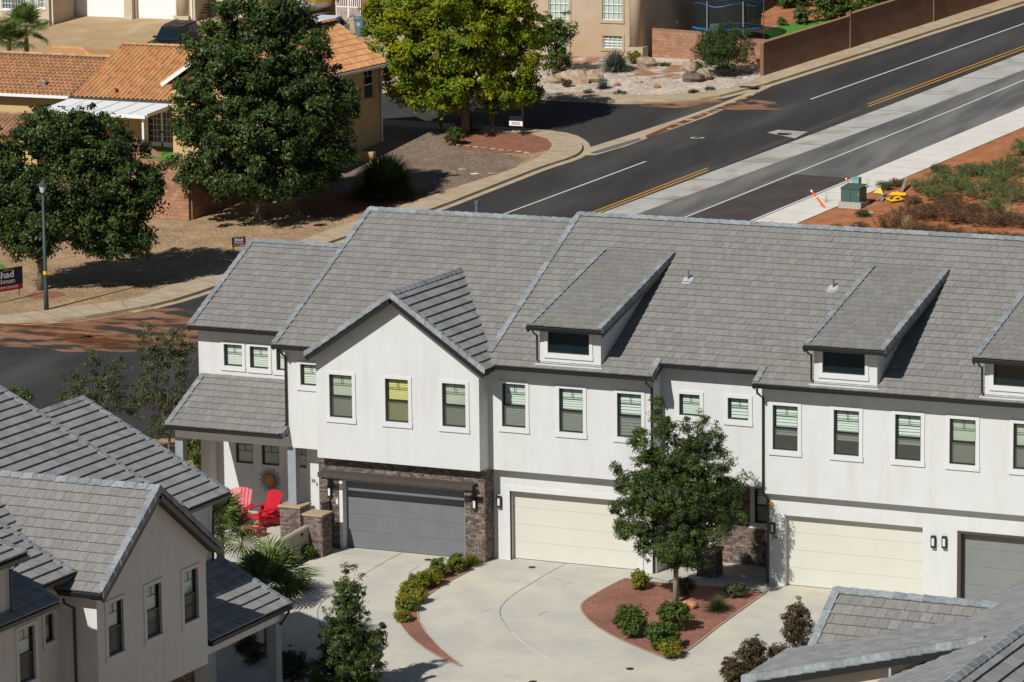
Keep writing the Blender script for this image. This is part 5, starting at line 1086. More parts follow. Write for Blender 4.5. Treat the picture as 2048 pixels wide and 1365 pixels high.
caps(hp, P+Vector((0, 0, .05)), Vector((P.x+2.6, y2r+.6, z2r-.3)), (-.12, 0, -.06), (.12, 0, -.06), (0, 0, 1), X_['terra'], .45, .04, 'ridge_tile')
hb(TH, 'gutter', -78, x1L-.2, 70.3, 70.5, e2.z-.2, e2.z-.04, X_['white'])
fd = g(287, 296, .15); dw = [(fd.x+.12, fd.x+1.95, 3.15, 5.25)]
wall('wall', [(-78, 2.5), (-49, 2.5), (-49, e1.z), (-78, e1.z)], [(d[0], d[1], d[2], d[3], .1) for d in dw], (0, 70.95, 0), XA, NY, YS_, TH)
D0 = obj('french_door', MB().box(dw[0][0]-.12, dw[0][0], 70.9, 71.0, 3.15, 5.35).box(dw[0][1], dw[0][1]+.12, 70.9, 71.0, 3.15, 5.35).box(dw[0][0], dw[0][1], 70.9, 71.0, 5.25, 5.35).box(dw[0][0]+.86, dw[0][0]+.97, 70.91, 71.0, 3.15, 5.25).box(dw[0][0], dw[0][1], 70.91, 71, 3.15, 3.55), X_['white'], TH)
for k in (0, 1):
    x0 = dw[0][0]+.12+k*.86; obj('pane', MB().poly([(x0, 70.98, 3.55), (x0+.68, 70.98, 3.55), (x0+.68, 70.98, 5.2), (x0, 70.98, 5.2)], .5), X_['carglass'], D0); mb = MB()
    for j in (1, 2): mb.box(x0+.68*j/3-.012, x0+.68*j/3+.012, 70.95, 70.975, 3.55, 5.2)
    for j in range(1, 5): mb.box(x0, x0+.68, 70.951, 70.974, 3.55+1.65*j/5-.012, 3.55+1.65*j/5+.012)
    obj('muntin', mb, X_['white'], D0); obj('door_handle', MB().box(dw[0][0]+.84+k*.1, dw[0][0]+.88+k*.1, 70.84, 70.9, 4.1, 4.2), X_['iron'], D0)
PC = thing('patio_cover', (-57, 69, 3.1), 'white ribbed metal patio cover on posts against the yellow house', 'patio cover'); pb, pf = at(141, 197, y=70.6), at(80, 218, y=67.5); xr2 = at(291, 236, y=67.5).x
cov = obj('panel_roof', MB().prism([(pb.x, 70.6, pb.z), (xr2+.1, 70.6, pb.z-.05), (xr2, 67.5, pf.z-.1), (pf.x, 67.5, pf.z-.05)], (0, 0, -.06)), X_['white'], PC)
for k in range(1, 6): t = k/6; obj('panel_rib', MB().beam((pb.x+(xr2+.1-pb.x)*t, 70.55, pb.z+.0), (pf.x+(xr2-pf.x)*t, 67.52, pf.z-.05), .03, .03), X_['white'], cov)
obj('gutter', MB().beam((pf.x-.05, 67.42, pf.z-.12), (xr2+.05, 67.42, pf.z-.17), .16, .2), X_['white'], PC)
obj('fascia', MB().beam((xr2+.06, 67.5, pf.z-.12), (xr2+.16, 70.6, pb.z-.08), .08, .2), X_['white'], PC)
for x in (xr2-.25, pf.x+.5): obj('post', MB().box(x-.06, x+.06, 67.6, 67.72, h(67.6)+.1, pf.z-.2), X_['white'], PC)
for u, v, s_, tall in ((89, 172, .2, .36), (233, 188, .1, .3), (74, 177, .08, .2)):
    P = pl(u, v, (0, -.4, 1), (0, 70.5, 5.98)); vp = obj('roof_vent', MB().tube([P-ZA*.1, P+ZA*tall], s_*.5, 8).tube([P+ZA*tall*.6, P+ZA*tall], s_*.95, 8), X_['metal'] if u < 200 else X_['iron'], TH)
# small old-tile outbuilding in front
OB = thing('garden_roof', (-62, 64.5, 2.6), 'low outbuilding with faded brown tile roof behind the left tree', 'shed')
b0 = at(0, 227, y=66.6); b1 = at(0, 272, y=64.3); obj('wall', MB().box(-75, -59.2, 64.6, 66.5, h(65)-.2, b1.z-.1), YS_, OB)
barrel(OB, (-75, 64.3, b1.z), XA, (0, 2.3, b0.z-b1.z), 75-59.0, math.hypot(2.3, b0.z-b1.z), X_['terraold'], .3, .35); ridgecaps(OB, (-75, 66.6, b0.z+.08), (-59.0, 66.6, b0.z+.08), X_['terraold'])
P0_, P1_ = at(262, 270, y=66.5), at(322, 308, y=62.5); obj('roof_edge', MB().prism([P0_, P1_, P1_+Vector((-1.2, 0, .1)), P0_+Vector((-1.2, 0, .1))], (0, 0, -.2)), X_['terraold'], OB)
# block garden wall of that house
def blockwall(name, label, P0, P1, hh, mt, bl=.40, bh=.2, th=.2, cap=True, screen=0, solid_side=False):
    P0, P1 = Vector(P0), Vector(P1); d = Vector((P1.x-P0.x, P1.y-P0.y, 0)); L = d.length; U = d.normalized(); Nn = U.cross(ZA); Wt = thing(name, P0, label, 'wall')
    zz = lambda t: P0.z+(P1.z-P0.z)*t/L; rows = int(hh/bh); nb = int(L/bl); mb = MB(); z0 = min(P0.z, P1.z)
    for k in range(nb): t = (k+.5)*bl; mb.obox(P0+U*t+ZA*(zz(t)-P0.z+hh/2-.1), U*bl/2, Nn*(th/2-.012), ZA*(hh/2+.1-.01), .5)
    obj('grout', mb, X_['blockgrout'], Wt); mes = []
    for v in range(5): q = MB().obox((0, 0, 0), U*(bl/2-.006), Nn*th/2, ZA*(bh/2-.006), (v+.5)/5); me = mesh_from(q, 'block', (0, 0, 0)); me.materials.append(mt); mes.append(me)
    n = 0; rest = MB()
    for r in range(rows):
        for k in range(nb+1):
            t = (k+(0 if r % 2 else .5))*bl
            a_, b_e = max(0., t-bl/2), min(L, t+bl/2)
            if b_e-a_ < .05: continue
            full = b_e-a_ > bl*.97; t = (a_+b_e)/2
            c = P0+U*t+ZA*(zz(t)-P0.z+(r+.5)*bh); n += 1
            if screen and r == rows-1 and k % 2: continue
            if not full: rest.obox(c, U*((b_e-a_)/2-.006), Nn*th/2, ZA*(bh/2-.006))
            elif n <= 300: inst('block', random.choice(mes), c, Wt)
            else: rest.obox(c, U*(bl/2-.006), Nn*th/2, ZA*(bh/2-.006))
    if rest.v: obj('blockwork', rest, mt, Wt, kind='stuff')
    return Wt
c0 = g(380, 441, KH); c1 = g(318, 434, KH); blockwall('block_wall', 'tan block garden wall with open screen blocks beside the left tree', (c1.x-2.5, c0.y, c0.z), (c0.x, c0.y, c0.z), 1.75, X_['block'], screen=1)
c2 = g(510, 400, KH); blockwall('block_wall', 'shaded block wall running back from the wall corner under the big tree', (c0.x, c0.y+.1, c0.z), (c0.x+.3, c0.y+11, h(c0.y+11)+KH), 1.75, X_['block'])
c3_ = at(305, 360, y=62.); blockwall('block_wall', 'raised block wall above the screen wall, below the small lawn', (c3_.x-1.0, 62., h(62)+KH), (c3_.x+2.6, 62., h(62)+KH), 1.5, X_['block'])
# ------------------------------------------------------------------ beige two-storey house
BH = thing('beige_house', (-41, 103, 5.9), 'beige two storey stucco house with rounded corner pilaster and white gridded windows', 'house'); yb_ = 99.2; SB = X_['stuccobeige']
gw = dict(kind='grid', frame='white', blind='blind', trim=.14, trimmat='stuccobeige', proud=.05, glass='glass')
Lb = []
for u, v, w, hh in ((1098, 38, 1.35, 1.9), (1205, 40, 1.3, 1.9), (1206, 96, 1.28, .75), (1098, 104, 1.3, 1.0)): P = at(u, v, y=yb_); Lb.append((P.x, P.z, w, hh, dict(gw, kind='grid')))
wall('wall', [(-52, 5.3), (-37.75, 5.3), (-37.75, 14), (-52, 14)], holes(Lb), (0, yb_, 0), XA, NY, SB, BH)
for x, z, w, hh, k in Lb: window(BH, (x, yb_, z), XA, NY, w, hh, **k)
wall('wall', [(yb_, 5.3), (112, 5.3), (112, 14), (yb_, 14)], [], (-37.75, 0, 0), YA, XA, SB, BH); wall('wall', [(-52, 5), (-37.75, 5), (-37.75, 14), (-52, 14)], [], (0, 112, 0), XA, YA, SB, BH); wall('wall', [(yb_, 5), (112, 5), (112, 14), (yb_, 14)], [], (-52, 0, 0), YA, -XA, SB, BH)
obj('roof', MB().poly([(-52.4, 98.8, 14), (-37.3, 98.8, 14), (-37.3, 112.4, 14), (-52.4, 112.4, 14)]).poly([(-52.4, 98.8, 14.02), (-37.3, 98.8, 14.02), (-41, 105.6, 17), (-48, 105.6, 17)]).poly([(-37.3, 98.8, 14.02), (-37.3, 112.4, 14.02), (-41, 105.6, 17)]), X_['terra'], BH)
obj('pilaster', MB().tube([(-38.1, yb_-.05, 6.7), (-38.1, yb_-.05, 14)], .42, 16), SB, BH, smooth=True); obj('pilaster_base', MB().box(-38.6, -37.5, yb_-.5, yb_+.3, 5.6, 6.75), SB, BH)
P = at(1353, 44, x=-37.75); obj('vent_hood', MB().box(-37.75, -37.68, P.y-.1, P.y+.1, P.z-.1, P.z+.1), X_['white'], BH)
b1_, b2_ = g(1296, 112, KH), g(1400, 127, KH); blockwall('block_wall', 'brown block wall between the beige house and the big shrub', (-37.3, b1_.y-.3, b1_.z), (-33.6, b1_.y-.5, b1_.z-.1), 1.75, X_['block']); blockwall('block_wall', 'brown block wall behind the big shrub, joining the long street wall', (-33.6, b1_.y-.6, b1_.z-.1), (-28.9, b1_.y-1.4, h(b1_.y-1.4)+KH), 1.55, X_['block'])
obj('meter_box', MB().box(-33.9, -33.3, 100.6, 101.0, 6.0, 8.1), X_['util'], None, 'green utility cabinet behind the brown block wall', 'cabinet')
# long street wall
RW = thing('street_wall', (-28.8, 96.4, 5.7), 'long brown stucco wall rising along the pavement beside the street', 'wall'); rw0, rw1 = g(1527, 152, KH), g(1865, 44, KH); dv = Vector((rw1.x-rw0.x, rw1.y-rw0.y)); dv /= dv.y; sdn = Vector((dv.y, -dv.x)).normalized()
Yc = [rw0.y, 104.4, 113.0, 121.5, 130, 150, 190]
for i in range(len(Yc)-1):
    ya, yc = Yc[i], Yc[i+1]; a = Vector((rw0.x+dv.x*(ya-rw0.y), ya)); b = Vector((rw0.x+dv.x*(yc-rw0.y), yc)); lift = (0, .12, .12, .2, .2, .2)[i]
    pts = [(a.x, a.y, h(ya)-.1), (b.x, b.y-.02, h(yc)-.1), (b.x, b.y-.02, h(yc)+2.05+lift), (a.x, a.y, h(ya)+2.05+lift)]
    obj('wall_panel', MB().prism(pts, (-.22, 0, 0)), X_['retwall'], RW); obj('coping', MB().prism([(a.x+.03, a.y, h(ya)+2.05+lift), (b.x+.03, b.y-.02, h(yc)+2.05+lift), (b.x+.03, b.y-.02, h(yc)+2.11+lift), (a.x+.03, a.y, h(ya)+2.11+lift)], (-.28, 0, 0)), X_['block'], RW)
    if i: obj('pilaster', MB().box(a.x-.26, a.x+.035, a.y-.09, a.y+.09, h(ya)-.1, h(ya)+2.2+lift), X_['retwall'], RW)
blockwall('block_wall', 'far block wall at the back of the garden beyond the trampoline', (-46, 122, h(122)+KH-.4), (-27, 122.0, h(122)+KH-.4), 3.2, X_['block'], .6, .22)
# trampoline
tc = Vector((-34.6, 105.2, h(105.2)+KH)); TP = thing('trampoline', tc, 'round trampoline with dark safety net and blue rim behind the street wall', 'trampoline')
def ring(c, r, t, n=24): return [c+Vector((r*math.cos(2*math.pi*k/n), r*math.sin(2*math.pi*k/n), t)) for k in range(n+1)]
obj('frame_pad', MB().tube(ring(tc, 2.1, .85), .09, 6, .5, False), X_['tramp'], TP); obj('bed', MB().poly(ring(tc, 2.05, .87)[:-1]), X_['black'], TP); obj('top_ring', MB().tube([p+Vector((0, 0, .12*math.sin(i*1.3))) for i, p in enumerate(ring(tc, 2.1, 2.35))], .045, 6, .5, False), X_['tramp'], TP)
mb = MB(); lo_, hi_ = ring(tc, 2.05, .9), ring(tc, 2.15, 2.75)
for k in range(24): mb.poly((lo_[k], lo_[k+1], hi_[k+1], hi_[k]))
obj('net', mb, X_['net'], TP)
for k in range(6): a = k*math.pi/3+.3; q = tc+Vector((2.2*math.cos(a), 2.2*math.sin(a), 0)); obj('pole', MB().tube([q, q+ZA*2.6], .035, 6), X_['metal'], TP)
# ------------------------------------------------------------------ house with white garage doors (top left)
FG = thing('garage_house', (-80, 109, 6.4), 'cream stucco house with two white panelled garage doors behind the wide driveway', 'house'); yg = 105.3; CT = X_['stuccotan']; zg = 6.35
def gx(u): return at(u, 38, y=yg).x
wall('wall', [(gx(100), zg-.3), (gx(392), zg-.3), (gx(392), zg+5), (gx(100), zg+5)], [(gx(115), gx(252), zg-.3, zg+2.3, .25), (gx(273), gx(352), zg-.3, zg+2.3, .25)], (0, yg, 0), XA, NY, CT, FG)
for a, b in ((115, 252), (273, 352)):
    d = garage(FG, (gx(a), yg+.24, zg), XA, NY, gx(b)-gx(a), 2.3, X_['white']); n = max(2, int((gx(b)-gx(a))/.62))
    for r in range(4):
        for k in range(n): w = (gx(b)-gx(a))/n; obj('raised_panel', MB().box(gx(a)+k*w+.07, gx(a)+(k+1)*w-.07, yg+.235, yg+.26, zg+r*.575+.09, zg+r*.575+.49), X_['white'], d)
for u in (262, 388): obj('pilaster', MB().box(gx(u)-.3, gx(u)+.3, yg-.35, yg, zg-.3, zg+5), CT, FG)
obj('round_pilaster', MB().tube([(gx(372), yg-.2, zg+.6), (gx(372), yg-.2, zg+5)], .5, 14), CT, FG, smooth=True); obj('pilaster_base', MB().box(gx(358), gx(388), yg-.75, yg, zg-.3, zg+.65), CT, FG); downspout(FG, [(gx(390), yg-.4, zg+5), (gx(390), yg-.4, zg+.4), (gx(393), yg-.5, zg)], .06, X_['white'])
by = yg-3.2; Lf = [(at(4, 18, y=by).x, at(4, 18, y=by).z, .9, 1.5, dict(gw, glass='glassdark')), (at(29, 20, y=by).x, at(29, 20, y=by).z, .9, 1.5, dict(gw, glass='glassdark')), (at(60, 18, y=by).x, at(60, 18, y=by).z, .45, 1.5, dict(gw, glass='glassdark')), (at(77, 16, y=by).x, at(77, 16, y=by).z, .5, 1.5, dict(gw, glass='glassdark'))]
wall('wall', [(-96, 5.2), (at(98, 30, y=by).x, 5.2), (at(98, 30, y=by).x, 11), (-96, 11)], holes(Lf), (0, by, 0), XA, NY, CT, FG)
for x, z, w, hh, k in Lf: window(FG, (x, by, z), XA, NY, w, hh, **dict(k, trim=.06, trimmat='white'))
wall('wall', [(by, 5.2), (yg, 5.2), (yg, 11), (by, 11)], [], (at(98, 30, y=by).x, 0, 0), YA, XA, CT, FG); downspout(FG, [(at(98, 30, y=by).x+.08, by+.3, 11), (at(98, 30, y=by).x+.08, by+.3, 6.2)], .06, X_['white'])
obj('roof', MB().poly([(gx(95), yg-.5, 11.3), (gx(392)+.5, yg-.5, 11.3), (gx(392)+.5, 118, 14), (gx(95), 118, 14)]).poly([(-96, by-.4, 11), (gx(95)+.9, by-.4, 11), (gx(95)+.9, 118, 14.2), (-96, 118, 14.2)]), X_['terra'], FG); wall('wall', [(yg, 5.5), (118, 5.5), (118, 12), (yg, 12)], [], (gx(392), 0, 0), YA, XA, CT, FG)
sheet('far_driveway', [(-90, 93.5), (-58, 93.5), (-56, 106.5), (-90, 106.5)], KH+.016, mat('driveway_tan', (.42, .30, .165), (.37, .255, .135), .7, rough=.92, c3=(.46, .345, .21), s3=.5))
SH = thing('store_wall', (-66, 107, 6.5), 'pale rendered side wall behind the swing seat', 'wall'); obj('wall_body', MB().box(gx(392)+.05, gx(470), 107.0, 107.3, 6, 9.6), CT, SH)
bw3 = blockwall('block_wall', 'red brown block wall behind the boat', (-69, 108.2, 6.7), (-60.7, 108.2, 6.7), 3.0, X_['block'])
LG = thing('lattice_gate', (-60, 107.6, 6.6), 'white double gate with lattice below and upright bars above', 'gate')
lx0 = at(672, 40, y=107.6).x; lz = at(690, 55, y=107.6).z
for k in range(2):
    x0 = lx0+k*.92; L = obj('gate_leaf', MB().box(x0, x0+.05, 107.6, 107.65, lz, lz+2.6).box(x0+.85, x0+.9, 107.6, 107.65, lz, lz+2.6).box(x0+.05, x0+.85, 107.6, 107.65, lz+1.3, lz+1.36).box(x0+.05, x0+.85, 107.6, 107.65, lz, lz+.05), X_['white'], LG)
    for j in range(5): obj('bar', MB().box(x0+.14+j*.14, x0+.19+j*.14, 107.61, 107.64, lz+1.36, lz+2.6), X_['white'], L)
    mb = MB()
    for j in range(-9, 9):
        for s_, yy in ((1, 107.615), (-1, 107.635)):
            t0_ = max(0., -j*.13); t1_ = min(.8, 1.25-j*.13)
            if t1_ > t0_:
                a0, a1 = t0_+x0+.05, t1_+x0+.05; 
                if s_ < 0: a0, a1 = x0+.85-t0_, x0+.85-t1_
                mb.beam((a0, yy, lz+.05+j*.13+t0_), (a1, yy, lz+.05+j*.13+t1_), .012, .045, (0, 1, 0))
    obj('lattice', mb, X_['white'], L)
wb = g(722, 73, KH); WB = thing('wheelie_bin', wb, 'blue grey wheeled rubbish bin beside the lattice gate', 'bin'); obj('body', MB().prism([wb+Vector(q) for q in ((-.24, -.28, .08), (.24, -.28, .08), (.24, .28, .08), (-.24, .28, .08))], (0, 0, 0.02)).prism([wb+Vector(q) for q in ((-.25, -.28, .1), (.25, -.28, .1), (.31, -.36, 1.12), (-.31, -.36, 1.12))], (0, .62, 0)), X_['bin'], WB); obj('lid', MB().prism([wb+Vector(q) for q in ((-.35, -.42, 1.12), (.35, -.42, 1.12), (.35, -.38, 1.2), (-.35, -.38, 1.2))], (0, .8, .03)), X_['bin'], WB)
for s_ in (-1, 1): obj('wheel', MB().tube([wb+Vector((s_*.28, .3, .13)), wb+Vector((s_*.34, .3, .13))], .13, 12), X_['tyre'], WB)
obj('decal', MB().box(wb.x-.1, wb.x+.1, wb.y-.352, wb.y-.345, wb.z+.68, wb.z+.9), mat('decal_green', (.25, .45, .2), rough=.6), WB)
HS = thing('hose_loop', g(706, 56, KH), 'dark garden hose loop hanging in front of the lattice gate', 'hose'); hc = at(706, 45, y=106.9); obj('loop', MB().tube([hc+Vector((.42*math.cos(a), 0, .42*math.sin(a))) for a in [k*.3 for k in range(22)]], .035, 6, .5, False), X_['iron'], HS)
# cars, boat, swing seat, spare wheel
def car(name, loc, L, Wd, Ht, paint, label, hood=.30, boxy=True, z0=.22):
    C = thing(name, loc, label, 'car'); B = Vector(loc); w = Wd/2; V_ = lambda x, y, z: B+Vector((x, y, z)); bh = Ht*.56; hl = L*hood
    pit = .085
    F = lambda x, y, z: V_(x, y, z+y*pit)
    def loft(secs, nm, mt, smooth=False):                      # secs: (y, halfwidth, zlo, zhi)
        mb = MB(); R = []
        for y, hw, a, b in secs: R.append([F(-hw, y, a), F(hw, y, a), F(hw*1.0, y, a+(b-a)*.6), F(hw*.94, y, b), F(-hw*.94, y, b), F(-hw, y, a+(b-a)*.6)])
        for p, q in zip(R[:-1], R[1:]):
            for k in range(6): mb.poly((p[k], p[(k+1) % 6], q[(k+1) % 6], q[k]))
        mb.poly(R[0][::-1]); mb.poly(R[-1]); return obj(nm, mb, mt, C)
    loft([(0, w*.9, z0+.1, bh*.86), (.06, w*.96, z0, bh*.93), (.5, w, z0, bh*.97), (hl, w, z0, bh), (L-.25, w, z0, bh*1.02), (L-.04, w*.97, z0+.05, bh), (L, w*.92, z0+.15, bh*.9)], 'body', paint)
    a, b = hl, hl+L*(.13 if boxy else .2); c_, d_ = L-(.45 if boxy else .9), L-.1
    mb = MB(); lo_ = [F(-w*.93, a, bh*.99), F(w*.93, a, bh*.99), F(w*.93, d_, bh), F(-w*.93, d_, bh)]; hi_ = [F(-w*.76, b, Ht-.06), F(w*.76, b, Ht-.06), F(w*.76, c_, Ht), F(-w*.76, c_, Ht)]
    for k in range(4): mb.poly((lo_[k], lo_[(k+1) % 4], hi_[(k+1) % 4], hi_[k]))
    mb.poly(hi_); mb.prism([p+ZA*.002 for p in hi_], (0, 0, .04)); obj('cabin', mb, paint, C)
    def panel(k, t0, t1, nm, push, z0_=.12, z1_=.9):
        p, q, r, s_ = lo_[k], lo_[(k+1) % 4], hi_[(k+1) % 4], hi_[k]; e = lambda u, v: p.lerp(q, u).lerp(s_.lerp(r, u), v); n = (q-p).cross(s_-p).normalized()*.012
        if n.dot((p+q+r+s_)/4-(B+Vector((0, L/2, Ht*.7)))) < 0: n = -n
        obj(nm, MB().poly([e(t0, z0_)+n, e(t1, z0_)+n, e(t1, z1_)+n, e(t0, z1_)+n]), X_['carglass'], C)
    panel(0, .05, .95, 'windscreen', 1); panel(2, .06, .94, 'rear_window', 1)
    for k in (1, 3):
        for t0, t1 in ((.05, .36), (.39, .66), (.69, .95)): panel(k, t0 if k == 1 else 1-t1, t1 if k == 1 else 1-t0, 'side_window', 1)
    for s_ in (-1, 1):
        for y in (L*.19, L*.78):
            wh = obj('wheel', MB().tube([F(s_*(w-.2), y, .34), F(s_*(w+.02), y, .34)], .35, 18), X_['tyre'], C); obj('rim', MB().tube([F(s_*(w+.0), y, .34), F(s_*(w+.03), y, .34)], .2, 12), X_['chrome'], wh)
        obj('mirror', MB().obox(F(s_*(w+.1), a+.25, bh+.1), (.1, 0, 0), (0, .05, 0), (0, 0, .07)), paint, C); obj('headlight', MB().obox(F(s_*w*.7, -.005, bh*.74), (.13, 0, 0), (0, .03, 0), (0, 0, .08)), X_['lampglass'], C); obj('tail_light', MB().obox(F(s_*w*.85, L-.0, bh*.8), (.07, 0, 0), (0, .03, 0), (0, 0, .15)), X_['red'], C)
        if boxy: obj('roof_rail', MB().beam(F(s_*w*.6, b+.1, Ht+.07), F(s_*w*.6, c_-.1, Ht+.13), .04, .04), X_['black'], C)
    if boxy:
        for t in (.3, .7): y = b+(c_-b)*t; obj('roof_bar', MB().beam(F(-w*.6, y, Ht+.1), F(w*.6, y, Ht+.1), .05, .03), X_['black'], C)
    obj('grille', MB().obox(F(0, -.005, bh*.72), (w*.5, 0, 0), (0, .03, 0), (0, 0, .09)), X_['black'], C); obj('bumper', MB().obox(F(0, -.05, z0+.22), (w*.97, 0, 0), (0, .09, 0), (0, 0, .1)), X_['tyre'], C)
    return C
P = g(333, 72, 1.1+KH); car('parked_car', (P.x+.1, P.y-1.5, h(P.y-1.5)+KH), 4.3, 1.82, 1.66, X_['carblack'], 'black boxy off-roader with roof rails parked before the white garage doors', .31)
P = g(640, 47, 1.25+KH); car('parked_car', (P.x, P.y-2.0, h(P.y-2)+KH), 4.4, 1.8, 1.5, X_['carwhite'], 'white car parked between the boat and the terracotta roof', .28, False)
bp_ = g(602, 42, .2+KH); BT = thing('boat', bp_, 'white and yellow boat on a trailer under a dark cover, behind the white car', 'boat')
mb = MB(); R = []
for t, hw, zk in ((0, .25, .9), (.12, .8, .55), (.4, 1.1, .42), (1, 1.05, .4)): y = t*5; R.append([bp_+Vector((0, y, zk)), bp_+Vector((hw*.8, y, zk+.35)), bp_+Vector((hw, y, 1.35)), bp_+Vector((-hw, y, 1.35)), bp_+Vector((-hw*.8, y, zk+.35))])
for p, q in zip(R[:-1], R[1:]):
    for k in range(5): mb.poly((p[k], p[(k+1) % 5], q[(k+1) % 5], q[k]))
mb.poly(R[0]); mb.poly(R[-1]); obj('hull', mb, X_['boathull'], BT); mb = MB()
for p, q in zip(R[:-1], R[1:]):
    for a, b in ((1, 2), (4, 3)): m_ = lambda s_, t: s_[a].lerp(s_[b], t)+(s_[a]-s_[3 if a == 1 else 2]).normalized()*.012; mb.poly((m_(p, .55), m_(q, .55), m_(q, .92), m_(p, .92)))
obj('stripe', mb, X_['signyellow'], BT); obj('cover', MB().prism([bp_+Vector((-1, .8, 1.36)), bp_+Vector((1, .8, 1.36)), bp_+Vector((.3, .8, 1.75)), bp_+Vector((-.3, .8, 1.75))], (0, 3.8, 0)), X_['bin'], BT); obj('folded_canopy', MB().obox(bp_+Vector((.9, 2.5, 2.0)), (.75, 0, -.5), (0, .9, 0), (.03, 0, .05)), X_['util'], BT); obj('windshield', MB().obox(bp_+Vector((0, 1.9, 1.9)), (.45, 0, 0), (0, .12, .2), (0, .02, .0)), X_['carwhite'], BT)
obj('trailer', MB().beam(bp_+Vector((-.8, -.9, .35)), bp_+Vector((-.8, 5, .4)), .1, .1).beam(bp_+Vector((.8, -.9, .35)), bp_+Vector((.8, 5, .4)), .1, .1).beam(bp_+Vector((-.8, 3, .35)), bp_+Vector((.8, 3, .35)), .1, .1), X_['metal'], BT)
for s_ in (-1, 1): obj('wheel', MB().tube([bp_+Vector((s_*.95, 3, .32)), bp_+Vector((s_*1.15, 3, .32))], .32, 14), X_['tyre'], BT)
sb = g(412, 42, KH); SW = thing('swing_seat', sb, 'black iron garden bench against the pale side wall', 'bench'); sb = sb+Vector((0, .6, 0))
for s_ in (-1, 1): obj('leg_frame', MB().tube([sb+Vector((s_*.75, -.3, 0)), sb+Vector((s_*.75, -.3, .6)), sb+Vector((s_*.75, .25, .62)), sb+Vector((s_*.75, .3, 0))], .03, 6, .5, False), X_['black'], SW)
for k in range(5): obj('seat_slat', MB().beam(sb+Vector((-.75, -.25+k*.12, .45)), sb+Vector((.75, -.25+k*.12, .45)), .07, .025), X_['black'], SW)
for k in range(3): obj('back_slat', MB().beam(sb+Vector((-.75, .3, .62+k*.17)), sb+Vector((.75, .3, .62+k*.17)), .02, .06), X_['black'], SW)
for k in range(9): obj('back_bar', MB().tube([sb+Vector((-.72+k*.18, .3, .5)), sb+Vector((-.72+k*.18, .32, .98))], .015, 5), X_['black'], SW)
tq = at(470, 15, y=105.0); UT = thing('trailer_wheel', (tq.x, 105, tq.z-.45), 'grey spare wheel leaning on dark gear beyond the big tree', 'wheel'); obj('tyre', MB().tube([(tq.x+.36*math.cos(k*.3), 105.0, tq.z+.36*math.sin(k*.3)) for k in range(22)], .11, 8, .5, False), X_['postgrey'], UT); obj('hub', MB().tube([(tq.x, 104.95, tq.z), (tq.x, 105.05, tq.z)], .27, 14), X_['metal'], UT)
GR_ = thing('gear_pile', (-64.8, 106, 6.5), 'dark stored machinery stacked behind the big tree', 'machinery'); 
for k in range(9): p = Vector((-66.3+.55*(k % 5), 105.7+.4*(k//5), 6.5)); obj('crate', MB().box(p.x, p.x+.45, p.y, p.y+.4, p.z, p.z+random.uniform(.5, 1.9)), random.choice([X_['util'], X_['black'], X_['bin'], X_['wood']]), GR_)
# ------------------------------------------------------------------ trees
def ptree(name, bu, bv, dzb, L, leaf, dens_, cr, per, ls, tr, label, tz, bark='bark', depth=1.15, group=None, nl=12, inner=.25, y=None, asp=.42):
    base = g(bu, bv, dzb); lob = lobes_px(L, base, depth); return tree(name, base, base.z+tz, lob, leaf, dens_, cr, per, ls, tr, label, bark, group, nl, inner, asp)
ptree('ash_tree', 83, 580, KH, [(110, 262, 75, 48), (50, 330, 70, 80), (185, 290, 80, 65), (235, 345, 75, 65), (265, 395, 60, 60), (140, 370, 100, 75), (45, 430, 60, 62), (225, 455, 75, 50), (130, 440, 90, 40), (235, 482, 70, 34), (55, 478, 55, 34), (5, 370, 50, 90), (75, 480, 42, 34, -.6), (210, 490, 45, 20), (300, 370, 25, 40)], 'leaf_ash', 1.7, .46, 110, .10, .2, 'broad dark green tree on the gravel corner beside the street lamp', 3.4)
ptree('ash_tree', 520, 440, KH, [(490, 45, 70, 50), (560, 25, 55, 40), (440, 95, 60, 55), (600, 95, 62, 60), (520, 120, 110, 70), (470, 190, 110, 75), (600, 190, 95, 75), (400, 240, 50, 60), (660, 215, 48, 55), (540, 265, 140, 70), (410, 320, 65, 50), (640, 300, 65, 60), (520, 345, 135, 48), (690, 190, 20, 26), (600, 350, 70, 40)], 'leaf_ash', 1.7, .50, 115, .11, .26, 'largest dark green tree, in front of the terracotta roof', 4.2)
ptree('maple_tree', 930, 268, KH, [(900, -10, 120, 60), (800, 35, 70, 50), (990, 10, 80, 60), (850, 90, 95, 60), (950, 75, 100, 70), (1035, 60, 52, 55), (1020, 120, 60, 60), (820, 150, 55, 45), (920, 150, 95, 55), (1000, 185, 55, 30), (1045, 185, 36, 24), (880, 195, 70, 30), (760, 80, 28, 40)], 'leaf_yellow', 1.45, .50, 110, .12, .22, 'yellow green tree on the mulched street corner', 3.6)
ptree('slender_tree', 1112, 152, KH, [(1120, 55, 26, 36), (1105, 90, 30, 36), (1112, 125, 24, 26), (1090, 60, 20, 30)], 'leaf_shrub', 1.4, .36, 60, .10, .06, 'slender green tree against the beige house wall', 2.0, nl=6)
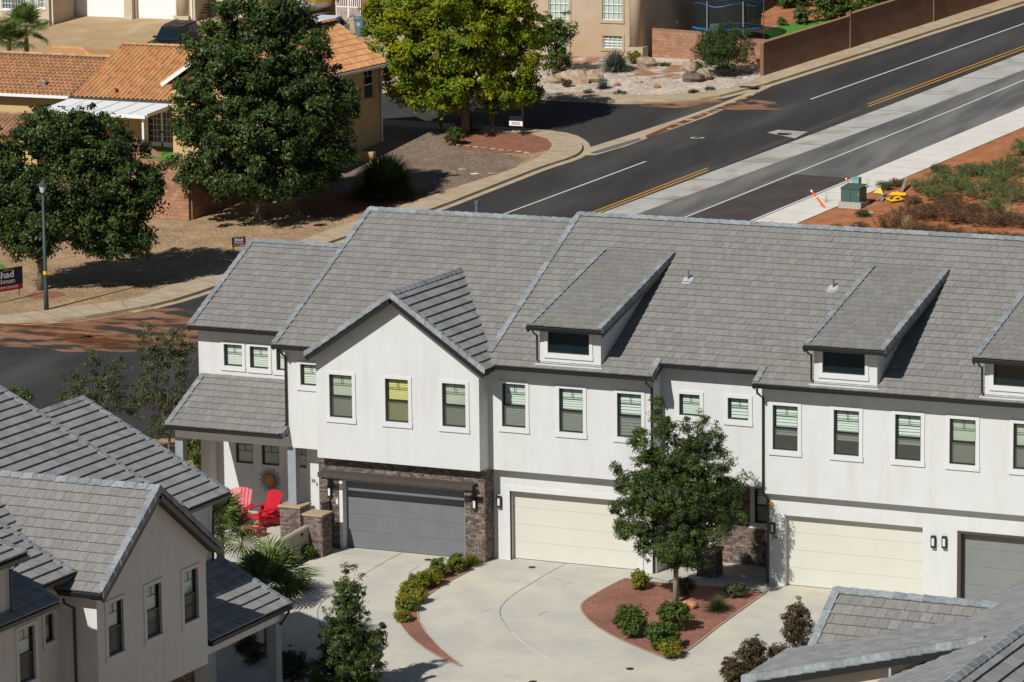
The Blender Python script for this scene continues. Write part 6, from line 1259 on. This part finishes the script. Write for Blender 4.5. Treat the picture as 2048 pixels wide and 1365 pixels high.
ptree('young_ash', 1351, 1206, .05, [(1316, 815, 9, 24), (1318, 850, 18, 30), (1340, 868, 14, 30), (1272, 868, 12, 24), (1285, 895, 20, 32), (1372, 852, 7, 24), (1402, 850, 10, 30), (1425, 880, 14, 30), (1395, 890, 20, 30), (1442, 895, 9, 26), (1355, 915, 44, 44), (1300, 935, 34, 42), (1405, 940, 46, 44), (1455, 930, 10, 22), (1350, 985, 84, 54), (1262, 985, 24, 40), (1448, 985, 26, 40), (1232, 945, 7, 14), (1240, 965, 10, 18), (1484, 962, 8, 16), (1470, 990, 12, 26), (1295, 1040, 56, 46), (1400, 1045, 66, 46), (1350, 1085, 72, 36), (1368, 1118, 48, 18), (1236, 1020, 12, 24), (1245, 1058, 14, 18), (1478, 1030, 12, 22)], 'leaf_young', 1.6, .21, 90, .070, .085, 'young green tree with a slim pale trunk in the gravel island', 3.2, 'barkpale', nl=24, asp=.22)
ptree('narrow_tree', 690, 1395, .05, [(694, 1150, 5, 26), (709, 1158, 4, 24), (722, 1168, 4, 26), (676, 1178, 10, 20), (700, 1195, 26, 30), (695, 1232, 40, 36), (690, 1272, 48, 36), (700, 1310, 58, 38), (680, 1345, 56, 36), (750, 1290, 17, 30), (765, 1265, 9, 16), (735, 1330, 32, 36), (690, 1385, 66, 30), (640, 1350, 16, 24)], 'leaf_young', 1.35, .16, 70, .056, .05, 'narrow bushy young tree rising from the court edge beside the palm', 1.5, nl=14, asp=.3)
PA = g(215, 800, 0); PA = at(215, 850, y=9.)
def wispy(name, P, L, leaf, label, tz, dn=1.0, cr=.22, per=26, ls=.055): return tree(name, P, P[2]+tz, lobes_px(L, P, .9), leaf, dn*.6, cr, per*1.5, ls*1.2, .06, label, 'bark', None, 16, .5, .3)
wispy('desert_tree', (-21.8, 8.5, h(8.5)), [(152, 762, 34, 26), (185, 730, 22, 30), (215, 765, 34, 34), (140, 800, 30, 20), (235, 735, 16, 26), (180, 800, 60, 26), (250, 800, 40, 40)], 'leaf_dull', 'wispy olive green tree beyond the near grey roof', 1.2, 1.5)
wispy('desert_tree', (-19.0, 9.2, h(9)), [(300, 690, 34, 40), (345, 690, 36, 44), (325, 740, 56, 40), (370, 720, 22, 40), (300, 790, 50, 44), (350, 800, 44, 44), (330, 850, 44, 30)], 'leaf_dull', 'denser olive tree against the left end of the white townhouse', 1.6, 1.6)
wispy('garden_shrub', (-14.9, 5.2, 0), [(395, 905, 36, 26), (410, 935, 24, 24), (375, 880, 24, 22), (430, 900, 20, 30)], 'leaf_shrub', 'leafy green shrub seen through the open porch', .6, 2.2, .2, 34)
wispy('street_shrub', (-27.5, 12, h(12)), [(45, 788, 14, 12), (60, 792, 10, 10), (30, 780, 8, 8)], 'leaf_shrub', 'small bright shrub above the near roof edge', .4, 2., .18, 30)
# ------------------------------------------------------------------ palms
p1 = at(440, 1062, y=-10.2); palm((p1.x, -10.2, h(-10.2)), p1.z-h(-10.2)-.1, 22, 1.5, 'fan palm whose fronds hang over the red chairs', lo=-.35)
p2 = at(535, 1192, y=-13.0); palm((p2.x, -13.0, h(-13)), max(.4, p2.z-h(-13)-.1), 26, 1.9, 'large dark fan palm against the low wall and near porch roof', lo=-.35)
p3 = at(52, 62, y=91); palm((p3.x, 91, h(91)+KH), p3.z-h(91)-KH, 24, 1.75, 'fan palm with bright crown beside the wide driveway', lo=-.7)
p4 = at(18, 84, y=89.5); palm((p4.x, 89.5, h(89.5)+KH), max(.6, p4.z-h(89.5)-KH), 22, 1.6, 'lower fan palm behind the terracotta ridge', lo=-.3)
# ------------------------------------------------------------------ shrubs in the court
IS = 'shrubs planted in the gravel island'
def sh(u, v, r, hh, leaf, label, n=900, group='', ls=.05, dz=.05, nm='shrub', cr=.13, asp=.42): return shrub(g(u, v, dz), r, hh, leaf, label, int(n*3.4), ls*.95, cr, 40, group, nm, asp=asp)
sh(1262, 1272, .62, .95, 'leaf_shrub', 'dense dark green shrub on the paved curve side of the island', 2600, IS)
sh(1352, 1262, .60, .90, 'leaf_shrub', 'dark green shrub below the young tree trunk, beside the orange stone', 2400, IS)
sh(1325, 1298, .58, .88, 'leaf_shrub', 'largest green shrub near the pointed tip of the island', 2400, IS)
sh(1342, 1315, .34, .50, 'leaf_lime', 'low yellow green shrub at the very tip of the island', 1100, IS)
sh(1279, 1178, .36, .58, 'leaf_lime', 'yellow green twiggy shrub by the cream garage end of the island', 1100, IS)
sh(1370, 1194, .33, .60, 'leaf_dull', 'small dull shrub just behind the young tree trunk', 800, IS); sh(1472, 1196, .34, .45, 'leaf_dull', 'small dull shrub beside the entry walk', 800, IS)
tuft(g(1434, 1222, .05), .62, .62, 'leaf_dull', 'dark ornamental grass clump in the tree shadow', 500, .014, IS)
c = g(1377, 1216, .05); obj('stone', MB().blob(c+ZA*.08, .34, .22, .16), mat('orange_rock', (.50, .24, .12), (.42, .19, .09), 5, rough=.95), None, 'orange stone lying beside the young tree trunk', 'stone')
WS_ = 'shrubs along the curved planting bed'
for (u, v, r, hh), lab in zip(((914, 1144, .36, .62), (880, 1156, .36, .70), (866, 1172, .33, .55), (838, 1182, .38, .72), (815, 1198, .33, .58), (836, 1206, .30, .48), (806, 1222, .36, .58), (822, 1222, .26, .42), (806, 1243, .25, .40)), ('rounded green shrub next to the yellow grass clump', 'tall rounded shrub second from the yellow grass clump', 'loose lime shrub between two rounded ones in the curved bed', 'fullest shrub in the middle of the curved bed', 'lime shrub on the outer edge of the curved bed', 'small lime shrub on the inner edge of the curved bed', 'wide lime shrub at the bend of the bed', 'short shrub wedged behind the wide one at the bend', 'last and smallest shrub before the bare gravel tip')):
    sh(u, v, r*.93, hh*.93, 'leaf_lime' if 'lime' in lab or 'last' in lab or 'full' in lab else 'leaf_hedge', lab, 1400, WS_, .045)
tuft(g(944, 1130, .05), .45, .5, 'leaf_lime', 'yellow striped grass clump at the brick corner of the garage', 420, .018, WS_)
sh(612, 1118, .28, .5, 'leaf_shrub', 'small green shrub at the foot of the low wall', 700); sh(1872, 1190, .28, .45, 'leaf_lime', 'yellow flowering plant between the cream and slate garage doors', 600)
sh(1505, 1352, .55, 1.15, 'leaf_bronze', 'bronze leaved shrub beside the near roof corner', 2200, '', .055, .02, asp=.3); sh(1598, 1300, .58, 1.45, 'leaf_bronze', 'taller bronze shrub overlapping the near roof edge', 2400, '', .055, .02, asp=.3); sh(1470, 1372, .45, .9, 'leaf_bronze', 'low bronze shrub at the bottom of the driveway', 1500, '', .055, .02, asp=.3); sh(1560, 1330, .4, .6, 'leaf_bronze', 'short reddish shrub between the two bronze ones', 1200, '', .05, .02, asp=.3)
sh(585, 1365, .75, 1.0, 'leaf_dull', 'dark shrub in the shade under the near porch', 2200, '', .05, .02); sh(500, 1330, .5, .9, 'leaf_dull', 'dim shrub behind the near porch post', 1200, '', .05, .02)
# ------------------------------------------------------------------ corner yard plants
tuft(g(770, 392, KH), 2.15, 2.45, 'palm', 'huge spiky dark shrub on the grey gravel', 2800, .075, name='spiky_shrub', droop=.75); sh(908, 292, .62, .95, 'leaf_shrub', 'clipped round green shrub at the mulch edge', 1600, '', .05, KH)
for u, v, lab, hgt in ((882, 262, 'bare dark vase shaped shrub beside the yellow green tree', 1.9), (985, 265, 'leafy vase shaped shrub on the other side of that trunk', 1.9)):
    b = g(u, v, KH); V = thing('vase_shrub', b, lab, 'shrub'); mb = MB()
    for k in range(26): a = random.random()*6.28; r_ = random.uniform(.2, .85); mb.tube([b, b+Vector((math.cos(a)*r_*.3, math.sin(a)*r_*.3, hgt*.5)), b+Vector((math.cos(a)*r_, math.sin(a)*r_, hgt*random.uniform(.8, 1.1)))], [.014, .010, .004], 4, .5, False)
    obj('stems', mb, X_['bark'], V); C_, N_, R_ = clumps([(b+ZA*hgt*.8, (.75, .75, .5))], 1.0, .25, 24, .4); leafmesh('foliage', C_, .07, N_, X_['leaf_dull' if u < 900 else 'leaf_shrub'], V)
for u, v, r_ in ((925, 264, .5), (950, 262, .45)): c = g(u, v, KH); obj('boulder', MB().blob(c+ZA*.3, r_, r_*.8, .42), X_['rockdark'], None, 'dark boulder at the foot of the yellow green tree, %s' % ('by the bare shrub' if u < 940 else 'by the leafy shrub'), 'boulder')
for k in range(7):
    c = g(930+k*14, 296+3*math.sin(k*1.2)+k*.8, KH); 
STN = thing('stone_border', g(965, 300, KH), 'curved row of pale edging stones around the mulch', 'edging')
for k in range(9): c = g(918+k*17, 292+k*1.9, KH); obj('stone', MB().blob(c+ZA*.04, .2, .1, .05), X_['rock'], STN)
for (u, v), lab in zip(((950, 349), (985, 348), (690, 335), (905, 345), (925, 340)), ('pale flat stone lying on the grey gravel by the pavement', 'second flat stone close to the pavement edge', 'reddish stone beside the step wall', 'small reddish stone in the middle of the grey gravel', 'small red stone near the pale flat one')): c = g(u, v, KH); obj('stone', MB().blob(c+ZA*.02, .26, .18, .05), X_['rock'] if v != 349 else X_['concretenew'], None, lab, 'stone')
# ------------------------------------------------------------------ beige house garden
tuft(g(1232, 142, KH), 1.35, 1.5, 'leaf_blue', 'large grey green yucca before the beige house', 700, .045, name='yucca', droop=.8); sh(1269, 128, .55, .7, 'leaf_lime', 'low yellowish shrub beside the corner pilaster', 1000, '', .05, KH); sh(1268, 118, .4, 1.1, 'leaf_bronze', 'thin twiggy shrub at the pilaster base', 500, '', .05, KH)
tuft(g(1206, 178, KH), .62, .75, 'leaf_lav', 'grey lavender bush with mauve tips on white gravel', 420, .02, name='lavender', droop=.35); sh(1133, 174, .35, .4, 'leaf_brown', 'small dry brown shrub by the rock heap', 500, '', .045, KH)
shrub(g(1447, 152, KH), 1.95, 2.9, 'leaf_ash', 'tall dense green shrub in front of the brown block wall', 30000, .062, .26, 50, '', 'tall_shrub', asp=.28)
sh(1607, 50, .75, 1.15, 'leaf_sage', 'pale sage bush on the lawn behind the street wall', 1500, '', .06, KH); sh(1565, 52, .35, .5, 'leaf_shrub', 'small green plant left of the sage bush', 500, '', .05, KH)
for u, v, L, lab in ((1690, 40, [(1700, 10, 60, 28), (1660, 0, 45, 26), (1745, 0, 40, 22), (1725, 30, 40, 14), (1650, 25, 26, 14)], 'spreading fig tree leaning over the street wall'), (1600, 15, [(1600, 0, 40, 14), (1570, -10, 30, 20)], 'shaded tree by the far garden wall'), (1420, 40, [(1440, 15, 40, 14), (1490, 20, 26, 12), (1405, 25, 22, 14), (1450, 5, 30, 12)], 'leafy vine like tree behind the trampoline')): b = g(u, v, KH); tree('garden_tree', b, b.z+1.2, lobes_px(L, b, .8), 'leaf_shrub' if u != 1420 else 'leaf_yellow', 1.3, .36, 60, .11, .09, lab, 'bark', None, 8)
for i, (u, v, rx_, ry_, rz_2, mt, lab) in enumerate(((1130, 162, .75, .45, .38, 'rock', 'broad tan boulder in the rock heap before the beige house'), (1155, 166, .8, .5, .5, 'rock', 'largest tan boulder of the rock heap'), (1187, 164, .65, .45, .45, 'rock', 'rounded tan boulder at the yucca end of the rock heap'), (1110, 166, .55, .4, .3, 'rock', 'low boulder at the street end of the rock heap'), (1168, 155, .45, .35, .35, 'rockdark', 'dark boulder on top of the rock heap'), (1142, 155, .5, .35, .3, 'rock', 'upper tan boulder behind the broad one'), (1293, 132, .75, .5, .36, 'rock', 'flat topped boulder on the dirt mound'), (1382, 142, .5, .45, .42, 'rock', 'split boulder beside the tall shrub'), (1393, 142, .35, .35, .35, 'rockdark', 'dark half of the split boulder'), (1388, 163, .75, .5, .38, 'rockdark', 'brown rugged boulder near the pavement'), (1408, 160, .5, .4, .45, 'rock', 'pale boulder standing beside the rugged brown one'), (1276, 166, .3, .2, .12, 'rock', 'small yellowish stone in the white gravel'), (1314, 177, .22, .18, .14, 'dirtred', 'small red stone near the pavement bend'), (1235, 172, .22, .18, .12, 'dirtred', 'small red stone beside the lavender'), (1103, 152, .3, .25, .2, 'rock', 'small rock behind the slender tree'))): c = g(u, v, KH); obj('boulder', MB().blob(c+ZA*rz_2*.5, rx_, ry_, rz_2, 9, 6, .2), X_[mt], None, lab, 'boulder')
for (u, v), lab in zip(((1240, 188), (1180, 186), (1330, 132), (1385, 186), (1418, 180)), ('low weedy patch at the pavement edge by the white gravel', 'smaller weed beside it at the pavement edge', 'thin weeds on the dirt mound top', 'weed between gravel and pavement near the rugged boulder', 'weed patch near the iron meter cover')): sh(u, v, .42, .14, 'leaf_dull', lab, 300, '', .04, KH, 'weed')
# ------------------------------------------------------------------ dirt lot brush
BG = 'brush on the red dirt lot'
k_ = 0
GL = [(1850, 385, 1.0, .75, 'leaf_sage'), (1895, 372, 1.25, .95, 'leaf_sage'), (1880, 400, 1.1, .7, 'leaf_sage'), (1935, 385, 1.3, .9, 'leaf_sage'), (1970, 400, 1.4, .9, 'leaf_sage'), (2010, 380, 1.5, 1.1, 'leaf_sage'), (2035, 350, 1.4, 1.1, 'leaf_sage'), (1990, 355, 1.2, .8, 'leaf_sage'), (1950, 350, .9, .6, 'leaf_sage'), (2040, 405, 1.4, .9, 'leaf_sage'), (1990, 425, 1.1, .7, 'leaf_sage'), (2045, 310, .9, .8, 'leaf_sage'), (1830, 440, 1.5, .7, 'leaf_brown'), (1880, 435, 1.6, .75, 'leaf_brown'), (1790, 455, 1.2, .6, 'leaf_brown'), (1930, 445, 1.3, .6, 'leaf_brown'), (1900, 415, 1.1, .55, 'leaf_brown'), (1980, 450, 1.4, .6, 'leaf_brown'), (2030, 450, 1.3, .6, 'leaf_brown'), (1850, 470, 1.3, .55, 'leaf_brown'), (1900, 482, 1.4, .5, 'leaf_brown'), (1960, 485, 1.3, .5, 'leaf_brown'), (2030, 490, 1.4, .5, 'leaf_brown'), (1940, 350, .9, .45, 'leaf_brown'), (1822, 408, .6, .35, 'leaf_brown'), (1725, 432, .45, .22, 'leaf_dull'), (1720, 458, .45, .3, 'leaf_brown'), (1880, 345, .55, .35, 'leaf_dull'), (1800, 372, .55, .3, 'leaf_brown'), (1675, 460, .4, .22, 'leaf_dull'), (1945, 425, .7, .45, 'leaf_brown'), (1772, 380, .5, .4, 'leaf_dull')]
BL = {(1850, 385): 'green sage clump nearest the yellow signs', (1895, 372): 'tallest green sage behind the clump by the yellow signs', (2045, 310): 'isolated green sage beside the far pavement', (1950, 350): 'low sage clump beside the dry brush by the pavement', (1790, 455): 'dark brown brush behind the first straw tuft', (1822, 408): 'small dry brush beside the yellow diamond sign', (1940, 350): 'small dry brush on bare dirt near the pavement', (1800, 372): 'low dry brush beside the weathered board', (2030, 450): 'dark brown brush behind the second straw tuft', (1720, 458): 'little dry bush just above the roof vent', (1725, 432): 'flat dull weed on open dirt before the transformer box', (1880, 345): 'dull weed on bare dirt along the pavement', (1675, 460): 'dull weed at the roof ridge below the orange marker', (1772, 380): 'dull weed growing between the fallen yellow signs', (1945, 425): 'dry brush around the pale stone'}
for u, v, r, hh, lf in GL: shrub(g(u, v, KH), r, hh, lf, BL.get((u, v)) or {'leaf_sage': 'green sage in the thick of the brush on the red lot', 'leaf_brown': 'dry dark brown brush in the thick of the red lot', 'leaf_dull': 'small dull weed'}[lf], int(3800*r), .055, .2, 40, BG, {'leaf_sage': 'sage_bush', 'leaf_brown': 'dry_brush', 'leaf_dull': 'weed'}[lf], asp=.18)
for (u, v), lab in zip(((1812, 462), (2018, 440)), ('straw coloured grass tuft just above the townhouse ridge', 'straw coloured grass tuft among the brown brush')): tuft(g(u, v, KH), .6, .95, 'straw', lab, 260, .018, droop=.2)
for (u, v), lab in zip(((1652, 405), (1735, 375)), ('thin dry stalks beside the orange marker at the pavement', 'thin dry stalks behind the green utility box')): tuft(g(u, v, KH), .3, .85, 'straw', lab, 22, .012, droop=.1)
for (u, v), lab in zip(((1952, 432), (1741, 428), (1765, 452)), ('pale stone among the brown brush', 'tiny pale stone on open dirt behind the utility box', 'small pale stone near the roof ridge')): c = g(u, v, KH); obj('stone', MB().blob(c+ZA*.05, .22, .15, .1), X_['rock'], None, lab, 'stone')
# ------------------------------------------------------------------ street furniture
b = g(93, 620, KH); SL = thing('street_lamp', b, 'slim dark street lamp with lantern head and yellow band on the post', 'street lamp'); Hl = 5.55
obj('post', MB().tube([b-ZA*.1, b+ZA*.9, b+ZA*Hl], [.125, .10, .06], 12), X_['lamppost'], SL, smooth=True); obj('band', MB().tube([b+ZA*1.68, b+ZA*1.84], .105, 12), X_['signyellow'], SL)
obj('lantern_glass', MB().tube([b+ZA*Hl, b+ZA*(Hl+.33)], [.09, .19], 8), X_['lampglass'], SL); obj('lantern_cap', MB().tube([b+ZA*(Hl+.33), b+ZA*(Hl+.36), b+ZA*(Hl+.5), b+ZA*(Hl+.58)], [.25, .25, .08, .03], 8), X_['lamppost'], SL); obj('lantern_base', MB().tube([b+ZA*(Hl-.12), b+ZA*Hl], [.07, .11], 10), X_['lamppost'], SL)
def yardsign(name, C_, U, w, hh, label, full=True, post=.5):
    C_ = Vector(C_); U = Vector(U).normalized(); N = U.cross(ZA); S = thing(name, C_-ZA*(hh/2+post), label, 'sign'); V_ = lambda a, z, d=0: C_+U*a+ZA*z+N*d
    def slab(nm, z0, z1, mt, d): return obj(nm, MB().obox(V_(0, (z0+z1)/2, d), U*w/2, N*.008, ZA*(z1-z0)/2), X_[mt], S)
    slab('panel', -hh*.26, hh/2, 'navy', 0); slab('footer', -hh/2, -hh*.26, 'signred', 0)
    text('lettering', 'SERVES', hh*.15, V_(w*.10, hh*.41, .012), U, ZA, X_['signgold'], S, .001, 1.25)
    text('lettering', 'Shad', hh*.42, V_(0, hh*.21, .012), U, ZA, X_['signwhite'], S, .001, 1.25, bold=True); text('lettering', 'Johnsen', hh*.32, V_(0, -hh*.08, .012), U, ZA, X_['signwhite'], S, .001, 1.08); text('lettering', 'IVINS CITY COUNCIL', hh*.14, V_(0, -hh*.36, .012), U, ZA, X_['signwhite'], S, .001, 1.05)
    for s_ in (-.4, .4): obj('stake', MB().beam(V_(s_*w, -hh/2-post-.1, -.03), V_(s_*w, hh*.45, -.03), .04, .04, (0, 1, 0)), X_['wood'], S)
    return S
sb_ = g(12, 604, KH); yardsign('yard_sign', sb_+ZA*1.05, (.32, .95, 0), 2.1, 1.08, 'navy and red campaign sign on stakes beside the street lamp', post=.5)
sb_ = g(478, 506, KH); yardsign('yard_sign', sb_+ZA*.55, (.62, .78, 0), .72, .48, 'small navy campaign sign just above the left roof ridge', post=.3)
rb = g(1046, 272, KH); RS = thing('property_sign', rb, 'black and white property sign on a post under the yellow green tree', 'sign'); obj('post', MB().box(rb.x-.05, rb.x+.05, rb.y-.05, rb.y+.05, rb.z-.1, rb.z+1.7), X_['black'], RS); obj('arm', MB().box(rb.x-.75, rb.x, rb.y-.03, rb.y+.03, rb.z+1.02, rb.z+1.08), X_['black'], RS)
obj('panel', MB().box(rb.x-.8, rb.x+.02, rb.y-.09, rb.y-.06, rb.z+.55, rb.z+.82), X_['signwhite'], RS); obj('header', MB().box(rb.x-.8, rb.x+.02, rb.y-.095, rb.y-.055, rb.z+.82, rb.z+1.02), X_['black'], RS)
for k, (w_2, z) in enumerate(((.5, .73), (.56, .65))): obj('lettering', MB().box(rb.x-.39-w_2/2, rb.x-.39+w_2/2, rb.y-.096, rb.y-.09, rb.z+z-.018, rb.z+z+.018), X_['signred'] if k == 0 else X_['navy'], RS)
ub = g(1706, 412, KH); UB = thing('utility_box', ub, 'dark green transformer box on a ribbed concrete pad in the dirt lot', 'utility box'); obj('pad', MB().box(ub.x-.6, ub.x+.6, ub.y-.5, ub.y+.75, ub.z-.1, ub.z+.24), X_['concrete'], UB)
for k in range(11): obj('pad_rib', MB().box(ub.x-.57+k*.108, ub.x-.52+k*.108, ub.y-.515, ub.y-.5, ub.z, ub.z+.23), X_['concretestrip'], UB)
bx_ = obj('cabinet', MB().prism([(ub.x-.5, ub.y-.42, ub.z+.24), (ub.x+.5, ub.y-.42, ub.z+.24), (ub.x+.5, ub.y-.42, ub.z+.92), (ub.x-.5, ub.y-.42, ub.z+.92)], (0, 1.05, 0)), X_['util'], UB); obj('lid', MB().prism([(ub.x-.52, ub.y-.46, ub.z+.92), (ub.x+.52, ub.y-.46, ub.z+.92), (ub.x+.52, ub.y+.66, ub.z+1.02), (ub.x-.52, ub.y+.66, ub.z+1.02)], (0, 0, .04)), X_['util'], UB); obj('door_seam', MB().box(ub.x-.01, ub.x+.01, ub.y-.43, ub.y-.42, ub.z+.26, ub.z+.9), X_['iron'], UB); obj('latch', MB().box(ub.x+.42, ub.x+.47, ub.y-.44, ub.y-.42, ub.z+.6, ub.z+.7), X_['metal'], UB)
u2 = g(1712, 381, KH); U2 = thing('pedestal_box', u2, 'pale green cable pedestal standing behind the transformer box', 'utility box'); obj('body', MB().box(u2.x-.2, u2.x+.2, u2.y-.15, u2.y+.25, u2.z-.05, u2.z+.62), X_['utilpale'], U2); obj('cap', MB().box(u2.x-.22, u2.x+.22, u2.y-.17, u2.y+.27, u2.z+.62, u2.z+.67), X_['utilpale'], U2); obj('door', MB().box(u2.x+.2, u2.x+.215, u2.y-.1, u2.y+.2, u2.z, u2.z+.58), X_['util'], U2)
for (u, v), (tu, tv), lab in (((1652, 417), (1622, 381), 'tall leaning orange marker post at the pavement edge'), ((1704, 378), (1692, 357), 'short orange marker post behind the transformer box')):
    a = g(u, v, KH); t = at(tu, tv, y=a.y-.1); Mk = thing('marker_post', a, lab, 'marker post'); obj('post', MB().beam(a-ZA*.05, t, .09, .03, (0, 1, 0)), X_['orange'], Mk); obj('tip_band', MB().beam(a.lerp(t, .93), a.lerp(t, 1.01), .095, .036, (0, 1, 0)), X_['signwhite'], Mk); obj('tip_band', MB().beam(a.lerp(t, .62), a.lerp(t, .66), .095, .036, (0, 1, 0)), X_['signwhite'], Mk)
c = g(1790, 402, KH); DS = thing('road_sign', c, 'yellow diamond road sign lying on the dirt', 'road sign'); obj('plate', MB().prism([c+Vector(q) for q in ((-.52, 0, .08), (0, -.6, .02), (.52, 0, .08), (0, .6, .16))], (0, 0, .02)), X_['signyellow'], DS)
for dx in (-.18, .16): obj('symbol', MB().prism([c+Vector(q) for q in ((dx-.09, -.12, .105), (dx+.05, -.2, .10), (dx+.09, .05, .14), (dx-.03, .1, .145))], (0, 0, .02)), X_['black'], DS)
c2_ = g(1792, 394, KH); D2 = thing('road_sign', c2_, 'second yellow sign edge resting behind the diamond one', 'road sign'); obj('plate', MB().prism([c2_+Vector(q) for q in ((-.35, -.1, .10), (.55, -.12, .10), (.5, .12, .2), (-.25, .14, .2))], (0, 0, .02)), X_['signyellow'], D2); obj('brace', MB().beam(c2_+Vector((0, .1, 0)), c2_+Vector((0, .2, .25)), .04, .04), X_['metal'], D2)
c3__ = g(1757, 388, KH); D3 = thing('road_sign', c3__, 'folded yellow sign standing as a small triangle in the dirt', 'road sign'); obj('plate', MB().prism([c3__+Vector(q) for q in ((-.3, 0, .05), (.3, -.1, .0), (.05, .12, .32))], (0, .02, .0)), X_['signyellow'], D3); obj('brace', MB().beam(c3__+Vector((0, .15, .35)), c3__+Vector((.1, .6, 0)), .04, .04), X_['metal'], D3)
for (a_, b2), lab in ((((1755, 402), (1770, 390)), 'grey plank lying beside the yellow signs'), (((1790, 374), (1812, 366)), 'weathered board on the dirt near the pavement'), (((1803, 386), (1813, 372)), 'dark tipped board propped behind the yellow signs'), (((1763, 403), (1767, 398)), 'short grey board beside the longer plank')):
    A, B = g(*a_, KH), g(*b2, KH); obj('plank', MB().beam(A+ZA*.05, B+ZA*(.4 if 'propped' in lab else .07), .16, .05), X_['wood'], None, lab, 'plank')
